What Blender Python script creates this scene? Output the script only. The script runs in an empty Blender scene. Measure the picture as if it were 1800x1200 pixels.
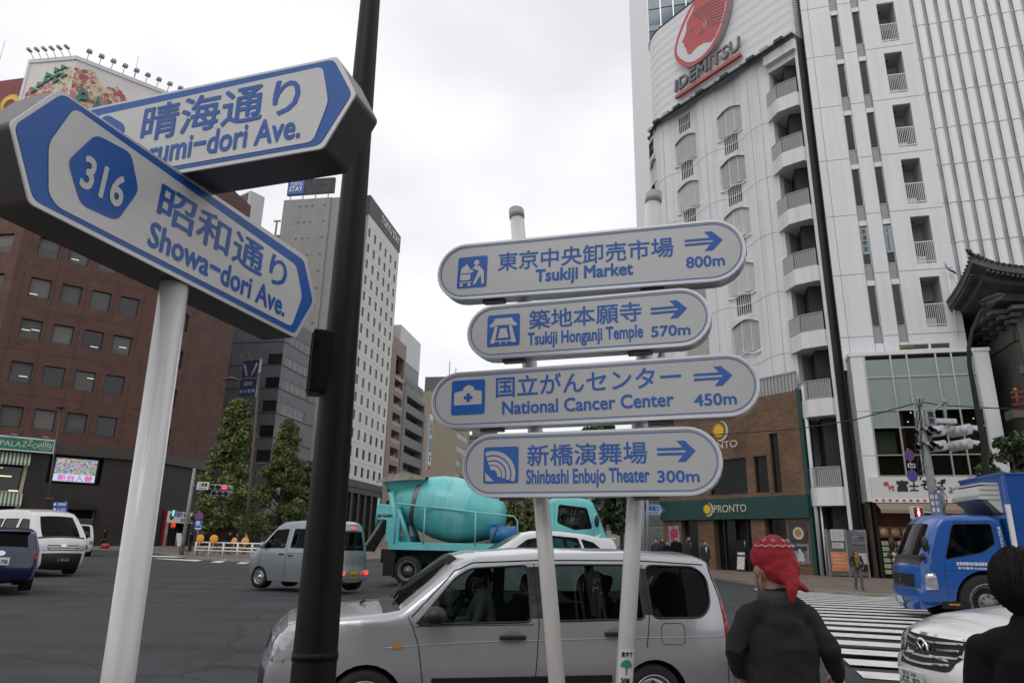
import bpy, bmesh, math, random
from mathutils import Vector, Matrix, noise
from mathutils.bvhtree import BVHTree
from mathutils.geometry import delaunay_2d_cdt, tessellate_polygon
R = math.radians
sc = bpy.context.scene
col = sc.collection
# ------------------------------------------------------------------ camera
PITCH, ROLL, EYE, FPX = R(16.4), R(1.2), 1.6, 1200.0
CROT = Matrix.Rotation(math.pi/2 + PITCH, 3, 'X') @ Matrix.Rotation(ROLL, 3, 'Z')
cam = bpy.data.objects.new('camera', bpy.data.cameras.new('camera'))
col.objects.link(cam)
cam.location = (0, 0, EYE)
cam.rotation_euler = CROT.to_euler()
cam.data.sensor_width = 36.0
cam.data.lens = 36.0*FPX/1800.0
cam.data.clip_start = 0.05
cam.data.clip_end = 3000
sc.camera = cam
# ------------------------------------------------------------------ overcast sky, weak veiled sun, exposure
SUN_EL, SUN_AZ = R(52), R(205)       # azimuth measured from +Y towards +X: behind the camera, a little to the left
w = bpy.data.worlds.new('World'); sc.world = w; w.use_nodes = True
nt = w.node_tree; nt.nodes.clear()
def nn(t, **k):
    n = nt.nodes.new(t)
    for a, b in k.items(): setattr(n, a, b)
    return n
out = nn('ShaderNodeOutputWorld')
sky = nn('ShaderNodeTexSky', sky_type='NISHITA', sun_disc=False, sun_elevation=SUN_EL, sun_rotation=SUN_AZ, dust_density=3.0)
bgs = nn('ShaderNodeBackground'); bgs.inputs[1].default_value = 0.05
nt.links.new(sky.outputs[0], bgs.inputs[0])
tc = nn('ShaderNodeTexCoord')
mp = nn('ShaderNodeMapping'); mp.inputs['Scale'].default_value = (1.0, 1.0, 1.9); mp.inputs['Location'].default_value = (.3, .1, .2)
nt.links.new(tc.outputs['Generated'], mp.inputs[0])
nz = nn('ShaderNodeTexNoise'); nz.inputs['Scale'].default_value = 2.1; nz.inputs['Detail'].default_value = 5; nz.inputs['Roughness'].default_value = .5
nt.links.new(mp.outputs[0], nz.inputs['Vector'])
rmp = nn('ShaderNodeValToRGB')
rmp.color_ramp.elements[0].position = .36; rmp.color_ramp.elements[0].color = (.8, .805, .84, 1)
rmp.color_ramp.elements[1].position = .6; rmp.color_ramp.elements[1].color = (1.0, 1.0, 1.02, 1)
nt.links.new(nz.outputs[0], rmp.inputs[0])
bgc = nn('ShaderNodeBackground'); bgc.inputs[1].default_value = 1.0
nt.links.new(rmp.outputs[0], bgc.inputs[0])
mx = nn('ShaderNodeMixShader'); mx.inputs[0].default_value = .92
nt.links.new(bgs.outputs[0], mx.inputs[1]); nt.links.new(bgc.outputs[0], mx.inputs[2])
nt.links.new(mx.outputs[0], out.inputs[0])
sun = bpy.data.objects.new('sun', bpy.data.lights.new('sun', 'SUN'))
col.objects.link(sun)
sun.data.energy = 0.5; sun.data.angle = R(25); sun.data.color = (1, .96, .91)
sun.rotation_euler = Vector((math.sin(SUN_AZ)*math.cos(SUN_EL), math.cos(SUN_AZ)*math.cos(SUN_EL), math.sin(SUN_EL))).to_track_quat('Z', 'Y').to_euler()
vs = sc.view_settings
vs.view_transform = 'Standard'; vs.look = 'None'; vs.gamma = 1.0; vs.exposure = 0.12; vs.use_curve_mapping = False
sc.cycles.max_bounces = 6; sc.cycles.transparent_max_bounces = 24; sc.cycles.glossy_bounces = 3
rnd = random.Random(7)

# ------------------------------------------------------------------ pixel -> world helpers (photograph pixels, 1800 x 1200)
EYEV = Vector((0, 0, EYE))
def ray(px, py): return CROT @ Vector(((px-900)/FPX, (600-py)/FPX, -1.0))
def at(px, py, Y):
    d = ray(px, py); return EYEV + d*(Y/d.y)
def onz(px, py, z):
    d = ray(px, py); return EYEV + d*((z-EYE)/d.z)
def azdir(az): return Vector((math.sin(R(az)), math.cos(R(az)), 0))
def frame(p0, az, tilt=0, z=0):
    """local X runs along azimuth az, local Y away to the left of it, Z up"""
    return Matrix.Translation((p0[0], p0[1], z)) @ Matrix.Rotation(R(90-az), 4, 'Z') @ Matrix.Rotation(R(-tilt), 4, 'Y')
def loc_on(M, px, py, v=0.0):
    """pixel -> local (x, z) on the local plane y = v of frame M"""
    Mi = M.inverted(); o = Mi @ EYEV; d = Mi.to_3x3() @ ray(px, py)
    q = o + d*((v-o.y)/d.y); return q.x, q.z

# ------------------------------------------------------------------ materials
MATS = {}
def mat(name, c=(.5, .5, .5), rough=.6, metal=0., var=0., vs=3., vdet=4., bump=0., bs=20., coat=0., spec=.5, stretch=(1, 1, 1), emit=None, es=1., rand=0., dirt=0.):
    if name in MATS: return MATS[name]
    m = bpy.data.materials.new(name); m.use_nodes = True
    t = m.node_tree; b = t.nodes['Principled BSDF']
    b.inputs['Base Color'].default_value = (*c, 1); b.inputs['Roughness'].default_value = rough
    b.inputs['Metallic'].default_value = metal; b.inputs['Specular IOR Level'].default_value = spec
    b.inputs['Coat Weight'].default_value = coat; b.inputs['Coat Roughness'].default_value = .05
    if emit:
        b.inputs['Emission Color'].default_value = (*emit, 1); b.inputs['Emission Strength'].default_value = es
    if var or bump or rand or dirt:
        tcn = t.nodes.new('ShaderNodeTexCoord'); mpn = t.nodes.new('ShaderNodeMapping'); mpn.inputs['Scale'].default_value = stretch
        t.links.new(tcn.outputs['Object'], mpn.inputs[0])
    src = None
    if var:
        n = t.nodes.new('ShaderNodeTexNoise'); n.inputs['Scale'].default_value = vs; n.inputs['Detail'].default_value = vdet; n.inputs['Roughness'].default_value = .65
        t.links.new(mpn.outputs[0], n.inputs['Vector'])
        r = t.nodes.new('ShaderNodeMapRange'); r.inputs[1].default_value = .3; r.inputs[2].default_value = .7
        r.inputs[3].default_value = 1-var; r.inputs[4].default_value = 1+var
        t.links.new(n.outputs[0], r.inputs[0]); src = r.outputs[0]
    if rand:
        oi = t.nodes.new('ShaderNodeObjectInfo'); r = t.nodes.new('ShaderNodeMapRange'); r.inputs[3].default_value = 1-rand; r.inputs[4].default_value = 1+rand
        t.links.new(oi.outputs['Random'], r.inputs[0])
        if src is None: src = r.outputs[0]
        else:
            mm = t.nodes.new('ShaderNodeMath'); mm.operation = 'MULTIPLY'; t.links.new(src, mm.inputs[0]); t.links.new(r.outputs[0], mm.inputs[1]); src = mm.outputs[0]
    if dirt:   # vertical rain streaks, a stain pattern of the wall itself
        n = t.nodes.new('ShaderNodeTexNoise'); n.inputs['Scale'].default_value = 1.0; n.inputs['Detail'].default_value = 6
        m2 = t.nodes.new('ShaderNodeMapping'); m2.inputs['Scale'].default_value = (2.6, 2.6, .12); t.links.new(tcn.outputs['Object'], m2.inputs[0]); t.links.new(m2.outputs[0], n.inputs['Vector'])
        r = t.nodes.new('ShaderNodeMapRange'); r.inputs[1].default_value = .45; r.inputs[2].default_value = .75; r.inputs[3].default_value = 1; r.inputs[4].default_value = 1-dirt
        t.links.new(n.outputs[0], r.inputs[0])
        if src is None: src = r.outputs[0]
        else:
            mm = t.nodes.new('ShaderNodeMath'); mm.operation = 'MULTIPLY'; t.links.new(src, mm.inputs[0]); t.links.new(r.outputs[0], mm.inputs[1]); src = mm.outputs[0]
    if src is not None:
        v = t.nodes.new('ShaderNodeVectorMath'); v.operation = 'SCALE'; v.inputs[0].default_value = c; t.links.new(src, v.inputs['Scale'])
        t.links.new(v.outputs[0], b.inputs['Base Color'])
    if bump:
        n = t.nodes.new('ShaderNodeTexNoise'); n.inputs['Scale'].default_value = bs; n.inputs['Detail'].default_value = 4; t.links.new(mpn.outputs[0], n.inputs['Vector'])
        bn = t.nodes.new('ShaderNodeBump'); bn.inputs['Strength'].default_value = bump; bn.inputs['Distance'].default_value = .02
        t.links.new(n.outputs[0], bn.inputs['Height']); t.links.new(bn.outputs[0], b.inputs['Normal'])
    MATS[name] = m; return m
def brick(name, c1, c2, mortar, bw, bh, ms=.01, rough=.85, axes='XZ', bump=.3, var=.15):
    """brick or tile courses in metres, laid on the local XZ plane"""
    if name in MATS: return MATS[name]
    m = mat(name, c1, rough)
    t = m.node_tree; b = t.nodes['Principled BSDF']
    tcn = t.nodes.new('ShaderNodeTexCoord'); sp = t.nodes.new('ShaderNodeSeparateXYZ'); cb = t.nodes.new('ShaderNodeCombineXYZ')
    t.links.new(tcn.outputs['Object'], sp.inputs[0])
    ad = t.nodes.new('ShaderNodeMath'); ad.operation = 'ADD'
    t.links.new(sp.outputs['X'], ad.inputs[0]); t.links.new(sp.outputs['Y'], ad.inputs[1])
    t.links.new(ad.outputs[0], cb.inputs[0]); t.links.new(sp.outputs['Z'], cb.inputs[1])
    br = t.nodes.new('ShaderNodeTexBrick'); br.inputs['Scale'].default_value = 1
    br.inputs['Color1'].default_value = (*c1, 1); br.inputs['Color2'].default_value = (*c2, 1); br.inputs['Mortar'].default_value = (*mortar, 1)
    br.inputs['Brick Width'].default_value = bw; br.inputs['Row Height'].default_value = bh; br.inputs['Mortar Size'].default_value = ms
    t.links.new(cb.outputs[0], br.inputs['Vector'])
    n = t.nodes.new('ShaderNodeTexNoise'); n.inputs['Scale'].default_value = .8; n.inputs['Detail'].default_value = 6; t.links.new(tcn.outputs['Object'], n.inputs['Vector'])
    r = t.nodes.new('ShaderNodeMapRange'); r.inputs[1].default_value = .3; r.inputs[2].default_value = .7; r.inputs[3].default_value = 1-var; r.inputs[4].default_value = 1+var; t.links.new(n.outputs[0], r.inputs[0])
    v = t.nodes.new('ShaderNodeVectorMath'); v.operation = 'SCALE'; t.links.new(br.outputs['Color'], v.inputs[0]); t.links.new(r.outputs[0], v.inputs['Scale'])
    t.links.new(v.outputs[0], b.inputs['Base Color'])
    bn = t.nodes.new('ShaderNodeBump'); bn.inputs['Strength'].default_value = bump; bn.inputs['Distance'].default_value = .01; bn.invert = True
    t.links.new(br.outputs['Fac'], bn.inputs['Height']); t.links.new(bn.outputs[0], b.inputs['Normal'])
    return m
def thin_glass(name, tint, rough=.02):
    if name in MATS: return MATS[name]
    m = bpy.data.materials.new(name); m.use_nodes = True; t = m.node_tree; t.nodes.clear()
    o = t.nodes.new('ShaderNodeOutputMaterial'); a = t.nodes.new('ShaderNodeBsdfTransparent'); a.inputs[0].default_value = (*tint, 1)
    g = t.nodes.new('ShaderNodeBsdfGlossy'); g.inputs['Roughness'].default_value = rough
    f = t.nodes.new('ShaderNodeLayerWeight'); f.inputs[0].default_value = .18
    x = t.nodes.new('ShaderNodeMixShader'); t.links.new(f.outputs['Fresnel'], x.inputs[0]); t.links.new(a.outputs[0], x.inputs[1]); t.links.new(g.outputs[0], x.inputs[2]); t.links.new(x.outputs[0], o.inputs[0])
    MATS[name] = m; return m
def car_paint(name, c, metal=.0, rough=.32): 
    m = mat(name, c, rough, metal, var=.05, vs=2.5, coat=.8, dirt=.06); return m

BLACK = mat('black plastic', (.012, .012, .013), .45, var=.2, vs=9)
RUBBER = mat('tyre rubber', (.018, .018, .018), .85, var=.25, vs=12)
CHROME = mat('chrome', (.7, .7, .72), .12, 1.)
STEEL = mat('galvanised steel', (.33, .34, .35), .45, .6, var=.2, vs=6)
ALU = mat('brushed aluminium', (.55, .56, .58), .32, .85, var=.08, vs=40, stretch=(.06, 1, 1), bump=.04, bs=60)
WHITE = mat('white paint', (.72, .72, .72), .5, var=.06, vs=2)
DARKGLASS = mat('dark window glass', (.015, .018, .02), .04, spec=.6, var=.3, vs=.35, rand=.5)
GREYGLASS = mat('window glass with blinds', (.045, .046, .045), .07, spec=.6, var=.2, vs=.5, rand=.6)
CARGLASS = thin_glass('car glass', (.33, .39, .38))
DARKTINT = thin_glass('tinted car glass', (.18, .2, .2))

# ------------------------------------------------------------------ mesh building
class MB:
    def __init__(s): s.v = []; s.f = []; s.m = []; s.sm = []
    def add(s, vs, fs, m=0, smooth=False, M=None):
        o = len(s.v)
        s.v += [tuple(M @ Vector(p)) for p in vs] if M else [tuple(p) for p in vs]
        for f in fs: s.f.append([i+o for i in f]); s.m.append(m); s.sm.append(smooth)
        return s
    def box(s, x0, x1, y0, y1, z0, z1, m=0, M=None, bev=0):
        if bev:
            b = min(bev, (x1-x0)/2.01, (y1-y0)/2.01, (z1-z0)/2.01); bm = bmesh.new(); bmesh.ops.create_cube(bm, size=1)
            for v in bm.verts: v.co = Vector(((x0+x1)/2+v.co.x*(x1-x0), (y0+y1)/2+v.co.y*(y1-y0), (z0+z1)/2+v.co.z*(z1-z0)))
            bmesh.ops.bevel(bm, geom=bm.edges[:], offset=b, segments=2, affect='EDGES', profile=.5)
            bm.verts.index_update(); r = s.add([v.co for v in bm.verts], [[v.index for v in f.verts] for f in bm.faces], m, False, M); bm.free(); return r
        return s.add([(x0,y0,z0),(x1,y0,z0),(x1,y1,z0),(x0,y1,z0),(x0,y0,z1),(x1,y0,z1),(x1,y1,z1),(x0,y1,z1)],
                     [(0,3,2,1),(4,5,6,7),(0,1,5,4),(1,2,6,5),(2,3,7,6),(3,0,4,7)], m, False, M)
    def tube(s, path, r, n=10, m=0, caps=True, round_=False, M=None, flat=1.0):
        """tube along points; r a number or one radius per point; round_ adds domed ends"""
        P = [Vector(p) for p in path]; rs = list(r) if hasattr(r, '__len__') else [r]*len(P)
        if round_:
            d0 = (P[0]-P[1]).normalized(); d1 = (P[-1]-P[-2]).normalized(); r0, r1 = rs[0], rs[-1]
            A = [(P[0]+d0*r0*k, r0*math.sqrt(max(0.0, 1-k*k))+1e-4) for k in (.98, .8, .45)]; B = [(P[-1]+d1*r1*k, r1*math.sqrt(max(0.0, 1-k*k))+1e-4) for k in (.45, .8, .98)]
            P = [a[0] for a in A]+P+[b[0] for b in B]; rs = [a[1] for a in A]+rs+[b[1] for b in B]
        vs = []; up = None
        for i, p in enumerate(P):
            t = (P[min(i+1, len(P)-1)]-P[max(i-1, 0)]).normalized()
            if up is None:
                a = Vector((0, 0, 1)) if abs(t.z) < .9 else Vector((1, 0, 0)); up = t.cross(a).normalized()
            else: up = (up - t*up.dot(t)).normalized()
            b = t.cross(up)
            for k in range(n):
                a = 2*math.pi*k/n; vs.append(p + up*(math.cos(a)*rs[i]) + b*(math.sin(a)*rs[i]*flat))
        fs = [(i*n+k, i*n+(k+1) % n, (i+1)*n+(k+1) % n, (i+1)*n+k) for i in range(len(P)-1) for k in range(n)]
        s.add(vs, fs, m, True, M)
        if caps: 
            o = len(s.v)-len(vs)
            s.f.append([o+k for k in reversed(range(n))]); s.m.append(m); s.sm.append(False)
            s.f.append([o+(len(P)-1)*n+k for k in range(n)]); s.m.append(m); s.sm.append(False)
        return s
    def ball(s, c, r, n=12, m=0, M=None):
        r = r if hasattr(r, '__len__') else (r, r, r); k = n//2+1; vs = []; fs = []
        for i in range(k+1):
            a = math.pi*i/k
            for j in range(n):
                b = 2*math.pi*j/n; vs.append((c[0]+r[0]*math.sin(a)*math.cos(b), c[1]+r[1]*math.sin(a)*math.sin(b), c[2]+r[2]*math.cos(a)))
        for i in range(k):
            for j in range(n): fs.append((i*n+j, (i+1)*n+j, (i+1)*n+(j+1) % n, i*n+(j+1) % n))
        return s.add(vs, fs, m, True, M)
    def lathe(s, prof, n=24, m=0, M=None, axis='Z', smooth=True):
        """profile of (radius, height) turned round an axis"""
        vs = []
        for r_, h in prof:
            for k in range(n):
                a = 2*math.pi*k/n; x, y = r_*math.cos(a), r_*math.sin(a)
                vs.append((x, y, h) if axis == 'Z' else ((x, h, y) if axis == 'Y' else (h, x, y)))
        fs = [(i*n+k, i*n+(k+1) % n, (i+1)*n+(k+1) % n, (i+1)*n+k) for i in range(len(prof)-1) for k in range(n)]
        return s.add(vs, fs, m, smooth, M)
    def prism(s, poly, y0, y1, m=0, M=None, front=True, back=True, side_m=None):
        """polygon in local XZ extruded from y0 to y1"""
        n = len(poly); a = [(p[0], y0, p[1]) for p in poly]; b = [(p[0], y1, p[1]) for p in poly]
        s.add(a+b, [(i, (i+1) % n, n+(i+1) % n, n+i) for i in range(n)], m if side_m is None else side_m, False, M)
        tri = tessellate_polygon([[Vector((p[0], p[1], 0)) for p in poly]])
        fs = []
        if front: fs += [tuple(t) for t in tri]
        if back: fs += [tuple(n+i for i in reversed(t)) for t in tri]
        return s.add(a+b, fs, m, False, M)
    def sheet(s, poly, y, m=0, M=None):
        tri = tessellate_polygon([[Vector((p[0], p[1], 0)) for p in poly]])
        return s.add([(p[0], y, p[1]) for p in poly], [tuple(t) for t in tri], m, False, M)
    def build(s, name, mats, parent=None, M=None, label=None, recalc=True):
        me = bpy.data.meshes.new(name); me.from_pydata(s.v, [], s.f)
        for m in (mats if isinstance(mats, (list, tuple)) else [mats]): me.materials.append(m)
        me.polygons.foreach_set('material_index', s.m); me.polygons.foreach_set('use_smooth', s.sm)
        if recalc:
            bm = bmesh.new(); bm.from_mesh(me); bmesh.ops.recalc_face_normals(bm, faces=bm.faces[:]); bm.to_mesh(me); bm.free()
        me.update()
        o = bpy.data.objects.new(name, me); col.objects.link(o)
        if parent: o.parent = parent
        if M is not None: o.matrix_local = M
        if label: o['label'] = label
        return o
def thing(name, label, cat, M=None, group=None):
    o = bpy.data.objects.new(name, None); o.empty_display_size = .2; col.objects.link(o)
    if M is not None: o.matrix_world = M
    o['label'] = label; o['category'] = cat
    if group: o['group'] = group
    return o
def tag(o, label, cat, group=None):
    o['label'] = label; o['category'] = cat
    if group: o['group'] = group
    return o
def struct(o): o['kind'] = 'structure'; return o
def copy_tree(o, parent=None):
    c = o.copy(); col.objects.link(c)
    if parent: c.parent = parent
    for ch in [x for x in col.objects if x.parent == o]: copy_tree(ch, c)
    return c
def reuse(o, name, parent, M):
    c = bpy.data.objects.new(name, o.data); col.objects.link(c); c.parent = parent; c.matrix_local = M; return c

_txt = {}
def text_mesh(s, bold=.0):
    """glyph outlines as triangles in the XY plane; Blender's own font, CJK from its fallback"""
    k = (s, bold)
    if k not in _txt:
        cu = bpy.data.curves.new('t', 'FONT'); cu.body = s; cu.size = 1; cu.offset = bold; cu.resolution_u = 3
        ob = bpy.data.objects.new('t', cu); col.objects.link(ob)
        dg = bpy.context.evaluated_depsgraph_get(); me = ob.evaluated_get(dg).to_mesh()
        _txt[k] = ([tuple(v.co) for v in me.vertices], [tuple(p.vertices) for p in me.polygons])
        ob.evaluated_get(dg).to_mesh_clear(); bpy.data.objects.remove(ob); bpy.data.curves.remove(cu)
    return _txt[k]
def put_text(mb, s, x0, z0, x1, z1, y, m=0, bold=.015, M=None, shear=0., thick=0., fn=None):
    """text fitted to the box (x0,z0)-(x1,z1) on the local plane y"""
    if bold > 0 and fn is None:      # brush-weight for kanji: a few shifted copies, each a hair behind the last
        d = bold*abs(z1-z0)*(.9 if any(ord(c) > 0x2E80 for c in s) else .85)
        bold = 0; V0, _f = text_mesh(s, 0); ar = (x1-x0)/max(1e-6, max(v[0] for v in V0)-min(v[0] for v in V0))*(max(v[1] for v in V0)-min(v[1] for v in V0))/max(1e-6, abs(z1-z0)); ar = min(1, max(.35, ar)); d *= (1+ar)/2
        for i, (dx, dz) in enumerate(((d, 0), (-d, 0), (0, d), (0, -d), (d*.7, d*.7), (-d*.7, -d*.7), (d*.7, -d*.7), (-d*.7, d*.7), (0, 0))):
            put_text(mb, s, x0+dx*ar, z0+dz, x1+dx*ar, z1+dz, y-.00002*i*(1 if abs(z1-z0) < .2 else 20), m, 0, M, shear, thick if i == 8 else 0, fn)
        return
    V, F = text_mesh(s, bold)
    if not V: return
    ax, bx = min(v[0] for v in V), max(v[0] for v in V); az_, bz = min(v[1] for v in V), max(v[1] for v in V)
    sx, sz = (x1-x0)/(bx-ax), (z1-z0)/(bz-az_)
    pts = [(x0+(v[0]-ax)*sx + shear*(v[1]-az_)*sz, z0+(v[1]-az_)*sz) for v in V]
    if fn: mb.add([fn(p[0], p[1]) for p in pts], F, m, False, M); return
    mb.add([(p[0], y, p[1]) for p in pts], F, m, False, M)
    if thick:
        ec = {}
        for f in F:
            for i in range(len(f)): e = (f[i], f[(i+1) % len(f)]); ec[tuple(sorted(e))] = ec.get(tuple(sorted(e)), 0)+1
        n = len(pts)
        mb.add([(p[0], y, p[1]) for p in pts]+[(p[0], y+thick, p[1]) for p in pts], [(a, b, n+b, n+a) for (a, b), c in ec.items() if c == 1], m, False, M)
def pip(x, z, poly):
    c = False; j = len(poly)-1
    for i in range(len(poly)):
        xi, zi = poly[i][0], poly[i][1]; xj, zj = poly[j][0], poly[j][1]
        if (zi > z) != (zj > z) and x < (xj-xi)*(z-zi)/(zj-zi)+xi: c = not c
        j = i
    return c
def resample(poly, step, closed=True):
    o = []; n = len(poly)
    for i in range(n if closed else n-1):
        a, b = Vector(poly[i][:2]), Vector(poly[(i+1) % n][:2]); k = max(1, int((b-a).length/step+.5))
        for j in range(k): o.append(tuple(a.lerp(b, j/k)))
    if not closed: o.append(tuple(poly[-1][:2]))
    return o
def smooth_poly(poly, it=2):
    for _ in range(it):
        q = []; n = len(poly)
        for i in range(n):
            a, b = poly[i], poly[(i+1) % n]
            q += [(a[0]*.75+b[0]*.25, a[1]*.75+b[1]*.25), (a[0]*.25+b[0]*.75, a[1]*.25+b[1]*.75)]
        poly = q
    return poly
def round_poly(poly, r, n=4):
    """polygon with its corners rounded by r"""
    q = []; L = len(poly)
    for i in range(L):
        p = Vector(poly[i][:2]); a = Vector(poly[i-1][:2])-p; b = Vector(poly[(i+1) % L][:2])-p
        d = min(r, a.length*.45, b.length*.45); s = p+a.normalized()*d; e = p+b.normalized()*d
        for k in range(n+1):
            t = k/n; q.append(tuple(s*(1-t)**2+p*2*t*(1-t)+e*t*t))
    return q
def tri_fill(outline, holes=(), inner=()):
    """triangulate an outline with holes and inner points; returns 2D points and triangles"""
    pts = []; edges = []
    for lp in [outline]+list(holes):
        o = len(pts); pts += [Vector(p[:2]) for p in lp]; edges += [(o+i, o+(i+1) % len(lp)) for i in range(len(lp))]
    pts += [Vector(p[:2]) for p in inner]
    V, E_, F, *_ = delaunay_2d_cdt(pts, edges, [], 0, 1e-5)
    T = []
    for f in F:
        c = sum((V[i] for i in f), Vector((0, 0)))/len(f)
        if pip(c.x, c.y, outline) and not any(pip(c.x, c.y, h) for h in holes): T.append(tuple(f))
    return [tuple(v) for v in V], T
def stadium(L, H, n=14):
    """capsule outline centred on 0, overall length L, height H"""
    r = H/2; c = L/2-r
    return [(c+r*math.cos(a), r*math.sin(a)) for a in [(-.5+i/n)*math.pi for i in range(n+1)]] + [(-c+r*math.cos(a), r*math.sin(a)) for a in [(.5+i/n)*math.pi for i in range(n+1)]]
def ring(mb, outer, inner, y, m=0):
    n = len(outer); mb.add([(p[0], y, p[1]) for p in outer]+[(p[0], y, p[1]) for p in inner], [(i, (i+1) % n, n+(i+1) % n, n+i) for i in range(n)], m)
def facade(mb, x0, x1, z0, z1, holes, y=0., depth=.2, m=0, rm=None, yf=None):
    """wall sheet on the local XZ plane with rectangular openings and their reveals"""
    xs = sorted({x0, x1, *[h[0] for h in holes], *[h[1] for h in holes]}); zs = sorted({z0, z1, *[h[2] for h in holes], *[h[3] for h in holes]})
    for i in range(len(xs)-1):
        run = None
        for j in range(len(zs)-1):
            cx, cz = (xs[i]+xs[i+1])/2, (zs[j]+zs[j+1])/2
            if any(h[0] < cx < h[1] and h[2] < cz < h[3] for h in holes): continue
            mb.add([(xs[i], y, zs[j]), (xs[i+1], y, zs[j]), (xs[i+1], y, zs[j+1]), (xs[i], y, zs[j+1])], [(0, 1, 2, 3)], m)
    for a, b, c, d in holes:
        mb.add([(a, y, c), (b, y, c), (b, y, d), (a, y, d), (a, y+depth, c), (b, y+depth, c), (b, y+depth, d), (a, y+depth, d)], [(0, 1, 5, 4), (1, 2, 6, 5), (2, 3, 7, 6), (3, 0, 4, 7)], m if rm is None else rm)
BLIND = mat('window blind', (.13, .128, .12), .7, var=.12, vs=30, stretch=(.1, .1, 1), rand=.35)
_win = {}
def window(parent, x0, x1, z0, z1, y, fm, gm, nx=1, nz=1, fw=.05, fd=.06):
    """window frame with its pane one level below; repeats share mesh data"""
    wd, hg = round(x1-x0, 3), round(z1-z0, 3); k = (wd, hg, fm.name, gm.name, nx, nz, fw, fd)
    if k not in _win:
        f = MB()
        f.box(0, wd, 0, fd, 0, fw).box(0, wd, 0, fd, hg-fw, hg).box(0, fw, 0, fd, fw, hg-fw).box(wd-fw, wd, 0, fd, fw, hg-fw)
        for i in range(1, nx): f.box(wd*i/nx-fw*.4, wd*i/nx+fw*.4, 0.003, fd-.003, fw, hg-fw)
        for j in range(1, nz): f.box(fw, wd-fw, .006, fd-.006, hg*j/nz-fw*.4, hg*j/nz+fw*.4)
        fo = f.build('window', fm, parent, Matrix.Translation((x0, y, z0)))
        p = MB().box(fw*.7, wd-fw*.7, fd*.6, fd*.6+.012, fw*.7, hg-fw*.7).build('pane', gm, fo)
        _win[k] = (fo, p); return fo
    a, b = _win[k]; fo = reuse(a, 'window', parent, Matrix.Translation((x0, y, z0))); reuse(b, 'pane', fo, Matrix()); return fo
def foliage(mb, n, pts, spread, size, rg, mats=2, droop=.3):
    """n leaf faces scattered round clump centres pts"""
    for _ in range(n):
        c = rg.choice(pts); d = Vector((rg.gauss(0, 1), rg.gauss(0, 1), rg.gauss(0, 1))); d = d.normalized()*spread*rg.random()**.45
        p = Vector(c)+Vector((d.x, d.y, d.z*.75)); s = size*rg.uniform(.6, 1.35)
        a = Vector((rg.gauss(0, 1), rg.gauss(0, 1), rg.gauss(0, .6))).normalized(); b = a.cross(Vector((rg.gauss(0, 1), rg.gauss(0, 1), rg.gauss(0, 1)))).normalized()
        q = [p-a*s*.5, p+b*s*.32+a*s*.05, p+a*s*.55-Vector((0, 0, droop*s)), p-b*s*.32+a*s*.05]
        mb.add(q, [(0, 1, 2, 3)], rg.randrange(mats))
# ------------------------------------------------------------------ ground
def sst(a, b, t):
    t = min(1, max(0, (t-a)/(b-a))); return t*t*(3-2*t)
def zg(x, y):      # cambered road: low in the near gutter, about 0.2 m higher at its crown, falling again to the far right kerb
    return .2*sst(7, 15, y) - .12*sst(4, 12, x)*sst(19, 27, y)
ASPH = mat('asphalt', (.034, .0365, .04), .85, var=.3, vs=.9, vdet=12, bump=.4, bs=110)
def axis(a, b, fine0, fine1, f, c):
    v = []; x = a
    while x < b: v.append(x); x += f if fine0 <= x < fine1 else c
    v.append(b); return v
t = ASPH.node_tree; b_ = t.nodes['Principled BSDF']; lk = b_.inputs['Base Color'].links[0].from_socket
tcn = t.nodes.new('ShaderNodeTexCoord'); wn = t.nodes.new('ShaderNodeTexNoise'); wn.inputs['Scale'].default_value = .9; wn.inputs['Detail'].default_value = 6
va = t.nodes.new('ShaderNodeVectorMath'); va.operation = 'MULTIPLY_ADD'; va.inputs[1].default_value = (1.1, 1.1, 0); t.links.new(tcn.outputs['Object'], wn.inputs['Vector']); t.links.new(wn.outputs['Color'], va.inputs[0]); t.links.new(tcn.outputs['Object'], va.inputs[2])
vo = t.nodes.new('ShaderNodeTexVoronoi'); vo.feature = 'DISTANCE_TO_EDGE'; vo.inputs['Scale'].default_value = .16; t.links.new(va.outputs[0], vo.inputs['Vector'])
cr = t.nodes.new('ShaderNodeMapRange'); cr.inputs[1].default_value = .001; cr.inputs[2].default_value = .006; cr.inputs[3].default_value = .45; cr.inputs[4].default_value = 1; t.links.new(vo.outputs['Distance'], cr.inputs[0])
spk = t.nodes.new('ShaderNodeTexNoise'); spk.inputs['Scale'].default_value = 55; spk.inputs['Detail'].default_value = 2; t.links.new(tcn.outputs['Object'], spk.inputs['Vector'])
sr = t.nodes.new('ShaderNodeMapRange'); sr.inputs[1].default_value = .3; sr.inputs[2].default_value = .7; sr.inputs[3].default_value = .45; sr.inputs[4].default_value = 1.6; t.links.new(spk.outputs[0], sr.inputs[0])
stk = t.nodes.new('ShaderNodeTexNoise'); stk.inputs['Scale'].default_value = 1; stk.inputs['Detail'].default_value = 5; sm2 = t.nodes.new('ShaderNodeMapping'); sm2.inputs['Rotation'].default_value = (0, 0, R(15)); sm2.inputs['Scale'].default_value = (.05, .8, 1); t.links.new(tcn.outputs['Object'], sm2.inputs[0]); t.links.new(sm2.outputs[0], stk.inputs['Vector'])
tr_ = t.nodes.new('ShaderNodeMapRange'); tr_.inputs[1].default_value = .35; tr_.inputs[2].default_value = .65; tr_.inputs[3].default_value = .72; tr_.inputs[4].default_value = 1.2; t.links.new(stk.outputs[0], tr_.inputs[0])
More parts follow.
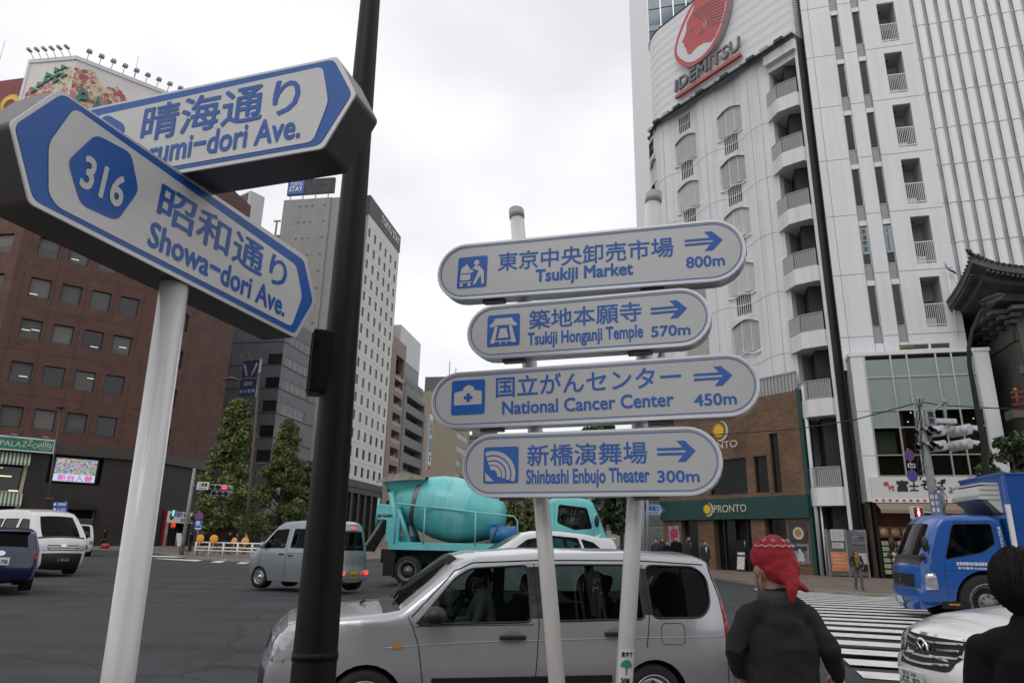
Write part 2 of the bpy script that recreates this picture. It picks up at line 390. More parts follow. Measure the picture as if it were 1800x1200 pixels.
m1 = t.nodes.new('ShaderNodeMath'); m1.operation = 'MULTIPLY'; m2_ = t.nodes.new('ShaderNodeMath'); m2_.operation = 'MULTIPLY'; t.links.new(cr.outputs[0], m1.inputs[0]); t.links.new(sr.outputs[0], m1.inputs[1]); t.links.new(m1.outputs[0], m2_.inputs[0]); t.links.new(tr_.outputs[0], m2_.inputs[1])
vsn = t.nodes.new('ShaderNodeVectorMath'); vsn.operation = 'SCALE'; t.links.new(lk, vsn.inputs[0]); t.links.new(m2_.outputs[0], vsn.inputs['Scale']); t.links.new(vsn.outputs[0], b_.inputs['Base Color'])
X = axis(-520, 520, -60, 60, 2.0, 46); Y = axis(-40, 1400, 4, 32, 1.0, 40)
g = MB(); nx = len(X)
g.add([(x, y, zg(x, y)) for y in Y for x in X], [(j*nx+i, j*nx+i+1, (j+1)*nx+i+1, (j+1)*nx+i) for j in range(len(Y)-1) for i in range(nx-1)], 0, True)
struct(g.build('road', ASPH))
WORN = mat('worn road paint', (.62, .62, .6), .7, var=.22, vs=5, vdet=9, bump=.2, bs=60)
# zebra stripes of the crossing on the right
CW = frame((5.2, 10.6), 105)
m = MB()
for k in range(-9, 25):
    y0 = -.45+k*.86
    if y0 > 17.2: break
    pts = []
    for i in range(9):
        x = 6.6*i/8 - .35
        for yy in (y0, y0+.45):
            p = CW @ Vector((x, yy, 0)); pts.append((p.x, p.y, zg(p.x, p.y)+.012))
    m.add(pts, [(2*i, 2*i+2, 2*i+3, 2*i+1) for i in range(8)])
struct(m.build('crosswalk_stripes', WORN))
m = MB()
for pl in ([(268, 981), (346, 986), (357, 983.6), (278, 980.8)], [(369, 988), (388, 988.4), (398, 985.2), (380, 985.2)], [(415, 990.2), (432, 990.4), (444, 986.8), (428, 986.4)], [(261, 977.6), (330, 979.8), (334, 977.4), (262, 975.6)]):
    q = [onz(x, y, .212) for x, y in pl]; m.add([(p.x, p.y, zg(p.x, p.y)+.012) for p in q], [(0, 1, 2, 3)])
struct(m.build('far_crosswalk_stripes', WORN))
# pavements with real kerbs
PAVE = brick('pavement blocks', (.2, .15, .12), (.15, .12, .105), (.09, .08, .07), .22, .11, .006, .85, bump=.2, var=.2)
t = PAVE.node_tree; 
for n in t.nodes:
    if n.type == 'COMBXYZ':
        s_ = [x for x in t.nodes if x.type == 'SEPXYZ'][0]
        t.links.new(s_.outputs['X'], n.inputs[0]); t.links.new(s_.outputs['Y'], n.inputs[1])
KERB = mat('kerb stone', (.25, .235, .2), .8, var=.2, vs=3, bump=.2, bs=40)
def pavement(name, kerb, back):
    m = MB(); n = len(kerb)
    inner = []
    for i in range(n):
        d = (Vector(back[i])-Vector(kerb[i])); d.z = 0; d.normalize(); inner.append(Vector(kerb[i])+d*.22)
    m.add([*kerb, *inner], [(i, i+1, n+i+1, n+i) for i in range(n-1)], 1)
    m.add([*inner, *back], [(i, i+1, n+i+1, n+i) for i in range(n-1)], 0)
    m.add([*kerb, *[(p[0], p[1], zg(p[0], p[1])-.3) for p in kerb]], [(i, i+1, n+i+1, n+i) for i in range(n-1)], 1)
    return struct(m.build(name, [PAVE, KERB]))
I0 = (17.6, 36.4); MI = frame(I0, 146); MW = frame(I0, 105)
def g3(M, x, y, z): p = M @ Vector((x, y, z)); return (p.x, p.y, z)
kr = [tuple(onz(x, y, .2)) for x, y in [(1150, 996), (1210, 1005), (1280, 1016), (1350, 1026), (1427, 1035), (1500, 1041), (1584, 1047)]]
kr += [tuple(Vector(kr[-1])+azdir(105)*d) for d in (10, 40, 140)]
bk = [g3(MI, -60, 6, .42), g3(MI, -16, 2, .36), g3(MI, -12.5, 3, .34), g3(MI, -6, 3, .32), g3(MI, -2, 3, .32), g3(MW, 1, 3, .32), g3(MW, 4, 3, .32), g3(MW, 14, 6, .32), g3(MW, 45, 6, .32), g3(MW, 145, 6, .32)]
kr[0] = tuple(Vector(kr[1])+(azdir(13))*70); 
pavement('pavement_by_the_cafe', kr, bk)
kl = [tuple(onz(x, y, .33)) for x, y in [(0, 955), (150, 962), (265, 967.5), (333, 978), (440, 984.5), (520, 988)]]
kl.insert(0, tuple(Vector(kl[0])+azdir(-80)*120)); kl.append(tuple(Vector(kl[-1])+azdir(11)*60)); kl.append(tuple(Vector(kl[-1])+azdir(9.5)*260))
pB = at(265, 870, 79); pB = (pB.x, pB.y)
MB1 = frame(pB, 50); MB2 = frame(pB, 9); MST = MB2
bl = [g3(MB1, -120, 30, .5), g3(MB1, -40, 8, .45), g3(MB1, -10, 3, .42), g3(MB1, -1, 3, .42), g3(MB2, 6, 4, .42), g3(MB2, 20, 4, .42), g3(MB2, 40, 5, .42), g3(MB2, 70, 6, .42), g3(MB2, 330, 8, .45)]
pavement('pavement_across_the_junction', kl, bl)
kn = [(x, 4.35+x*.06, .03) for x in (-30, -12, -4, 0, 4, 12, 30)]
pavement('pavement_underfoot', kn, [(x, -6, .03) for x in (-30, -12, -4, 0, 4, 12, 30)])

# ------------------------------------------------------------------ brown tiled corner block (left)
TILE = brick('brown facing tile', (.125, .053, .037), (.095, .042, .03), (.06, .032, .026), .3, .1, .008, .7, var=.22)
BASE = brick('dark brown base tile', (.03, .023, .019), (.023, .018, .015), (.018, .015, .013), .6, .3, .01, .6, var=.2)
DARKFR = mat('dark bronze frame', (.02, .018, .016), .4, .3)
LIT = mat('lit ceiling lamp', (.8, .8, .75), .5, emit=(1, .97, .88), es=.6)
B = thing('office_building', 'dark red-brown tiled office block with square windows and rooftop flower billboard across the junction', 'building', MB1)
i1 = MB1.inverted(); M2l = i1 @ MB2
cL = MB1 @ Vector((-16.9, 0, 0)); MB0 = frame((cL.x, cL.y), 100); M0l = i1 @ MB0
rows = [14.1-2.2+4.68*k for k in range(8)]
cols1 = [-15.3, -12.4, -9.5, -6.6]; m = MB()
h1 = [(c, c+1.95, z, z+2.2) for c in cols1 for z in rows]
facade(m, -16.9, 0, 10.7, 48, h1, 0, .35)
h2 = [(.5, 1.7, z-.35, z+1.85) for z in rows]
m2 = MB(); facade(m2, 0, 11.6, 10.7, 48, h2, 0, .35); m.add(m2.v, m2.f, 0, False, M2l)
h0 = [(c, c+2.6, z, z+2.2) for c in (-3.7, -8.2) for z in rows]
m2 = MB(); facade(m2, -30, 0, 10.7, 48, h0, 0, .35); m.add(m2.v, m2.f, 0, False, M0l)
# panel joints
for z in [r-1.25 for r in rows]: m.box(-16.9, 0, -.006, .02, z, z+.05, 1); m.box(0.01, 11.6, -.006, .02, z, z+.05, 1, M2l)
for x in (-16.0, -13.0-.1, -10.0-.1, -7.1-.1, -4.2): m.box(x, x+.05, -.008, .018, 10.8, 48, 1)
for x in (2.6, 7): m.box(x, x+.05, -.008, .018, 10.8, 48, 1, M2l)
q0, q1, q2, q3, q4, q5 = M0l @ Vector((-30, 0, 0)), Vector((-16.9, 0, 0)), Vector((0, 0, 0)), M2l @ Vector((11.6, 0, 0)), M2l @ Vector((11.6, 22, 0)), M0l @ Vector((-30, 25, 0))
pl = [q0, q1, q2, q3, q4, q5]
m.add([(p.x, p.y, 48) for p in pl], [(0, 1, 2, 3, 4, 5)], 0)
m.add([(p.x, p.y, z) for z in (0, 48) for p in (q3, q4, q5, q0)], [(0, 1, 5, 4), (1, 2, 6, 5), (2, 3, 7, 6)], 0)
m.build('wall', [TILE, BASE], B)
for hs, Ml in ((h1, Matrix()), (h2, M2l), (h0, M0l)):
    for i, (a, b, c, d) in enumerate(hs):
        wd = window(B, 0, b-a, 0, d-c, 0, DARKFR, (GREYGLASS, DARKGLASS)[(i*7+i//3) % 3 == 0], 1, 1, .09, .1)
        wd.matrix_local = Ml @ Matrix.Translation((a, .25, c)); q = random.Random(i*31+int(a*7)).random()
        if q < .55: MB().box(.1, b-a-.1, .04, .052, (d-c)*(.09+q*.7*(i % 3 > 0)), d-c-.1).build('blind', BLIND, wd)
for (c, r_, dx, dz) in ((0, 2, .2, 1.0), (0, 2, 1.05, 1.15), (0, 1, .9, .7), (0, 3, .15, .35), (2, 1, 1.2, 1.5), (2, 2, .9, .4), (3, 2, .8, .9), (1, 4, .3, .6)):
    x = cols1[c]+dx; z = rows[r_]+dz; MB().box(x, x+.75, .27, .275, z, z+.07).build('ceiling_lamp', LIT, B)
# base storey with ledge, screen recess, shop bay
m = MB()
hb = [(-16.8, -11.9, .5, 9.5), (-10.2, -5.2, 6.6, 9.5), (-8.5, -5.2, .45, 4.0)]
facade(m, -16.9, 0, .3, 9.6, hb, .12, .9, 0)
m.box(-16.95, .12, -.25, .5, 9.6, 10.7, 1); 
m2 = MB(); facade(m2, 0, 11.6, .3, 9.6, [(3.7, 8.3, .4, 3.1)], .12, 1.2); m2.box(-.1, 11.6, -.25, .5, 9.6, 10.7, 1); m.add(m2.v, m2.f, 0, False, M2l)
for k in range(len(m.m)-len(m2.m), len(m.m)): m.m[k] = m2.m[k-len(m.m)+len(m2.m)]
m2 = MB(); facade(m2, -30, 0, .3, 9.6, [], .12, .5); m2.box(-30, 0, -.25, .5, 9.6, 10.7, 1); m.add(m2.v, m2.f, 0, False, M0l)
m.box(-16.8, -11.9, 1.02, 1.1, .4, 9.5, 2); m.box(-10.2, -5.2, 1.02, 1.1, 6.5, 9.5, 2); m.box(-8.5, -5.2, 1.02, 1.1, .4, 4.1, 2); m.box(3.6, 8.4, 1.3, 1.4, .3, 3.2, 2, M2l)
VOID = mat('dark interior', (.012, .011, .01), .8)
m.build('base_storey', [BASE, mat('bronze ledge', (.05, .042, .036), .5, var=.15), VOID], B)
CREAM = mat('cream shop wall', (.45, .4, .28), .6, var=.1)
m = MB(); m.box(-16.8, -11.95, .7, .78, 5.6, 8.0, 0); m.box(-16.8, -11.95, .3, 1.0, 5.45, 5.6, 1); m.box(-12.25, -11.95, .1, .9, .5, 9.4, 1)
for x in (-16.2, -14.2, -12.3): m.box(x, x+.1, .25, .35, .5, 8.0, 0)
m.build('shopfront', [DARKGLASS, CREAM], B)
for x, z in ((-16.4, 7.9), (-15.0, 7.8), (-14.1, 7.0), (-15.8, 5.62), (-13.1, 5.6)): MB().box(x, x+1.0, .55, .6, z, z+.1).build('shop_light', mat('warm shop light', (.8, .7, .4), .5, emit=(1, .8, .45), es=1.2), B)
AW1, AW2 = mat('awning green', (.02, .12, .09), .7), mat('awning cream', (.5, .47, .38), .7)
for z0, z1 in ((8.15, 9.45), (4.1, 5.4)):
    m = MB(); n = 30
    for i in range(n):
        a, b = -16.8+4.9*i/n, -16.8+4.9*(i+1)/n
        m.add([(a, .1, z1), (b, .1, z1), (b, -.6, z0+.25), (a, -.6, z0+.25), (a, -.62, z0), (b, -.62, z0)], [(0, 1, 2, 3), (3, 2, 5, 4)], i % 2)
    m.build('striped_awning', [AW1, AW2], B)
m = MB(); m.prism(round_poly([(-8.6, 4.0), (-4.9, 4.0), (-5.6, 4.5), (-8.6, 4.9)], .2), -1.8, .1); m.tube([(-5.6, -1.7, 4.0), (-5.6, -1.7, .4)], .05); m.build('entrance_canopy', DARKFR, B)
# green sign, crown emblem
GS = tag(MB().box(-17.6, -10.05, -.55, -.25, 9.55, 10.98).build('shop_sign', WHITE, None, MB1), 'green shop sign reading PALAZZO with a crown emblem above striped awnings', 'sign')
MB().box(-17.5, -10.2, -.575, -.555, 9.7, 10.83).build('face', mat('sign green', (.015, .2, .13), .5), GS)
SILV = mat('cream lettering', (.62, .6, .5), .5)
m = MB(); put_text(m, 'PALA', -14.75, 9.95, -12.95, 10.5, -.585, bold=.0); put_text(m, 'Z', -12.9, 10.0, -12.5, 10.55, -.585, bold=.0); put_text(m, 'Z', -12.45, 10.15, -12.05, 10.7, -.585, bold=.0); put_text(m, 'O', -12.0, 9.92, -11.55, 10.42, -.585, bold=.0); m.build('lettering', SILV, GS)
m = MB()
for k in range(7): x = -11.35+k*.15; m.tube([(x, -.59, 9.9), (x+.012*(k-3)*4, -.59, 10.3+.12*(3-abs(k-3)))], .05, 6); m.ball((x+.012*(k-3)*4, -.59, 10.4+.12*(3-abs(k-3))), .06, 8)
m.box(-11.4, -10.4, -.6, -.58, 9.85, 9.92); m.build('crown_emblem', SILV, GS)
m = MB()
for x in (-16.6, -14.0, -11.3): m.tube([(x, -.5, 11.0), (x, -.9, 11.15), (x+.3, -1.1, 11.1)], .05); m.ball((x+.35, -1.1, 11.08), (.25, .12, .08))
m.build('sign_lamps', STEEL, GS)
# LED screen
SCR = tag(MB().box(-9.7, -5.65, .1, .4, 6.75, 9.35).build('advertising_screen', BLACK, None, MB1), 'bright LED advertising screen with magenta Japanese characters on dark brown wall', 'screen')
sm_ = bpy.data.materials.new('led picture'); sm_.use_nodes = True; t = sm_.node_tree; b = t.nodes['Principled BSDF']; b.inputs['Base Color'].default_value = (.02, .02, .02, 1)
tcn = t.nodes.new('ShaderNodeTexCoord'); vo = t.nodes.new('ShaderNodeTexVoronoi'); vo.inputs['Scale'].default_value = 6.5; nzz = t.nodes.new('ShaderNodeTexNoise'); nzz.inputs['Scale'].default_value = 2.2; nzz.inputs['Detail'].default_value = 5
hs = t.nodes.new('ShaderNodeHueSaturation'); hs.inputs['Saturation'].default_value = 1.5; hs.inputs['Value'].default_value = .9
mxn = t.nodes.new('ShaderNodeMix'); mxn.data_type = 'RGBA'; mxn.inputs[0].default_value = .45
t.links.new(tcn.outputs['Object'], vo.inputs['Vector']); t.links.new(tcn.outputs['Object'], nzz.inputs['Vector']); t.links.new(vo.outputs['Color'], mxn.inputs[6]); t.links.new(nzz.outputs['Color'], mxn.inputs[7]); t.links.new(mxn.outputs[2], hs.inputs['Color'])
t.links.new(hs.outputs[0], b.inputs['Emission Color']); b.inputs['Emission Strength'].default_value = .75
MB().box(-9.6, -5.78, .085, .095, 7.62, 9.25).build('picture', sm_, SCR)
MB().box(-9.6, -5.78, .085, .095, 6.88, 7.62).build('caption_panel', mat('led pale blue', (.1, .1, .1), .5, emit=(.55, .8, .95), es=.75), SCR)
m = MB(); put_text(m, '新台入替', -9.2, 6.93, -6.0, 7.57, .08, bold=.035); m.build('caption', mat('led magenta', (.1, .1, .1), .5, emit=(.75, .05, .45), es=.8), SCR)
# rooftop flower billboard following the corner
def on1(px, py): return loc_on(MB1, px, py, -.8)
FB = thing('flower_billboard', 'white rooftop billboard printed with pink flowers and green letters on the brown block', 'billboard', MB1)
PANEL = mat('billboard vinyl', (.66, .63, .6), .6, var=.06, vs=.5)
m = MB(); zT, zB = 55.6, 44.0
m.box(-15.9, 1.5, -.8, -.4, zB, zT-.5, 0)
M3 = Matrix.Translation((-15.9, -.8, 0)) @ Matrix.Rotation(R(-48), 4, 'Z') @ Matrix.Translation((0, .8, 0)); XE = loc_on(MB1 @ M3, 47, 136, -.8)[0]; m2 = MB(); m2.box(XE, 0, -.8, -.4, zB, zT-.5, 0)
m.add(m2.v, m2.f, 0, False, M3)
m.build('panel', PANEL, FB)
FRM = mat('billboard frame', (.6, .62, .62), .45, .2)
m = MB(); m.box(-16.1, 1.6, -.95, -.3, zT-.5, zT, 0); m.box(XE-.2, 0, -.95, -.3, zT-.5, zT, 0, M3); m.box(XE-.25, XE+.1, -.9, -.3, zB, zT, 0, M3); m.build('frame', FRM, FB)
rg = random.Random(3); m = MB()
for k in range(2600):
    side = rg.random() < .22
    if side: x = rg.uniform(-5.5, -.2); z = 50.2+rg.random()**1.5*(1.2+.55*(x+5.5)); Mx = M3
    else:
        x = -15.7+9.5*rg.random(); top = 54.4-max(0, (x+15.7))*.32+.5*math.sin(x*2.1); z = 47+(top-47)*rg.random()**.7; Mx = Matrix()
    c = noise.noise(Vector((x*.9, z*.9, 3)))
    mi = (2 if c < -.12 else (0 if c > .14 else 1)) if rg.random() < .8 else rg.randrange(4)
    s = rg.uniform(.12, .34); a0 = rg.random()*6
    m.add([(x+s*math.cos(a0+i*1.2566)*rg.uniform(.6, 1), -.812-k*.0000015, z+s*math.sin(a0+i*1.2566)*rg.uniform(.6, 1)) for i in range(5)], [(0, 1, 2, 3, 4)], mi, False, Mx)
m.build('printed_flowers', [mat('print crimson', (.36, .09, .1), .6), mat('print pale yellow', (.55, .5, .3), .6), mat('print rose', (.5, .2, .22), .6), mat('print sage', (.25, .27, .13), .6)], FB)
LG = mat('green sign letters', (.03, .2, .14), .45)
m = MB()
for ch, (x0, y0, x1, y1) in (('P', (134, 184, 156, 164)), ('A', (160, 195, 180, 174)), ('L', (186, 197, 200, 181))):
    a = on1(x0, y0); b_ = on1(x1, y1); put_text(m, ch, a[0], a[1], b_[0], b_[1], -1.05, bold=.05, thick=.2)
for x, z in ((-4.6, 51.2), (-4.0, 51.9), (-3.3, 52.4), (-2.6, 52.9), (-1.9, 53.2), (-1.1, 53.0), (-3.2, 53.2), (-2.2, 53.8), (-1.4, 54.1), (-2.0, 52.4)):
    m.prism([(x+.5*math.cos(i*1.05)*(1, .45)[i % 2], z+.5*math.sin(i*1.05)*(1, .45)[i % 2]) for i in range(6)], -1.0, -.85, 0, M3)
m.build('lettering', LG, FB)
for i in range(10):
    m = MB(); x = -14.9+i*1.27; m.tube([(x, -.6, zT), (x, -1.5, zT+.7)], .04, 6); m.prism(round_poly([(x-.32, zT+.62), (x+.32, zT+.62), (x+.22, zT+.9), (x-.22, zT+.9)], .08), -1.9, -1.3); m.build('floodlight', STEEL, FB)
for i in range(6):
    m = MB(); x = XE+.3-XE*i/6.2; m.tube([(x, -.6, zT), (x, -1.5, zT+.7)], .04, 6, M=M3); m.prism(round_poly([(x-.2, zT+.62), (x+.2, zT+.62), (x+.14, zT+.9), (x-.14, zT+.9)], .06), -1.9, -1.3, 0, M3); m.build('floodlight', STEEL, FB)
for x in (-9.8, .4): m = MB(); m.tube([(x, -.3, zT), (x, -.3, zT+3.6)], .03, 6); m.build('lightning_rod', STEEL, FB)
m = MB(); m.tube([(-11, -.3, zT), (-11, -.3, zT+3.6)], .03, 6, M=M3)
m.build('lightning_rod', STEEL, FB)
RB = tag(MB().box(-9, 0, -.3, .3, -13, 0).build('red_billboard', mat('billboard red', (.2, .03, .03), .5, var=.08), None, Matrix.Translation(at(46, 140, 97)) @ Matrix.Rotation(R(-12), 4, 'Z')), 'dark red rooftop billboard with yellow emblem cut by left edge', 'billboard')
m = MB(); m.lathe([(1.2, -.32), (2.0, -.34), (2.1, -.36), (1.1, -.36)], 20, 0, Matrix.Translation((-1.6, 0, -5)), axis='Y'); m.tube([(-2.8, -.34, -6.5), (-3.2, -.34, -8), (-2.4, -.34, -8.4)], .35, 8); m.build('emblem', mat('emblem yellow', (.6, .4, .04), .5), RB)
m = MB(); m.tube([(-9, 0, .3), (.2, 0, .3), (.2, 0, -13)], .12, 8); m.build('edge_rail', STEEL, RB)
# small izakaya front on the side street face
m = MB(); m.box(3.2, 8.4, -.18, .1, 3.05, 4.35, 0); m.box(3.05, 3.25, -.2, .12, .4, 4.4, 1); m.box(3.25, 3.9, -.1, .12, .4, 3.05, 2)
SH = tag(m.build('restaurant_front', [WHITE, mat('red post', (.3, .01, .02), .5), STEEL], None, MB2), 'small restaurant front with white sign and red post on side of brown block', 'shopfront')
m = MB(); m.lathe([(.1, -.2), (.42, -.2), (.42, -.2), (.38, -.205), (.14, -.205)], 16, 0, Matrix.Translation((4.1, 0, 3.75)), axis='Y'); put_text(m, 'らーめん', 4.75, 3.75, 7.9, 4.2, -.2, bold=.04); m.build('lettering', BLACK, SH)
m = MB(); put_text(m, '営業中', 5.9, 3.2, 7.6, 3.6, -.2, bold=.04); m.build('red_lettering', mat('sign red', (.45, .02, .02), .5), SH)
LNT = tag(MB().lathe([(.08, -.3), (.22, -.24), (.3, 0), (.22, .24), (.08, .3)], 14).build('paper_lantern', mat('red lantern', (.35, .02, .01), .5, emit=(.9, .08, .03), es=.5), None, MB2 @ Matrix.Translation((4.35, -.35, 2.75))), 'glowing red paper lantern hanging in the dark restaurant doorway', 'lantern')
m = MB(); m.box(-.45, .45, -.03, .03, 0, 1.5); m.tube([(-.4, .3, 0), (-.4, .0, 1.4)], .03, 6); m.tube([(.4, .3, 0), (.4, 0, 1.4)], .03, 6)
tag(m.build('standing_menu_board', WHITE, None, MB2 @ Matrix.Translation((4.6, -1.4, .42)) @ Matrix.Rotation(R(-12), 4, 'X')), 'white standing menu board leaning outside the restaurant with red lantern', 'menu board')

# ------------------------------------------------------------------ grey panelled block with ribbon windows
LINEGREY = mat('panel joint', (.035, .036, .04), .7)
def ribbon(parent, hs, y, fr, gl, n):
    for a, b, c, d in hs: window(parent, a, b, c, d, y, fr, gl, n, 1, .07, .08)
GREYP = mat('blue grey panel', (.105, .114, .13), .5, var=.12, vs=.6, dirt=.15)
cG = MST @ Vector((26, 0, 0)); MG = frame((cG.x, cG.y), 9); MGf = MG.inverted() @ frame((cG.x, cG.y), 100)
G = thing('office_building', 'blue-grey panelled office block with ribbon windows behind the street trees', 'building', MG)
hs = [(.9, 10.2, z-1.75, z) for z in (10.6, 14.4, 18.2, 22.1, 25.8, 29.6, 33.4)]
m = MB(); facade(m, 0, 13.5, 4.5, 36, hs, 0, .25)
m2 = MB(); hf = [(-2.4, -.05, z-1.75, z) for z in (14.4, 18.2, 22.1, 25.8, 29.6)]; facade(m2, -12, 0, 4.5, 36, hf, 0, .2); 
for z in (12.4, 16.3, 20.1, 24, 27.8, 31.6): m2.box(-12, -.0, -.01, .05, z-.12, z+.12, 1); m.box(0, 13.5, -.01, .05, z-.12, z+.12, 1)
nb = len(m2.m); m.add(m2.v, m2.f, 0, False, MGf); m.m[-nb:] = m2.m
m.add([(0, 0, 36), (13.5, 0, 36), (13.5, 12, 36), (0, 12, 36)], [(0, 1, 2, 3)]); m.add([(13.5, 0, 0), (13.5, 12, 0), (13.5, 12, 36), (13.5, 0, 36)], [(0, 1, 2, 3)])
m.box(.05, 13.4, .1, 11, 0.3, 4.5, 1); m.box(-.05, 13.5, -.15, .3, 3.6, 4.5, 0)
m.build('wall', [GREYP, LINEGREY], G); ribbon(G, hs, .12, WHITE, DARKGLASS, 5)
for a, b, c, d in hf: window(G, 0, b-a, 0, d-c, 0, DARKFR, DARKGLASS, 2, 1).matrix_local = MGf @ Matrix.Translation((a, .1, c))
m = MB(); m.add([(1.5, -1.3, 2.6), (6, -1.3, 2.6), (6, 0, 3.6), (1.5, 0, 3.6)], [(0, 1, 2, 3)]); m.build('red_awning', mat('red awning', (.2, .02, .015), .7), G)
m = MB(); m.box(-10, -4, 1, 5, 36, 41, 0, MGf); m.build('roof_plant_room', GREYP, G)
# roof sign box between the two street name boards
RS = tag(MB().box(-4.2, 0, 0, 3, -6, 0).build('rooftop_sign', mat('pale sign frame', (.5, .5, .5), .5), None, Matrix.Translation(at(441, 335, 112)) @ Matrix.Rotation(R(-35), 4, 'Z')), 'dark rooftop sign panel in a pale frame behind the blue street name boards', 'billboard')
MB().box(-4.0, -.6, -.05, -.01, -5.4, -.3).build('panel', mat('dark panel', (.03, .035, .05), .3), RS)
# vertical lit billboard
VB = tag(MB().box(0, 3.3, 0, .4, 0, 5.6).build('vertical_billboard', STEEL, None, Matrix.Translation(at(418, 700, 96)) @ Matrix.Rotation(R(-25), 4, 'Z')), 'dark blue billboard with light beams standing in front of the grey block', 'billboard')
MB().box(.1, 3.2, -.03, -.004, .1, 5.5).build('picture', mat('blue poster', (.025, .035, .1), .4, var=.6, vs=.7), VB)
m = MB()
for dx in (-1, 1): m.add([(1.65+dx*.35, -.035, 3.2), (1.65+dx*.55, -.035, 3.2), (1.65+dx*1.4, -.035, 4.9), (1.65+dx*1.0, -.035, 5.0)], [(0, 1, 2, 3)])
put_text(m, 'REVO', .9, 1.75, 2.4, 2.3, -.036, bold=.04); put_text(m, '新 台 登 場', .3, .7, 3.0, 1.2, -.036, bold=.03); m.build('lettering', mat('poster pale', (.42, .45, .6), .4), VB)
for P_ in ([(3.3, .2, 5.5), (4.0, -.6, 5.8)], [(0, .2, 5.6), (.3, -.9, 6.3)], [(1.6, .2, 5.6), (1.8, -.9, 6.3)]): MB().tube(P_, .03, 6).build('floodlight_arm', STEEL, VB)
# ------------------------------------------------------------------ tall white hotel
HW = mat('off white panel', (.68, .68, .65), .6, var=.04, vs=.3, dirt=.1)
HC = mat('beige concrete', (.27, .265, .25), .7, var=.07, vs=.4, dirt=.15)
HB = mat('hotel black band', (.02, .02, .022), .5)
HS = brick('dark stone base', (.04, .033, .028), (.03, .026, .023), (.015, .013, .012), 1.2, .9, .03, .5)
cH = MST @ Vector((56, 0, 0)); MH = frame((cH.x, cH.y), 9); MHf = MH.inverted() @ frame((cH.x, cH.y), 100)
H = thing('hotel_building', 'tall white hotel with grid of small windows and black top band', 'building', MH)
wc = [.55+3.59*k for k in range(6)]; hs = [(x, x+1.45, 66.35-2.0-3.61*r_, 66.35-3.61*r_) for x in wc for r_ in range(15)]
m = MB(); facade(m, 0, 21.3, 13, 69.4, hs, 0, .25, 0)
for z in [67.1-3.61*r_ for r_ in range(16)]: m.box(0, 21.3, -.006, .02, z, z+.06, 4)
m.box(-.1, 21.4, -.15, 2, 69.4, 73.7, 2); m.box(0, 21.3, -.1, 2, 11.6, 13, 3)
fs = [(x, x+3, 0.3, 10.5) for x in (.8, 4.6, 8.4, 12.2, 16)]; facade(m, 0, 21.3, 0.3, 11.6, fs, .1, .6, 3); m.box(.1, 21.2, .72, .8, .3, 11, 5)
m.box(-20.3, -9.1, 0, 1, 0, 73.9, 1, MHf); m.box(-9.1, -.02, .25, 1, 0, 73.9, 1, MHf); m.box(-9.0, -8.95, .2, .26, 0, 73.9, 4, MHf)
for z in [70.2-3.9*k for k in range(18)]: m.box(-20.3, -9.1, -.02, .01, z, z+.08, 4, MHf)
m.box(1.1, 21.3, 1, 19, 0.2, 73.6, 0)
m.build('wall', [HW, HC, HB, HS, mat('hotel joint', (.3, .3, .28), .7), VOID], H)
for i, (a, b, c, d) in enumerate(hs): window(H, a, b, c, d, .12, STEEL, DARKGLASS, 1, 1, .06, .08)
for r_ in range(14):
    for x in (-16.4, -14.9, -13.4, -10.4): m = MB(); m.ball((x, -.15, 72.2-3.9*r_), .2, 8, 0, MHf); m.build('round_vent', STEEL, H)
m = MB(); put_text(m, 'TOKYU STAY', 7.5, 71.0, 20.4, 72.8, -.2, bold=.03, thick=.1); m.build('lettering', WHITE, H)
TS = thing('rooftop_sign', 'long black rooftop signboard with blue TOKYU STAY panel above concrete hotel', 'billboard', frame((cH.x, cH.y), 100))
m = MB(); m.box(-19.7, -8.6, -.2, .4, 75, 78.7); m.build('black_board', mat('board black', (.022, .023, .026), .5, var=.5, vs=2, stretch=(1, 1, .3)), TS)
m = MB()
for x in (-19, -16, -13, -10): m.box(x, x+.2, 0, .2, 73.8, 75)
m.build('legs', STEEL, TS)
MB().box(-19.6, -15.7, -.26, -.21, 75.1, 78.6).build('blue_panel', mat('panel blue', (.03, .1, .35), .5), TS)
m = MB(); put_text(m, 'TOKYU', -19.1, 77.2, -16.2, 78.1, -.28, bold=.03); put_text(m, 'STAY', -19.2, 75.8, -16.1, 77.0, -.28, bold=.03); m.build('lettering', WHITE, TS)
m = MB()
for z in (77.4, 76.3, 75.6): put_text(m, '東急ステイ 銀座', -15.1, z-.3, -9.3, z+.5, -.22, bold=.0)
m.build('unlit_lettering', mat('unlit letters', (.09, .09, .1), .5), TS)
m = MB(); m.box(-25, -20.5, 1, 5, 58, 66); m.box(-21.6, -21.3, 0, .3, 60, 69); m.box(-22.2, -20.6, 0, .3, 68.8, 69.1); tag(m.build('roof_plant', mat('plant grey', (.2, .2, .2), .6, var=.3), None, frame((cH.x, cH.y), 100)), 'grey rooftop plant steelwork beside the concrete side of the hotel', 'roof plant')
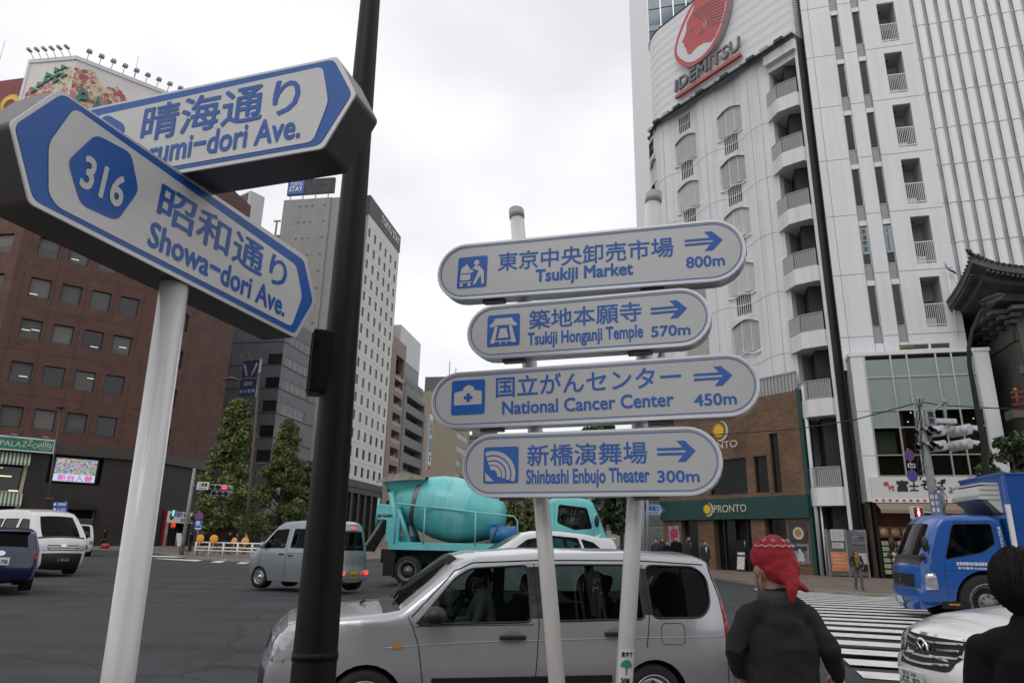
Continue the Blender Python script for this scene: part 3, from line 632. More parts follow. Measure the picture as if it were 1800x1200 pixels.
# ------------------------------------------------------------------ pink balcony block, grey balcony block, beige block further down the street
PINK = mat('pinkish beige render', (.3, .225, .19), .7, var=.08, dirt=.2); PINKL = mat('pale balcony front', (.36, .32, .3), .7, var=.06)
cC = MST @ Vector((77.6, 0, 0)); MC = frame((cC.x, cC.y), 9)
Cb = thing('apartment_building', 'narrow pinkish apartment block with recessed balconies next to white hotel', 'building', MC)
hs = [(3.3, 9.6, 7.2+4.08*k, 7.2+4.08*k+3.0) for k in range(9)]; hs[-1] = (3.3, 9.6, 38.7, 44.6)
m = MB(); facade(m, 0, 10.6, .3, 48.5, hs, 0, 2.4); m.box(.02, 10.58, 2.38, 10, .3, 48.4, 0)
m.build('wall', [PINK], Cb)
for a, b, c, d in hs: MB().box(a, b, -.06, .1, c-.05, c+.95).box(a+4, a+4.5, .2, .7, c+.95, c+1.7).build('balcony', PINKL, Cb)
GB = mat('grey balcony render', (.2, .2, .205), .7, var=.1, dirt=.2); GB2 = mat('white penthouse panel', (.6, .61, .6), .5, var=.03)
cD = MST @ Vector((88.6, 0, 0)); MD = frame((cD.x, cD.y), 9)
Db = thing('office_building', 'grey block with deep balcony bands and a white box on its roof', 'building', MD)
hs = [(2.6, 18.3, z-1.9, z) for z in (36.65, 32.6, 28.45, 24.2, 20, 15.8, 11.6, 7.4)]
m = MB(); facade(m, 0, 19.4, .3, 37.6, hs, 0, 2.2); m.box(.02, 19.3, 2.18, 12, .3, 37.6, 0); m.box(.5, 18.5, .6, 10, 37.6, 41.5, 0)
m.box(-3.2, 14.4, .9, 9, 41.5, 45.3, 1); m.box(-3.2, 14.4, .85, 9, 45.3, 53.5, 2)
for i in range(16): m.box(1.5+i, 1.62+i, .05, .15, 37.6, 39.6, 2)
m.box(1.5, 17.2, .0, .2, 39.6, 39.9, 0)
m.build('wall', [GB, mat('dark glass band', (.03, .033, .036), .3), GB2], Db)
for a, b, c, d in hs:
    m = MB()
    for i in range(9): m.box(a+.5+i*1.7, a+1.6+i*1.7, 1.9, 1.98, c+.1, d-.15)
    m.build('balcony_window', GREYGLASS, Db)
m = MB(); m.box(19.6, 22.4, -1.5, -.9, 19.6, 35, 0); m.box(19.8, 22.2, -1.55, -1.5, 29.2, 33.5, 1); m.box(19.8, 22.2, -1.55, -1.5, 24.8, 28.6, 2); m.box(19.8, 22.2, -1.55, -1.5, 19.8, 21.2, 3)
for z in (22.2, 23.2, 30, 31.5): put_text(m, '事', 20.3, z, 21.7, z+.8, -1.57, 4, bold=.03)
tag(m.build('projecting_sign', [WHITE, mat('sign grey', (.3, .32, .34), .5), mat('sign teal', (.12, .25, .28), .5), mat('sign red', (.4, .02, .02), .5), BLACK], None, MD), 'tall stacked white projecting shop sign with a red panel at its foot', 'sign')
BE = mat('beige tile', (.3, .265, .2), .65, var=.1, dirt=.12)
cE = at(799, 830, 220); ME = frame((cE.x, cE.y), 9); MEf = ME.inverted() @ frame((cE.x, cE.y), 100)
Eb = thing('office_building', 'distant beige block with bands of windows and aerials on its roof', 'building', ME)
zz = lambda px, py: (EYEV + ray(px, py)*(220/ray(px, py).y)).z
t1 = zz(799, 756); pitch = (zz(799, 756)-zz(799, 780)); top = zz(770, 686)
zs_ = [t1-pitch*k for k in range(-2, 9)]
m = MB(); facade(m, 0, 20, 0, top, [(1, 19, z-pitch*.45, z) for z in zs_], 0, .3); m2 = MB(); facade(m2, -14, 0, 0, top, [(-13, -.8, z-pitch*.45, z) for z in zs_], 0, .3); m.add(m2.v, m2.f, 0, False, MEf)
m.box(0, 20, .4, 14, 0, top, 0); m.box(2, 18, 1, 12, top, zz(770, 658), 1); m.build('wall', [BE, mat('roof grey', (.12, .12, .13), .7)], Eb)
for z in zs_:
    window(Eb, 1, 19, z-pitch*.45, z, .15, WHITE, GREYGLASS, 8, 1, .15, .1)
    window(Eb, 0, 12.2, 0, pitch*.45, 0, WHITE, GREYGLASS, 5, 1, .15, .1).matrix_local = MEf @ Matrix.Translation((-13, .15, z-pitch*.45))
m = MB()
for x, y in ((3, 4), (12, 4)):
    b0 = zz(770, 658); m.tube([(x, y, b0), (x, y, b0+5.5)], .12, 6)
    for k in range(4): m.tube([(x-1.2, y, b0+2.2+k*.9), (x+1.2, y, b0+2.6+k*.9)], .07, 5)
m.build('aerials', STEEL, Eb)
def plain_block(name, label, pxl, pxr, pytop, Yd, c, az, floors, dp=20, gl=DARKGLASS):
    a = at(pxl, 900, Yd); M = frame((a.x, a.y), az); x1 = loc_on(M, pxr, 900)[0]; zt = loc_on(M, (pxl+pxr)/2, pytop)[1]
    T = thing(name, label, 'building', M); m = MB(); hs = [(.04*x1, .96*x1, .3+zt*(k+.35)/floors, .3+zt*(k+.8)/floors) for k in range(1, floors)]
    facade(m, 0, x1, 0, zt, hs, 0, .3); m.box(0, x1, .32, dp, 0, zt-.02); m.box(.2*x1, .6*x1, 2, dp-3, zt, zt+3)
    m.build('wall', c, T)
    for h in hs: window(T, *h, .12, STEEL, gl, max(3, int(x1/2.5)), 1, .12, .1)
    return T
plain_block('office_building', 'distant grey-brown block at the end of the avenue behind the mixer drum', 803, 905, 764, 300, mat('taupe tile', (.16, .14, .12), .7, var=.1), 96, 11)
plain_block('office_building', 'distant pale block far down the avenue between mixer drum and cab', 890, 985, 800, 330, mat('pale concrete', (.3, .3, .29), .7, var=.1), 96, 9)
plain_block('office_building', 'distant block behind the trees left of the sign post', 985, 1120, 770, 260, mat('light tile', (.34, .33, .31), .7, var=.08), 100, 9)
plain_block('shop_building', 'dark green-grey building just left of the brick cafe beyond street name plate', 1090, 1180, 770, 95, mat('grey green render', (.12, .14, .13), .6, var=.15), 145, 6, 12)
# ------------------------------------------------------------------ white chamfered corner building with the oil company screen
WR = mat('white render', (.7, .705, .72), .6, var=.05, vs=.5, dirt=.18); SEAM = mat('render joint', (.36, .36, .36), .8)
I = thing('office_building', 'white corner tower with arched windows, stacked balconies and wide sign screen on top', 'building', MI)
wave = lambda x: -.12*math.cos(2*math.pi*(x+3.35)/3.95)
def wrap(x):           # local plan of the facade; the left end turns the corner on a 3 m radius
    if x >= -11.6: return Vector((x, wave(x), 0))
    a = (-11.6-x)/3.0
    if a <= 1.5: return Vector((-11.6-3*math.sin(a), 3-3*math.cos(a)+wave(x)*math.cos(a), 0))
    return Vector((-11.6-3*math.sin(1.5), 3-3*math.cos(1.5)+(x+11.6+4.5)*-1, 0))
FL = 3.87
wins = []
for k in range(6):
    zb = 9.4+FL*k
    if k: wins += [(-6.35, -4.3, zb, zb+2.15), (-10.25, -8.2, zb-.1, zb+2.05), (-14.0, -12.2, zb-.2, zb+1.95), (-17.3, -16, zb-.2, zb+1.95)]
xs = sorted({-25, -21, *[round(-18+.33*i, 3) for i in range(48)], -2.3, *[v for h in wins for v in h[:2]]}); zs = sorted({.3, 9.6, 33.3, *[v for h in wins for v in h[2:]]})
m = MB()
for i in range(len(xs)-1):
    for j in range(len(zs)-1):
        cx, cz = (xs[i]+xs[i+1])/2, (zs[j]+zs[j+1])/2
        if any(h[0] < cx < h[1] and h[2] < cz < h[3] for h in wins) or (cz < 9.6 and cx > -12.6): continue
        a, b = wrap(xs[i]), wrap(xs[i+1]); m.add([(a.x, a.y, zs[j]), (b.x, b.y, zs[j]), (b.x, b.y, zs[j+1]), (a.x, a.y, zs[j+1])], [(0, 1, 2, 3)], 0, True)
def inward(x): d = wrap(x+.05)-wrap(x-.05); return Vector((-d.y, d.x, 0)).normalized()
for a, b, c, d in wins:
    p, q = wrap(a), wrap(b); ni = inward((a+b)/2)*.2
    P, Q = p+ni, q+ni
    m.add([(p.x, p.y, c), (q.x, q.y, c), (q.x, q.y, d), (p.x, p.y, d), (P.x, P.y, c), (Q.x, Q.y, c), (Q.x, Q.y, d), (P.x, P.y, d)], [(0, 1, 5, 4), (1, 2, 6, 5), (2, 3, 7, 6), (3, 0, 4, 7)], 0)
    # corner fillets that make the head of the opening a shallow arch
    n = 10; L = (q-p)
    arc = [(t/n, d-.42+.36*math.sin(math.pi*t/n)) for t in range(n+1)]; off = ni*.06
    vs = [(*(p+L*u+off).xy, z) for u, z in arc]+[(*(p+L*u+off).xy, d) for u, z in arc]
    m.add(vs, [(i, i+1, n+2+i, n+1+i) for i in range(n)], 0)
    sl = [(*(p+L*u-ni*.25).xy, c-.16-.08*math.sin(math.pi*u*3)) for u in [t/n for t in range(n+1)]]; m.tube(sl, .05, 6, 0)
for k in range(6):
    z = 8.6+FL*k; m.tube([(*(wrap(x)-inward(x)*.0).xy, z+.12*math.sin(x*1.6)) for x in [-16+.4*i for i in range(35)]], .018, 4, 1)
for x in (-7.3, -3.55, -2.75, -11.2): p = wrap(x); m.box(p.x-.012, p.x+.012, p.y-.012, p.y+.02, 10.3, 32.5, 1)
m.box(-2.3, -1.95, .0, .5, .3, 32.6, 0); m.box(.04, .22, -.1, 2.4, .3, 32.6, 0)       # posts either side of the balconies
m.box(-1.95, .05, 1.9, 2.0, 4.6, 32.6, 2); m.box(-2.0, -1.95, .45, 1.95, .3, 32.6, 2); m.box(-2.3, .22, -.02, 2.0, 31.5, 33.2, 0); m.box(-2.0, .2, -.4, -.02, 31.9, 32.6, 0)
m.box(-12, .2, 3.2, 14, .3, 41, 0)
m.box(.225, .25, -.06, 14, .3, 41, 3)
m.build('wall', [WR, SEAM, mat('balcony wall grey', (.3, .3, .3), .7), mat('gap dark', (.03, .035, .032), .8)], I)
CURT = mat('curtained window', (.43, .42, .4), .4, var=.15, vs=3, stretch=(4, 4, .2), rand=.4)
for a, b, c, d in wins:
    p, q = wrap(a), wrap(b); ni = inward((a+b)/2)*.13; ang = math.atan2(q.y-p.y, q.x-p.x)
    wd = window(I, 0, round((q-p).length, 2), 0, d-c, 0, WHITE, CURT, 3 if a > -7 else 1, 1, .05, .06)
    wd.matrix_local = Matrix.Translation((p.x+ni.x, p.y+ni.y, c)) @ Matrix.Rotation(ang, 4, 'Z')
for a, b, c, d in wins:
    m = MB(); mid = (a+b)/2
    for i in range(7):
        x = mid-.48+.16*i; p = wrap(x); ni = inward(x)
        for z0, z1 in ((d+.32+.02*(i % 3), d+.92), (d+1.0, d+1.62-.03*(i % 2))):
            Mx = Matrix.Translation(p-ni*.0) @ Matrix.Rotation(math.atan2(-ni.x, ni.y), 4, 'Z'); m.box(-.034, .034, -.03, .02, z0, z1, 0, Mx)
    if d+1.7 < 32.6: m.build('vent_grille', mat('vent slot', (.025, .025, .025), .9, spec=.1), I)
RAIL = mat('balcony rail', (.36, .36, .37), .4, .3)
for k in range(-1, 6):
    zf = 9.6+FL*k-.1 if k >= 0 else 4.75; m = MB()
    pl = [(-2.25, .25), (-2.25, -.15), (-1.2, -.62), (.02, -.3), (.02, 1.95), (-1.95, 1.95), (-1.95, .25)]
    n = len(pl); m.add([(p[0], p[1], z) for z in (zf-.95, zf) for p in pl], [tuple(range(n)), tuple(range(n, 2*n)), *[(i, (i+1) % n, n+(i+1) % n, n+i) for i in range(n)]])
    Bc = m.build('balcony', WR, I)
    r_ = MB(); path = [(-2.2, -.1), (-1.2, -.55), (-.02, -.24)]
    for (x0, y0), (x1, y1) in zip(path, path[1:]):
        for i in range(13):
            t_ = i/12; x, y = x0+(x1-x0)*t_, y0+(y1-y0)*t_; r_.box(x-.025, x+.025, y-.012, y+.012, zf, zf+1.05)
    for z in (zf+.06, zf+1.05): r_.tube([(x, y, z) for x, y in path], .03, 6)
    r_.add([(x, y+.06, z) for x, y in path for z in (zf+.1, zf+.98)], [(0, 2, 3, 1), (2, 4, 5, 3)]); r_.build('railing', RAIL, Bc)
    d_ = MB(); d_.box(-1.5, -.4, 1.84, 1.9, zf, zf+2.1); d_.build('balcony_door', DARKGLASS, Bc); MB().box(-1.9, -1.5, .9, 1.4, zf, zf+.8, bev=.03).build('air_conditioner', WR, Bc)
# sign screen: ribbed mesh wrapped round the corner
SC = bpy.data.materials.new('ribbed sign mesh'); SC.use_nodes = True; MATS['ribbed sign mesh'] = SC; t = SC.node_tree; b = t.nodes['Principled BSDF']; b.inputs['Base Color'].default_value = (.7, .705, .71, 1); b.inputs['Roughness'].default_value = .55
tcn = t.nodes.new('ShaderNodeTexCoord'); wv = t.nodes.new('ShaderNodeTexWave'); wv.bands_direction = 'Z'; wv.inputs['Scale'].default_value = .42; wv.inputs['Distortion'].default_value = 1.2; wv.inputs['Detail'].default_value = 3
w2 = t.nodes.new('ShaderNodeTexWave'); w2.bands_direction = 'X'; w2.inputs['Scale'].default_value = 2.6
ad = t.nodes.new('ShaderNodeMath'); ad.operation = 'MULTIPLY_ADD'; ad.inputs[1].default_value = .35
bn = t.nodes.new('ShaderNodeBump'); bn.inputs['Strength'].default_value = .3; bn.inputs['Distance'].default_value = .1
t.links.new(tcn.outputs['Object'], wv.inputs['Vector']); t.links.new(tcn.outputs['Object'], w2.inputs['Vector']); t.links.new(w2.outputs['Fac'], ad.inputs[0]); t.links.new(wv.outputs['Fac'], ad.inputs[2]); t.links.new(ad.outputs[0], bn.inputs['Height']); t.links.new(bn.outputs[0], b.inputs['Normal'])
m = MB()
def scr(x):
    if x >= -10.6: return Vector((x, -.45, 0))
    a = min(1.5, (-10.6-x)/3.0); e = max(0, (-10.6-x)-4.5)
    return Vector((-10.6-3*math.sin(a), 2.55-3*math.cos(a)+e, 0))
xs = [-22, -18]+[-15.2+.25*i for i in range(20)]+[-10.2, -6, -2, .25]
for i in range(len(xs)-1):
    a, b = scr(xs[i]), scr(xs[i+1]); m.add([(a.x, a.y, 33.0), (b.x, b.y, 33.0), (b.x, b.y, 41.1), (a.x, a.y, 41.1)], [(0, 1, 2, 3)], 0, True)
m.add([(.25, -.45, 33), (.25, 3, 33), (.25, 3, 41.1), (.25, -.45, 41.1)], [(0, 1, 2, 3)])
m.build('sign_screen', SC, I)
m = MB(); m.tube([(*scr(x).xy, 41.1) for x in xs], .07, 6); m.build('screen_edge', mat('edge black', (.03, .03, .03), .5), I)
LEDGE = mat('dark green ledge', (.02, .035, .03), .5)
m = MB(); 
for z, o in ((32.72, -.12), (32.95, .1)): m.tube([(scr(x).x, scr(x).y+o-.1, z) for x in xs[2:]], .1, 6)
for i in range(13): p = scr(-13.5+i*1.08); m.box(p.x-.3, p.x+.3, p.y-.42, p.y-.1, 32.68, 32.9, 1 if i % 2 else 0)
m.build('light_ledge', [LEDGE, STEEL], I)
m = MB()
for k, z in enumerate((29.2, 30.3, 31.4, 32.5, 33.6, 34.7)): p = scr(-15.6); m.box(p.x-.35, p.x-.1, p.y-.5, p.y+.5, z, z+.85)
m.build('side_lettering', WHITE, I)
# the emblem: red almond outline, white field, red head in profile with flowing hair
def sp(px, py, o=-.75): return loc_on(MI, px, py, o)
ez = lambda x, y: (1100+x/6, y/6)
RED = mat('emblem red', (.48, .085, .09), .5, var=.05); EW = mat('emblem white', (.62, .64, .66), .5); EGR = mat('letter grey', (.17, .17, .18), .5)
emb = [ez(*p) for p in [(522, 555), (545, 440), (600, 280), (680, 110), (760, -20), (900, -150), (1040, -170), (1110, -80), (1105, 60), (1050, 280), (960, 480), (850, 620), (740, 700), (650, 725), (580, 690), (535, 630)]]
inn = [ez(*p) for p in [(550, 545), (572, 430), (640, 260), (720, 90), (800, -20), (920, -125), (1030, -140), (1085, -70), (1078, 60), (1030, 270), (940, 460), (840, 590), (740, 660), (665, 672), (605, 640), (562, 600)]]
fld = smooth_poly([sp(*p) for p in emb], 2); fin = smooth_poly([sp(*p) for p in inn], 2)
m = MB(); m.prism(fld, -.9, -.5, 0, side_m=2); m.sheet(fin, -.915, 1)
head = [ez(*p) for p in [(765, -10), (720, 130), (690, 190), (660, 250), (655, 330), (640, 390), (605, 462), (633, 470), (632, 500), (648, 520), (660, 550), (672, 585), (700, 585), (735, 545), (780, 500), (840, 465), (915, 455), (960, 400), (1010, 280), (1045, 160), (1070, 30), (1078, -70), (1000, -130), (880, -100)]]
m.sheet([sp(*p) for p in head], -.925, 0)
for i in range(9):
    f = i/8; a = (725+f*190, 170+f*140); c1 = (840+f*90, 40+f*200); e_ = (1085-f*40, -60+f*300)
    L = [sp(*ez(a[0]*(1-t_)**2+2*c1[0]*t_*(1-t_)+e_[0]*t_**2, a[1]*(1-t_)**2+2*c1[1]*t_*(1-t_)+e_[1]*t_**2)) for t_ in [k/8 for k in range(9)]]
    m.tube([(p[0], -.94, p[1]) for p in L], .045, 4, 1, flat=.4)
for cpath in ([(820, 240), (860, 235), (865, 280), (845, 330), (795, 375)], [(825, 265), (845, 262), (842, 300), (815, 330)], [(720, 295), (690, 310), (665, 330)], [(722, 300), (690, 350), (685, 315)]):
    m.tube([(*sp(*ez(*p))[:1], -.94, sp(*ez(*p))[1]) for p in cpath], .045, 4, 1, flat=.4)
m.build('emblem', [RED, EW, STEEL], I)
m = MB(); a, b = sp(*ez(525, 990)), sp(*ez(1190, 560)); a2 = sp(*ez(530, 890))
put_text(m, 'IDEMITSU', a[0], a[1]+.1, sp(*ez(1200, 520))[0], a2[1]+.3, -.85, bold=.03, shear=.1, thick=.2); m.build('lettering', EGR, I)
m = MB(); z = sp(*ez(540, 1040))[1]; m.box(a[0], sp(*ez(1205, 560))[0]+.05, -.85, -.6, z, z+.22); m.build('red_bar', RED, I)
# ------------------------------------------------------------------ brick cafe at its foot
BR = brick('cafe brick', (.21, .115, .06), (.13, .07, .042), (.1, .075, .055), .26, .085, .012, .85, var=.25)
GRN = mat('fascia green', (.006, .05, .042), .5, var=.08); GOLD = mat('sun yellow', (.75, .45, .02), .5); IVORY = mat('ivory lettering', (.5, .47, .38), .5)
Pc = thing('cafe_building', 'two-storey brown brick cafe front with dark green fascia at the foot of white tower', 'building', MI)
hs = [(-8.5, -5.7, 4.65, 6.75), (-5.15, -4.25, 4.65, 6.75), (-3.97, -3.4, 4.6, 7.95), (-11.6, -9.4, 4.65, 6.75)]
m = MB(); facade(m, -12.5, -1.95, 4.35, 10.2, hs, -.45, .35)
hs2 = [(-11.0, -9.65, .3, 3.3), (-8.4, -5.7, .3, 3.3), (-4.75, -3.4, .3, 3.3)]; facade(m, -12.5, -1.95, .25, 3.35, hs2, -.42, .5)
m.add([(-12.5, -.45, 10.2), (-1.95, -.45, 10.2), (-1.95, .4, 10.2), (-12.5, .4, 10.2)], [(0, 1, 2, 3)]); m.add([(-12.5, -.45, .25), (-12.5, 3, .25), (-12.5, 3, 10.2), (-12.5, -.45, 10.2)], [(0, 1, 2, 3)])
m.add([(-1.95, -.45, .25), (-1.95, .5, .25), (-1.95, .5, 10.2), (-1.95, -.45, 10.2)], [(0, 1, 2, 3)])
m.build('brick_wall', BR, Pc)
CAFEG = mat('cafe glass', (.012, .013, .013), .1, spec=.18, var=.3, vs=.8)
for h in hs: window(Pc, *h, -.3, DARKFR, CAFEG, 1, 1, .07, .08)
m = MB(); m.box(-11, -3.4, .3, .4, .25, 3.4, 0)
for x in (-7.9, -7.1, -6.2): m.box(x, x+.07, -.1, 0, .3, 3.3, 1)
m.build('shopfront', [VOID, DARKFR], Pc)
for a in ((-11, -9.65, -.05, 0), (-8.4, -7.15, .02, .05), (-4.75, -3.4, -.05, 0)): MB().box(*a, .3, 3.3).build('shop_glass', CAFEG, Pc)
m = MB(); m.box(-12.6, -1.8, -.62, -.42, 3.2, 4.42); m.build('fascia', GRN, Pc)
m = MB(); m.box(-1.95, -1.72, -.5, .3, .3, 10.2); m.box(-1.97, -1.9, -.52, -.4, 10.2, 10.3); m.build('corner_trim', GRN, Pc)
m = MB(); m.tube([(-1.55, -.35, .3), (-1.55, -.35, 10.4)], .1); m.tube([(-1.35, -.2, .3), (-1.35, -.2, 4.4)], .06); m.build('drainpipe', WR, Pc)
def sun_logo(x, z, r, y):
    m = MB(); P = []
    for i in range(32): a = math.pi*i/16; k = r*(.95 if i % 2 == 0 else .6); P.append((x+k*math.cos(a), z+k*math.sin(a)))
    m.sheet(P, y, 0)
    A = [(x+.28*r+r*1.05*math.cos(a), z-.1*r+r*1.15*math.sin(a)) for a in [(-.62+1.05*i/14)*math.pi for i in range(15)]]; Bk = [(x+.05*r+r*1.0*math.cos(a), z+r*1.05*math.sin(a)) for a in [(-.62+1.05*i/14)*math.pi for i in range(15)]]
    m.prism(A+Bk[::-1], y-.03, y+.03, 1); return m
sun_logo(-8.62, 3.82, .36, -.66).build('sun_emblem', [GOLD, IVORY], Pc)
m = MB(); put_text(m, 'PRONTO', -8.1, 3.6, -5.74, 4.03, -.66, bold=.02, thick=.02); m.build('lettering', IVORY, Pc)
sun_logo(-7.5, 8.55, .55, -.5).build('sun_emblem', [GOLD, IVORY], Pc)
m = MB(); put_text(m, 'PRONTO', -9.1, 7.42, -6.18, 7.85, -.5, bold=.03, thick=.04); m.build('lettering', IVORY, Pc)
m = MB(); 
for i in range(46): x = -12.4+i*.23; m.box(x, x+.05, -.4, -.37, 10.2, 11.25)
m.box(-12.5, -1.9, -.42, -.35, 11.25, 11.33); m.add([(-12.4, -.34, 10.2), (-1.9, -.34, 10.2), (-1.9, -.34, 11.25), (-12.4, -.34, 11.25)], [(0, 1, 2, 3)]); m.build('roof_railing', RAIL, Pc)
# posters on the brick piers
def poster(x0, x1, z0, z1, M, label, base, items, y=-.45, group=None):
    o = tag(MB().box(x0, x1, y-.02, y, z0, z1).build('poster', base, None, M), label, 'poster', group)
    for nm, mt, f in items:
        m = MB(); f(m); m.build(nm, mt, o)
    return o
disc = lambda x, z, r, y: (lambda m: m.sheet([(x+r*math.cos(i*.314), z+r*math.sin(i*.314)) for i in range(20)], y))
poster(-3.22, -2.12, 1.95, 2.98, MI, 'dark food poster with a round white plate on the right brick pier', mat('poster dark', (.03, .035, .035), .4, var=.5, vs=4), [('plate', mat('plate white', (.5, .47, .42), .4), disc(-2.65, 2.4, .33, -.475)), ('pasta', mat('pasta', (.35, .2, .06), .6, var=.4, vs=12), disc(-2.65, 2.42, .2, -.48))])
poster(-3.2, -2.12, .8, 1.86, MI, 'black and white photo poster below the plate poster', mat('photo grey', (.16, .17, .2), .4, var=.9, vs=2.2), [('figure', mat('photo white', (.45, .46, .5), .4, var=.3, vs=5), lambda m: m.sheet([(-2.85, .95), (-2.4, .95), (-2.45, 1.35), (-2.55, 1.45), (-2.6, 1.6), (-2.72, 1.6), (-2.75, 1.4), (-2.82, 1.3)], -.475)), ('band', mat('photo black', (.02, .02, .025), .4), lambda m: m.sheet([(-3.05, 1.5), (-2.2, 1.5), (-2.2, 1.72), (-3.05, 1.72)], -.473))])
poster(-12.05, -11.15, 1.2, 2.85, MI, 'colourful poster of red fruit desserts on the left brick pier', mat('poster lilac', (.3, .25, .45), .4, var=.6, vs=2), [('fruit', mat('fruit red', (.4, .04, .05), .5, var=.5, vs=6), disc(-11.6, 2.35, .36, -.475)), ('cream', mat('cream yellow', (.6, .5, .25), .5, var=.2, vs=6), disc(-11.6, 1.55, .33, -.476)), ('berries', mat('berry', (.25, .03, .06), .5, var=.4, vs=9), disc(-11.55, 1.8, .25, -.479))])
m = MB(); m.box(-.3, .3, -.04, .0, 0, 1.75, 0, Matrix.Rotation(R(-10), 4, 'X')); m.box(-.3, .3, .3, .33, 0, 1.7, 0, Matrix.Rotation(R(10), 4, 'X'))
AB = tag(m.build('menu_stand', BLACK, None, MI @ Matrix.Translation((-6.15, -1.0, .3))), 'black A-frame menu stand with white sheets by the cafe door', 'menu stand')
m = MB(); m.box(-.25, .25, -.06, -.045, .9, 1.65, 0, Matrix.Rotation(R(-10), 4, 'X')); m.box(-.25, .25, -.06, -.045, .1, .8, 0, Matrix.Rotation(R(-10), 4, 'X')); m.build('menu_sheet', mat('menu paper', (.55, .53, .5), .6, var=.35, vs=6), AB)
# ------------------------------------------------------------------ white slab building with slot windows and the noodle shop
SCALE = .8; zsc = lambda z: 1.6+(z-1.6)*SCALE
WP = mat('white metal panel', (.73, .735, .75), .45, var=.03, vs=.4, dirt=.1); WJ = mat('panel joint grey', (.22, .23, .24), .7); SPAN = mat('grey spandrel', (.3, .33, .33), .4)
Wb = thing('office_building', 'white panelled tower with slot windows and railed balcony recesses right of the corner tower', 'building', MW)
P0 = 13.42
hs = [(x, x+.42, P0+3.68*k-.98, P0+3.68*k+2.4) for x in (2.36, 3.6) for k in range(10)]; hb = [(5.03, 6.02, zsc(16.15)+3.68*k, zsc(19.75)+3.68*k) for k in range(10)]
hz = loc_on(MW, 1580, 606); hz2 = loc_on(MW, 1632, 601); hz3 = loc_on(MW, 1669, 599); hzb = loc_on(MW, 1582, 615)
hx = [(hz[0], hz2[0], hzb[1], hz[1]), (hz2[0]+.08, hz3[0], hzb[1], hz[1])]
m = MB(); facade(m, .62, 6.78, 11, 46, hs+hb+hx, 0, .18, 0); 
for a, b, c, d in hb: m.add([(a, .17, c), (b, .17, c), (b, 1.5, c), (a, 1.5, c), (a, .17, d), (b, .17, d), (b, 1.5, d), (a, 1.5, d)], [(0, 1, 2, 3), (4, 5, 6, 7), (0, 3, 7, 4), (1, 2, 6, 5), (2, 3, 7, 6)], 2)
for k in range(10):
    z = zsc(15.67)+3.68*k
    for a, b in ((.62, 2.34), (2.8, 3.58), (4.04, 6.78)): m.box(a, b, -.008, .01, z, z+.03, 1)
for x in (1.06, 4.02, 2.34, 2.79, 3.58): m.box(x, x+.022, -.009, .01, 11, 46, 1)
m.box(.62, .66, 0, 9, 0, 46, 3); m.add([(6.78, 0, 0), (6.78, 10, 0), (6.78, 10, 46), (6.78, 0, 46)], [(0, 1, 2, 3)]); m.box(-.6, .62, .75, 9, 0, 46, 3)
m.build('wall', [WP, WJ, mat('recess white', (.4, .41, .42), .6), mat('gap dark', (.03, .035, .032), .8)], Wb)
for a, b, c, d in hs:
    window(Wb, a, b, c+.98, d, .08, ALU, DARKGLASS, 1, 1, .03, .05)
for a, b, c, d in hs: MB().box(a+.02, b-.02, .1, .13, c, c+.96).build('spandrel', SPAN, Wb)
for h in hx: window(Wb, *h, .06, ALU, DARKGLASS, 1, 1, .03, .05)
m = MB(); put_text(m, 'BERAMI', hx[0][0]+.05, hx[0][2]+.12, hx[0][0]+.75, hx[0][2]+.3, .05, bold=.02); m.build('window_lettering', mat('letter yellow', (.35, .4, .05), .5), Wb)
for a, b, c, d in hb:
    m = MB()
    for i in range(11): x = a+.03+i*(b-a-.06)/10; m.box(x-.012, x+.012, .02, .05, c+.03, c+1.32)
    for z in (c+.1, c+1.28): m.box(a+.01, b-.01, .015, .055, z, z+.05)
    m.build('balcony_railing', WHITE, Wb)
    MB().box(a+.5, b-.03, 1.42, 1.46, c+.02, c+1.9).build('balcony_door', DARKGLASS, Wb); MB().box(a+.1, a+.7, .7, 1.1, c, c+.7).build('air_conditioner', WP, Wb); MB().ball((a+.35, .8, d-.02), (.07, .07, .02), 8).build('ceiling_light', BLACK, Wb)
def wt(x0, y0, x1, y1, y=.06): a = loc_on(MW, x0, y0, y); b = loc_on(MW, x1, y1, y); return a[0], a[1], b[0], b[1]
k = 1
for x in (2.36, 3.6):
    Bn = tag(MB().box(x+.04, x+.38, .055, .07, P0+3.68*k+.7-.05, P0+3.68*k+2.3).build('window_banner', mat('banner pale', (.34, .4, .4), .6), None, MW), 'pale tea lesson banner with '+('Japanese' if x < 3 else 'English')+' lettering inside a slot window', 'banner')
    m = MB()
    if x < 3:
        for i, ch in enumerate('茶道教室'): z = P0+3.68+2.2-i*.36; put_text(m, ch, x+.09, z-.3, x+.33, z, .05, bold=.03)
    else:
        V, F = text_mesh('Tea Ceremony', .02); bx = max(v[0] for v in V); s_ = 1.5/bx
        m.add([(x+.13+v[1]*.2, .05, P0+3.68+2.25-v[0]*s_) for v in V], F)
    m.build('lettering', mat('banner green', (.03, .07, .06), .6), Bn)
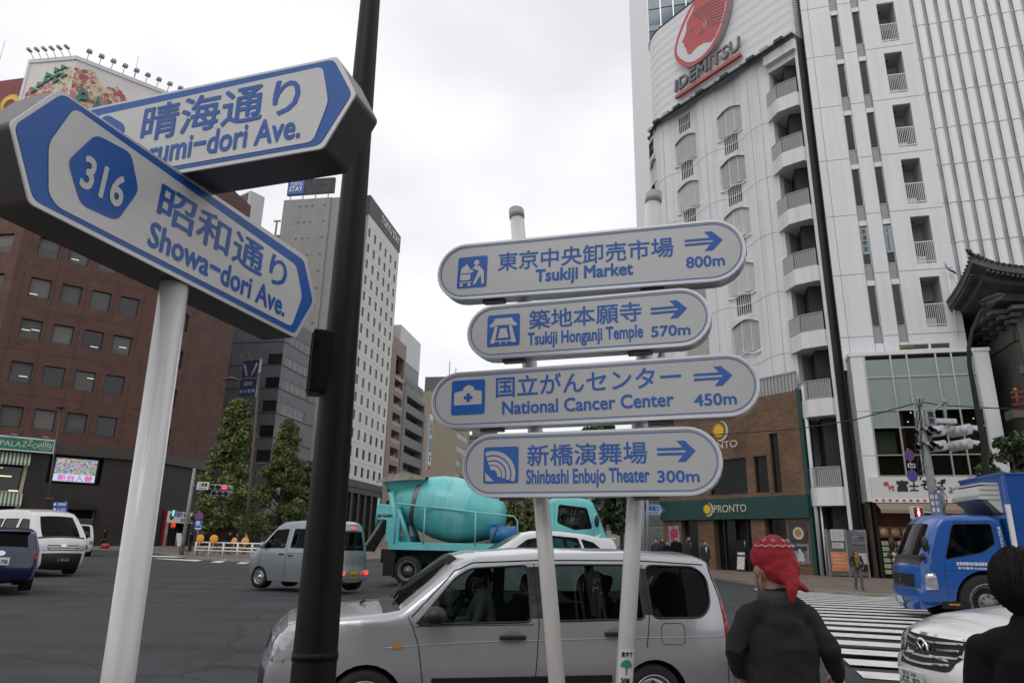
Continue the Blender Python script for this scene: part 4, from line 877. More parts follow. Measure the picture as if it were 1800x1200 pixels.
# three-storey glass shop block in front
m = MB(); zt = loc_on(MW, 1560, 620, -.9)[1]
def sx(px, py, y=-.9): return loc_on(MW, px, py, y)
XL, XR = sx(1495, 640)[0], sx(1742, 640)[0]; GL_, GR_ = sx(1520, 640)[0], sx(1714, 640)[0]
zr = [sx(1520, y)[1] for y in (632, 664, 722, 752, 800, 836)]
m.box(XL, GL_, -.9, 0, 3.95, zt, 0); m.box(GR_, XR, -.9, 2, .3, zt, 0); m.box(XL-.05, XR+.05, -.95, 1, zt-.12, zt+.06, 0); m.box(XL, XL+.02, -.9, 2, 3.95, zt, 0); m.box(XL, XL+.15, -.7, 2, .3, 3.95, 1)
m.box(GL_, GR_, -.02, .0, zr[5]-.1, zt-.12, 1); m.box(GL_, GR_, -.88, 0, zr[5]-.12, zr[5], 0)
m.box(XL+.02, XR, 2, 6, .3, zt, 0)
for k_ in (1, 2): m.box(XL, GL_, -.905, -.89, zr[k_*2]-.03, zr[k_*2], 2); m.box(GR_, XR, -.905, -.89, zr[k_*2]-.03, zr[k_*2], 2)
SB = tag(m.build('shop_building', [WP, mat('shop interior', (.05, .035, .025), .7, var=.3), WJ], None, MW), 'three-storey glass-fronted shop block with white end piers above the noodle shop', 'building')
mx_ = [GL_]+[sx(px, 640)[0] for px in (1566, 1595, 1646, 1674)]+[GR_]
m = MB()
for x in mx_: m.box(x-.04, x+.04, -.93, -.8, zr[5], zt-.12)
for z in zr[1:]: m.box(GL_, GR_, -.925, -.81, z-.03, z+.03)
m.build('mullions', ALU, SB)
FROST = mat('frosted glass panel', (.27, .325, .305), .25, var=.06, vs=1); CLR = thin_glass('shop glass', (.62, .66, .62))
fr = MB(); cl = MB()
for i in range(5):
    for j in range(5):
        (fr if j < 2 or (i == 0 and j == 2) else cl).box(mx_[i]+.04, mx_[i+1]-.04, -.87, -.855, zr[j+1]+.03, zr[j]-.03)
fr.build('frosted_panes', FROST, SB); cl.build('clear_panes', CLR, SB)
m = MB(); m.box(mx_[0]+.1, mx_[1]-.1, -.3, -.25, zr[4]+.1, zr[3]-.1, 0); m.box(mx_[1]+.05, mx_[1]+.25, -.7, -.3, zr[4], zr[2], 1); m.box(mx_[4], mx_[5]-.2, -.2, -.1, zr[4]+.1, zr[3]+.3, 2)
m.build('interior_fittings', [mat('blind grey', (.3, .31, .3), .6), mat('pink panel', (.35, .08, .08), .6), mat('amber panel', (.22, .11, .03), .5)], SB)
m = MB()
for px, py in ((1601, 725), (1596, 741), (1726, 725), (1711, 735)): a = sx(px, py, -.4); m.ball((a[0], -.4, a[1]), .035, 8)
m.build('downlights', mat('downlight', (.9, .8, .6), .5, emit=(1, .85, .6), es=2), SB)
NS = thing('noodle_shop_front', 'soba noodle shop front with white sign, tan awning and food display', 'shopfront', MW)
a0, a1 = sx(1529, 838, -1.0), sx(1690, 876, -1.0)
SGN = MB().box(a0[0], a1[0]+.4, -1.05, -.9, a1[1], a0[1]).build('sign_board', mat('sign white', (.6, .6, .58), .5), NS)
BRUSH = mat('brush black', (.015, .015, .015), .6)
def wtx(s, x0, y0, x1, y1, mt, b=.05, par=SGN, y=-1.07, nm='lettering'):
    m = MB(); a = sx(x0, y0, y); c = sx(x1, y1, y); put_text(m, s, a[0], a[1], c[0], c[1], y, bold=b, shear=.08); return m.build(nm, mt, par)
wtx('富', 1577, 863, 1594, 844, BRUSH); wtx('士', 1599, 862, 1613, 848, BRUSH); wtx('そ', 1619, 860, 1632, 844, BRUSH); wtx('ば', 1643, 861, 1660, 842, BRUSH)
wtx('名', 1553, 854, 1561, 846, mat('sign red', (.4, .02, .02), .5)); wtx('代', 1562, 862, 1571, 853, MATS['sign red']); wtx('24', 1669, 861, 1679, 856, MATS['sign red']); wtx('時間', 1669, 867, 1680, 862, BRUSH, .02)
m = MB(); b0 = sx(1534, 879, -1.0)
for i in range(14): x = a0[0]+.1+i*.31; m.box(x, x+.12, -1.1, -1.06, b0[1]-.03, b0[1]+.05, 1)
m.box(a0[0], a1[0]+.4, -1.06, -.9, b0[1]-.1, a1[1], 0); m.build('light_strip', [WHITE, MATS['sign red']], NS)
m = MB(); zA = b0[1]-.1; m.add([(a0[0]+.1, -.95, zA), (a1[0]+.4, -.95, zA), (a1[0]+.4, -1.9, zA-.38), (a0[0]+.1, -1.9, zA-.38), (a1[0]+.4, -1.9, zA-.55), (a0[0]+.1, -1.9, zA-.55)], [(0, 1, 2, 3), (3, 2, 4, 5)]); m.build('awning', mat('awning tan', (.24, .19, .13), .7, var=.1), NS)
m = MB(); m.box(a0[0], a1[0]+1.5, -.4, -.3, .3, zA, 0); m.box(a0[0], a0[0]+.12, -.9, -.3, .3, zA, 1); m.box(a0[0]+.1, a0[0]+2.6, -.75, -.68, 2.2, 2.75, 2); m.build('shop_interior', [mat('rust wall', (.09, .03, .015), .7, var=.2), DARKFR, mat('rust beam', (.18, .06, .03), .6)], NS)
m = MB(); rg = random.Random(11); FD = [mat('food tan', (.4, .28, .16), .5, var=.3, vs=14), mat('food cream', (.5, .44, .34), .5, var=.2, vs=14), mat('food brown', (.2, .1, .05), .5, var=.3, vs=14), mat('tag green', (.3, .36, .22), .5)]
for r_ in range(6):
    for c_ in range(4):
        x = a0[0]+.2+c_*.33; z = .5+r_*.27
        m.box(x, x+.3, -.82, -.72, z, z+.2, 3 if c_ == 0 else 2); 
        if c_: m.lathe([(.0, -.03), (.12, -.02), (.13, .02), (.0, .03)], 10, rg.randrange(2), Matrix.Translation((x+.15, -.86, z+.1)), axis='Y')
for c_ in range(3): x = a0[0]+.15+c_*.5; m.box(x, x+.46, -.82, -.76, 2.25, 2.72, 2); m.lathe([(0, -.05), (.18, -.04), (.2, .02), (0, .03)], 12, 0, Matrix.Translation((x+.23, -.84, 2.48)), axis='Y')
m.build('food_display', FD, NS)
# corrugated gate with notices between the two buildings
GA = thing('metal_gate', 'grey ribbed metal gate hung with notices between cafe and noodle shop', 'gate', MW)
m = MB(); x0, x1 = sx(1458, 1000, -.4)[0], sx(1529, 1000, -.4)[0]
for i in range(36): x = x0+(x1-x0)*i/36; m.box(x, x+(x1-x0)/72, -.42, -.38, .35, 2.55)
m.box(x0, x1, -.38, -.36, .35, 2.55); m.build('panels', mat('gate grey', (.2, .2, .2), .5, .3, var=.1), GA)
m = MB()
for x in (x0, (x0+x1)/2-.03, x1-.05): m.box(x-.03, x+.04, -.46, -.35, .3, 2.6)
m.build('posts', STEEL, GA)
PAPER = mat('notice paper', (.5, .5, .5), .6, var=.12, vs=5)
def notice(x0_, y0_, x1_, y1_, label, mt, extra=None):
    a = sx(x0_, y0_, -.43); b = sx(x1_, y1_, -.43); o = tag(MB().box(a[0], b[0], -.45, -.43, a[1], b[1]).build('notice', mt, None, MW), label, 'notice')
    m = MB(); w_, h_ = b[0]-a[0], b[1]-a[1]
    for i in range(4): z = b[1]-h_*(.2+.18*i); m.box(a[0]+w_*.12, b[0]-w_*(.15+.1*(i % 2)), -.4515, -.4505, z-.012, z+.012)
    m.build('printed_lines', extra or mat('print grey', (.22, .22, .24), .6), o)
notice(1461, 950, 1482, 930, 'square white notice at the top left of the ribbed gate', PAPER); notice(1463, 963, 1482, 953, 'small white notice strip below the square notice on the gate', PAPER)
notice(1463, 1003, 1488, 970, 'orange and white notice low on the ribbed gate', mat('notice orange', (.55, .2, .08), .6, var=.35, vs=2), PAPER)
notice(1496, 956, 1522, 931, 'grey photo poster at the top right of the ribbed gate', mat('photo grey', (.16, .17, .2), .4, var=.9, vs=2.2), BLACK); notice(1510, 1002, 1524, 972, 'white notice half hidden behind the walking woman', PAPER)
# ------------------------------------------------------------------ towers behind
a = at(1116, 300, 95); MT = frame((a.x, a.y), 105); 
T1 = thing('office_tower', 'pale tower with blue glass rising behind the red head sign screen', 'building', MT)
m = MB(); x1 = loc_on(MT, 1140, 60)[0]; x2 = loc_on(MT, 1330, 60)[0]; 
m.box(0, x1, 0, 20, 0, 130, 0); m.box(x1, x2, .25, 20, 0, 130, 1)
for i in range(9): x = x1+(x2-x1)*i/8; m.box(x-.08, x+.08, .1, .3, 0, 130, 2)
for k_ in range(28): m.box(x1, x2, .12, .28, 4.4*k_, 4.4*k_+1.0, 3)
m.build('wall', [mat('tower white', (.62, .62, .63), .5), mat('tower glass', (.1, .15, .2), .05, var=.3, vs=.15), ALU, mat('tower spandrel', (.22, .26, .29), .3)], T1)
a = at(1585, 300, 105); MK = frame((a.x-1, a.y), 105)
T2 = thing('office_tower', 'tall tower of white vertical fins and dark glass strips behind the theatre roof', 'building', MK)
m = MB(); fins = MB(); N = 34; per = 1.95
m.box(-3, N*per, .78, 20, 0, 135, 0)
for i in range(N):
    x = -2.5+i*per; n = 7
    prof = [(x+.06+1.4*t_/n, .75-.42*math.sin(math.pi*(.15+.85*t_/n))) for t_ in range(n+1)]
    fins.add([(p[0], p[1], z) for z in (18, 135) for p in prof], [(k_, k_+1, n+2+k_, n+1+k_) for k_ in range(n)], 0, True); fins.add([(prof[-1][0], prof[-1][1], 18), (prof[-1][0], 1, 18), (prof[-1][0], 1, 135), (prof[-1][0], prof[-1][1], 135)], [(0, 1, 2, 3)], 0)
for k_ in range(16):
    z = 22+7.2*k_
    for i in range(N): x = -2.5+i*per; fins.tube([(x+.02, .5, z), (x+.6, .3, z+.05), (x+1.4, .45, z+.12)], .05, 4, 1)
m.build('wall', mat('fin tower glass', (.3, .31, .32), .35, var=.25, vs=.3), T2); fins.build('fins', [mat('fin white', (.76, .75, .73), .5, var=.04), WJ], T2)
# ------------------------------------------------------------------ theatre with upturned tiled roof
KY = 31.0; e0 = at(1709, 462, KY); MKZ = frame((e0.x, e0.y), 105)
KZ = thing('theatre_building', 'traditional Japanese theatre with upturned dark tiled eaves and pale plaster brackets', 'building', MKZ)
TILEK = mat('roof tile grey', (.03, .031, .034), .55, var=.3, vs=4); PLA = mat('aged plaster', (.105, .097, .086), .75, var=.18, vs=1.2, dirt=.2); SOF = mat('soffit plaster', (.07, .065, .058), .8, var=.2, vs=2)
ze = e0.z
lift = lambda s: 1.25*math.exp(-max(0, s)/2.2)-.15       # the corner sweeps up
def eave(side, s):      # point on the eave line, s metres from the corner: side 0 runs along the street, 1 runs back
    z = ze-1.1+lift(s)
    return Vector((s, 0, z)) if side == 0 else Vector((0, s, z))
m = MB(); S = [0, .4, .9, 1.5, 2.2, 3, 4, 5.5, 7.5, 10, 14, 20]
for side in (0, 1):
    for i in range(len(S)-1):
        for (o0, h0), (o1, h1) in (((0, .38), (1.2, .62)), ((1.2, .62), (3.5, 1.3)), ((3.5, 1.3), (6.5, 2.9))):
            q = []
            for s_, (o, h) in ((S[i], (o0, h0)), (S[i+1], (o0, h0)), (S[i+1], (o1, h1)), (S[i], (o1, h1))):
                p = eave(side, s_); k_ = max(o, 0); s2 = max(s_, k_)
                zz_ = ze-1.1+lift(s_)*(1-min(1, o/3.5))+h
                q.append((s2, k_, zz_) if side == 0 else (k_, s2, zz_))
            m.add(q, [(0, 1, 2, 3)], 0, True)
    # rows of round tiles running down to the eave, with end discs
    for j in range(46):
        s_ = .12+j*.24; p = eave(side, s_); e_ = min(1.6, .3+s_)
        q = Vector((s_, e_, p.z+.42+e_*.4-.1)) if side == 0 else Vector((e_, s_, p.z+.42+e_*.4-.1))
        m.tube([p+Vector((0, 0, .36))+(Vector((0, -.06, 0)) if side == 0 else Vector((-.06, 0, 0))), q], .075, 8, 0)
m.tube([Vector((-.25, -.25, ze+.62)), Vector((-.05, -.05, ze+.5)), Vector((.6, .6, ze+.42)), Vector((1.6, 1.6, ze+.3)), Vector((3, 3, ze+.55))], [.06, .1, .11, .1, .1], 8, 0)
for d_ in (0, .5, 1.1): m.ball((-.05+d_, -.05+d_, ze+.6-d_*.12), (.12, .12, .1), 8)
m.build('tiled_roof', TILEK, KZ)
m = MB()
for side in (0, 1):
    for i in range(len(S)-1):
        q = [eave(side, S[i]), eave(side, S[i+1])]
        up = Vector((0, 0, .36)); m.add([q[0], q[1], q[1]+up, q[0]+up], [(0, 1, 2, 3)], 0)
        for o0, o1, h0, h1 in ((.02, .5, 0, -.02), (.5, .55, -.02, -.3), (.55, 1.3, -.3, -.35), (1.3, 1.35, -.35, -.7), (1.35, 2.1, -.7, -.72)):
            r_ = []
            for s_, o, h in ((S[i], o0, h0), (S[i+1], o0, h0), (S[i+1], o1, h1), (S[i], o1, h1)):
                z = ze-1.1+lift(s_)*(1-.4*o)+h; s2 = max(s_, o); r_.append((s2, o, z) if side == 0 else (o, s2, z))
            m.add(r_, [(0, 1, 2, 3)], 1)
    for j in range(40):
        s_ = .6+j*.2; z = ze-1.1+lift(s_)
        if side == 0: m.box(s_, s_+.1, .05, 1.25, z-.16, z-.03, 0)
        else: m.box(.05, 1.25, s_, s_+.1, z-.16, z-.03, 0)
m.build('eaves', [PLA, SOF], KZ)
m = MB(); zb = ze-1.9
m.box(2.1, 20, 2.1, 16, .3, zb+.2, 0); m.box(2.0, 20, 2.0, 2.1, zb-1.6, zb-1.1, 0); m.box(2.0, 2.1, 2.0, 16, zb-1.6, zb-1.1, 0); m.box(1.95, 20, 1.95, 2.1, zb-3.3, zb-2.9, 0)
for x in (2.2, 3.6, 5.0, 6.4, 8): m.box(x, x+.35, 1.9, 2.12, 1, zb-.2, 0)
m.build('plaster_wall', PLA, KZ)
m = MB()
for j in range(9):
    x = 2.05+j*.95
    for lv, (o, w_) in enumerate(((1.75, .28), (1.45, .42), (1.1, .56))): m.box(x-w_/2, x+w_/2, o, 2.1, zb-.75+lv*.26, zb-.55+lv*.26, 0); m.box(o, 2.1, x-w_/2+.0, x+w_/2, zb-.75+lv*.26, zb-.55+lv*.26, 0)
m.build('brackets', PLA, KZ)
m = MB(); m.box(2.75, 3.3, 2.05, 2.09, zb-5.2, zb-3.5); m.box(4.2, 4.8, 2.05, 2.09, zb-5.2, zb-3.5); m.box(2.6, 4.9, 2.05, 2.09, 3.9, 4.8); m.build('windows', VOID, KZ)
m = MB(); zq = loc_on(MKZ, 1770, 700, 1.6)[1]
for z in (zq+.25, zq, zq-.35): m.tube([(1.2, 1.5, z), (14, 1.5, z)], .07, 8, 0)
for j in range(12): m.tube([(1.4+j*.9, 1.5, zq-.6), (1.4+j*.9, 1.5, zq+.35)], .07, 8, 0); m.ball((1.4+j*.9, 1.5, zq+.4), .1, 8, 1)
m.build('balustrade', [mat('vermilion rail', (.16, .035, .02), .5), mat('brass cap', (.3, .22, .06), .4, .6)], KZ)
m = MB(); m.box(1.0, 14, 1.2, 2.1, zq-1.0, zq-.6); m.build('balcony_ledge', PLA, KZ)
# ------------------------------------------------------------------ blue street-name boards on the white pole (left foreground)
SIGNBLUE = mat('sign blue', (.011, .105, .42), .3, var=.08, vs=6, spec=.5); SIGNFACE = mat('reflective sign sheet', (.66, .66, .655), .42, var=.04, vs=60, stretch=(.03, 1, 1), bump=.03, bs=80, spec=.4, coat=.3, dirt=.08)
HOUS = mat('sign housing grey', (.05, .048, .047), .35, .3, var=.1, vs=8); RIM = mat('pale board edge', (.6, .61, .62), .35, .3)
POLEW = mat('white enamel pole', (.66, .665, .65), .3, var=.05, vs=5, coat=.4, dirt=.1)
k1 = lambda x, y: (x/2.143, 60+y/2.143)
MSH = frame((-.9116, 1.8216), 18.9, -1.15, 2.4313)
MHA = frame((-.95*.925, 1.84*.925), 106, 1.4, 1.6+1.202*.925)
S_ = lambda x, y: loc_on(MSH, *k1(x, y)); H_ = lambda x, y: loc_on(MHA, *k1(x, y))
def board(name, label, M, outer, blue, inner, thick):
    o = thing(name, label, 'street sign', M)
    m = MB(); m.prism(round_poly(outer, .012), .0, thick, 0, front=False); ins = [(p[0]*.985, p[1]*.96) for p in outer]
    m.build('housing', HOUS, o)
    MB().prism(round_poly(outer, .012), -.006, -.0005, 0).build('face', [RIM], o)
    MB().sheet(round_poly(blue, .018), -.0075).build('blue_border', SIGNBLUE, o)
    MB().sheet(round_poly(inner, .02), -.009).build('white_panel', SIGNFACE, o)
    return o
so = [S_(*p) for p in [(215, 210), (30, 335), (105, 640), (1110, 1145), (1185, 1010), (1150, 840)]]
TH = .125
SW = board('street_name_sign', 'blue and white hexagonal-ended street sign reading Showa-dori Ave. with 316 badge', MSH, so,
    [S_(*p) for p in [(228, 226), (46, 345), (118, 626), (1103, 1128), (1172, 1008), (1138, 852)]],
    [S_(*p) for p in [(270, 280), (172, 415), (172, 602), (205, 652), (1090, 1102), (1130, 990), (1108, 872)]], TH)
MB().sheet(round_poly([S_(*p) for p in [(350, 380), (482, 450), (511, 592), (430, 706), (293, 645), (243, 480)]], .02), -.0105).build('route_badge', SIGNBLUE, SW)
def sfit(o, fn, s, bl, tr, mt, y, bold, nm='lettering', ht=None):
    m = MB(); a, b = fn(*bl), fn(*tr)
    if ht: b = (b[0], fn(bl[0], bl[1]-ht)[1])
    put_text(m, s, a[0], a[1], b[0], b[1], y, bold=bold); return m.build(nm, mt, o)
LT = mat('badge numeral white', (.62, .62, .61), .4)
sfit(SW, S_, '316', (286, 572), (470, 522), LT, -.012, .055, ht=130)
sfit(SW, S_, '昭和通り', (578, 688), (1082, 825), SIGNBLUE, -.0105, .02, ht=148)
sfit(SW, S_, 'Showa−dori Ave.', (545, 795), (1070, 985), SIGNBLUE, -.0105, .045, ht=100)
ho = [H_(*p) for p in [(1275, 90), (1345, 230), (1220, 435)]]
L_ = -.46; zt, zb, zm = ho[0][1], ho[2][1], (ho[0][1]+ho[2][1])/2
ho = [(L_-.0, zt), (L_-.1, zm), (L_, zb), ho[2], ho[1], ho[0]]
hb_ = [H_(1262, 102), H_(1330, 231), H_(1210, 422)]; hi_ = [H_(1222, 130), H_(1243, 262), H_(1185, 412)]
HS_ = board('street_name_sign', 'blue and white street sign reading Harumi-dori Ave. half hidden behind the Showa-dori sign', MHA, ho,
    [(L_+.005, hb_[0][1]), (L_-.08, zm), (L_+.005, hb_[2][1]), hb_[2], hb_[1], hb_[0]],
    [(L_+.05, hi_[0][1]-.01), (L_+.02, zm), (L_+.05, hi_[2][1]), hi_[2], hi_[1], hi_[0]], TH)
MB().sheet(round_poly([(L_+.09+.09*math.cos(a), zm+.105*math.sin(a)) for a in [i*math.pi/3+math.pi/6 for i in range(6)]], .02), -.0105).build('route_badge', SIGNBLUE, HS_)
sfit(HS_, H_, '晴海通り', (536, 415), (1142, 172), SIGNBLUE, -.0105, .02, ht=128)
sfit(HS_, H_, 'Harumi−dori Ave.', (470, 515), (1140, 342), SIGNBLUE, -.0105, .045, ht=82)
c0 = MSH @ Vector((-.03, TH/2, 0)); top = MHA @ Vector((-.0, TH/2, 0))
pb = at(207, 1200, 1.0); 
pt_ = at(304, 520, c0.y+.0)
d_ = ray(205, 1210); pbx = EYEV + d_*((pt_.y-.0)/d_.y)
m = MB(); dirv = (pt_-pbx).normalized(); base = pbx + dirv*((.03-pbx.z)/dirv.z); tp = pt_+dirv*.42
m.tube([base, pt_+dirv*.1], .0375, 28); m.tube([pt_+dirv*.1, tp], .036, 20)
tag(m.build('sign_pole', POLEW), 'glossy white round pole carrying the two blue street name signs', 'pole')
# ------------------------------------------------------------------ dark lamp column beside it
BRZ = mat('dark bronze paint', (.005, .0045, .004), .5, .0, var=.3, vs=2.5, stretch=(6, 6, .5), bump=.08, bs=40, spec=.22)
b0 = at(550, 1200, 2.45); t0 = at(651, 0, 2.62)
dv = (t0-b0).normalized(); bb = b0+dv*((.03-b0.z)/dv.z); tt = b0+dv*((9-b0.z)/dv.z)
rad = lambda z: .0835-.0105*min(z, 5)*.92
LP = thing('lamp_column', 'thick dark bronze lamp column with hinged access box in the foreground', 'lamp post', Matrix.Translation(bb))
m = MB(); zs = [0, .6, 1.2, 1.8, 2.4, 3.2, 4, 5, 9]
m.tube([dv*((z)/dv.z) for z in zs], [rad(z) for z in zs], 40); m.lathe([(.0835, .0), (.086, .9), (.0785, .905)], 40, 0); 
m.build('column', BRZ, LP)
p_ = at(573, 640, 2.5)-bb; ax = Vector((p_.x, p_.y, p_.z))
Mbx = Matrix.Translation(dv*((at(600, 640, 2.5).z-.03)/dv.z)) @ Matrix.Rotation(R(18), 4, 'Z')
m = MB(); m.box(-.108, -.02, -.055, .055, -.12, .12, 0, Mbx, bev=.008); m.box(-.112, -.105, -.043, .043, -.105, .105, 0, Mbx)
m.build('access_box', BRZ, LP); m = MB(); m.box(-.1, -.085, -.06, -.053, -.08, -.06, 0, Mbx); m.box(-.1, -.085, -.06, -.053, .06, .08, 0, Mbx); m.build('hinges', BRZ, LP)
m = MB(); m.tube([dv*1.19, dv*1.215], rad(1.2)+.003, 40); m.build('clamp_band', BRZ, LP)
# ------------------------------------------------------------------ four pointing boards on two splayed poles
k2 = lambda x, y: (740+x/2.143, 330+y/2.143)
P4 = Vector((.3, 2.78, 0)); ARR = SIGNBLUE
SILV4 = bpy.data.materials.new('silver sign sheet'); SILV4.use_nodes = True; MATS['silver sign sheet'] = SILV4; t = SILV4.node_tree; b = t.nodes['Principled BSDF']
b.inputs['Base Color'].default_value = (.47, .475, .48, 1); b.inputs['Metallic'].default_value = .25; b.inputs['Roughness'].default_value = .36
tcn = t.nodes.new('ShaderNodeTexCoord'); w1 = t.nodes.new('ShaderNodeTexWave'); w1.bands_direction = 'Z'; w1.inputs['Scale'].default_value = 70; w2 = t.nodes.new('ShaderNodeTexWave'); w2.bands_direction = 'X'; w2.inputs['Scale'].default_value = 70
nzz = t.nodes.new('ShaderNodeTexNoise'); nzz.inputs['Scale'].default_value = 5; nzz.inputs['Detail'].default_value = 3
ad = t.nodes.new('ShaderNodeMath'); ad.operation = 'ADD'; bn = t.nodes.new('ShaderNodeBump'); bn.inputs['Strength'].default_value = .12; bn.inputs['Distance'].default_value = .001
for n_ in (w1, w2, nzz): t.links.new(tcn.outputs['Object'], n_.inputs['Vector'])
t.links.new(w1.outputs['Fac'], ad.inputs[0]); t.links.new(w2.outputs['Fac'], ad.inputs[1]); t.links.new(ad.outputs[0], bn.inputs['Height']); t.links.new(bn.outputs[0], b.inputs['Normal'])
rr = t.nodes.new('ShaderNodeMapRange'); rr.inputs[3].default_value = .26; rr.inputs[4].default_value = .46; t.links.new(nzz.outputs[0], rr.inputs[0]); t.links.new(rr.outputs[0], b.inputs['Roughness'])
PICW = mat('pictogram silver', (.5, .5, .495), .4, .2)
def guide_board(label, ext, tilt, kanji, kb, latin, lb, dist, db, arrow, pic):
    """ext = left, right, top, bottom extreme pixels of the front rim"""
    M0 = frame(P4, 108, tilt)
    q = [loc_on(M0, *k2(*e)) for e in ext]
    xl, xr = q[0][0], q[1][0]; zt_, zb_ = q[2][1], q[3][1]; cx, cz = (xl+xr)/2, (zt_+zb_)/2
    M = M0 @ Matrix.Translation((cx, 0, cz)); Lb, Hb = xr-xl, zt_-zb_
    o = thing('guide_sign', label, 'direction sign', M, 'silver guide boards stacked on two poles')
    F = lambda x, y: loc_on(M, *k2(x, y))
    m = MB(); st = stadium(Lb, Hb); n = len(st); sl = stadium(Lb-.016, Hb-.016)
    prof = [(st, .012), (st, .085), (sl, .095)]
    m.add([(p[0], y, p[1]) for pl_, y in prof for p in pl_], [(j*n+i, j*n+(i+1) % n, (j+1)*n+(i+1) % n, (j+1)*n+i) for j in range(2) for i in range(n)], 0, True)
    m.sheet(sl, .095); ring(m, st, stadium(Lb-.006, Hb-.006), .006, 0)
    m.add([(p[0], y, p[1]) for pl_, y in ((st, .012), (stadium(Lb-.006, Hb-.006), .004)) for p in pl_], [(i, (i+1) % n, n+(i+1) % n, n+i) for i in range(n)], 0, True)
    s1, s2 = stadium(Lb-.006, Hb-.006), stadium(Lb-.022, Hb-.022); m.add([(p[0], y, p[1]) for pl_, y in ((s1, .004), (s2, .004), (s2, .009)) for p in pl_], [(j*n+i, j*n+(i+1) % n, (j+1)*n+(i+1) % n, (j+1)*n+i) for j in range(2) for i in range(n)], 0)
    for x in (-Lb*.3, Lb*.22): m.box(x-.05, x+.05, .03, .07, -Hb/2-.012, -Hb/2+.005, 1)
    m.build('housing', [ALU, HOUS], o)
    MB().sheet(stadium(Lb-.02, Hb-.02), .008).build('face', SILV4, o)
    m = MB(); ring(m, stadium(Lb-.036, Hb-.036, 24), stadium(Lb-.043, Hb-.043, 24), .0068); m.build('border_line', SIGNBLUE, o)
    sfit(o, F, kanji, *kb[:2], SIGNBLUE, .0066, .017, ht=kb[2]); sfit(o, F, latin, *lb[:2], SIGNBLUE, .0066, .045, ht=lb[2]); sfit(o, F, dist, *db[:2], SIGNBLUE, .0066, .045, ht=db[2])
    a0, a1 = F(*arrow[0]), F(*arrow[1]); ln = a1[0]-a0[0]; zc = (a0[1]+a1[1])/2; h = Hb*.155
    m = MB()
    for dz in (-.0155, .0155): m.sheet([(a0[0], zc+dz*.62-.0052), (a1[0]-ln*.2, zc+dz*.62-.0052), (a1[0]-ln*.2, zc+dz*.62+.0052), (a0[0], zc+dz*.62+.0052)], .0066)
    for s in (1, -1): m.sheet([(a1[0], zc), (a1[0]-ln*.27, zc+s*h), (a1[0]-ln*.48, zc+s*h), (a1[0]-ln*.24, zc)], .0064)
    m.build('arrow', SIGNBLUE, o)
    a, b = F(*pic[0]), F(*pic[1]); pw, ph = b[0]-a[0], b[1]-a[1]
    MB().sheet(round_poly([(a[0], a[1]), (b[0], a[1]), (b[0], b[1]), (a[0], b[1])], .012), .0066).build('pictogram_panel', SIGNBLUE, o)
    U = lambda u, v: (a[0]+u*pw, a[1]+v*ph)
    return o, U, pw
# market: porter pushing a laden cart
o, U, pw = guide_board('topmost silver guide board pointing right to Tsukiji Market 800m', [(60, 322), (1226, 235), (640, 163), (640, 385)], -1.1, '東京中央卸売市場', ((288, 312), (948, 176), 68), 'Tsukiji Market', ((430, 366), (796, 280), 58), '800m', ((1000, 300), (1142, 256), 40), ((993, 210), (1136, 189)), ((132, 379), (250, 252)))
def cap(m, pts, r): m.tube([(p[0], .0052, p[1]) for p in [U(*q) for q in pts]], r*pw, 8, 0, flat=.05)
m = MB(); c_ = U(.64, .79)
m.sheet([(c_[0]+.09*pw*math.cos(i*.4), c_[1]+.09*pw*math.sin(i*.4)) for i in range(16)], .0052)
m.sheet([U(*p) for p in [(.6, .7), (.74, .68), (.9, .5), (.92, .12), (.84, .1), (.8, .38), (.74, .3), (.62, .1), (.54, .12), (.68, .42), (.72, .52), (.52, .62), (.5, .56), (.56, .5), (.44, .47), (.42, .54), (.56, .66)]], .0052)
m.sheet([U(*p) for p in [(.1, .44), (.46, .44), (.44, .25), (.11, .25)]], .0052); m.sheet([U(*p) for p in [(.08, .2), (.5, .2), (.5, .165), (.08, .165)]], .0052)
m.sheet([U(*p) for p in [(.1, .47), (.46, .47), (.42, .62), (.3, .78), (.24, .7), (.14, .66)]], .0052)
for u in (.16, .42): w_ = U(u, .1); m.sheet([(w_[0]+.055*pw*math.cos(i*.5), w_[1]+.055*pw*math.sin(i*.5)) for i in range(13)], .0052)
m.build('pictogram', PICW, o)
# temple: bell tower
o, U, pw = guide_board('second silver guide board from the top reading Tsukiji Honganji Temple 570m', [(172, 540), (1094, 475), (640, 406), (640, 618)], .15, '築地本願寺', ((406, 532), (828, 434), 70), 'Tsukiji Honganji Temple', ((401, 605), (834, 526), 59), '570m', ((868, 560), (1012, 518), 39), ((865, 462), (1002, 452)), ((246, 599), (371, 470)))
m = MB()
m.sheet([U(*p) for p in [(.06, .66), (.2, .78), (.24, .88), (.76, .88), (.8, .78), (.94, .66), (.86, .6), (.72, .66), (.28, .66), (.14, .6)]], .0052)
m.sheet([U(*p) for p in [(.24, .64), (.33, .64), (.24, .1), (.1, .1)]], .0052); m.sheet([U(*p) for p in [(.67, .64), (.76, .64), (.9, .1), (.76, .1)]], .0052)
m.sheet([U(*p) for p in [(.33, .26), (.67, .26), (.62, .44), (.6, .56), (.4, .56), (.38, .44)]], .0052); m.sheet([U(*p) for p in [(.24, .18), (.76, .18), (.76, .14), (.24, .14)]], .0052)
for u in (.4, .58): m.sheet([U(u, .14), U(u+.03, .14), U(u+.04, .05), U(u+.01, .05)], .0052)
m.build('pictogram', PICW, o)
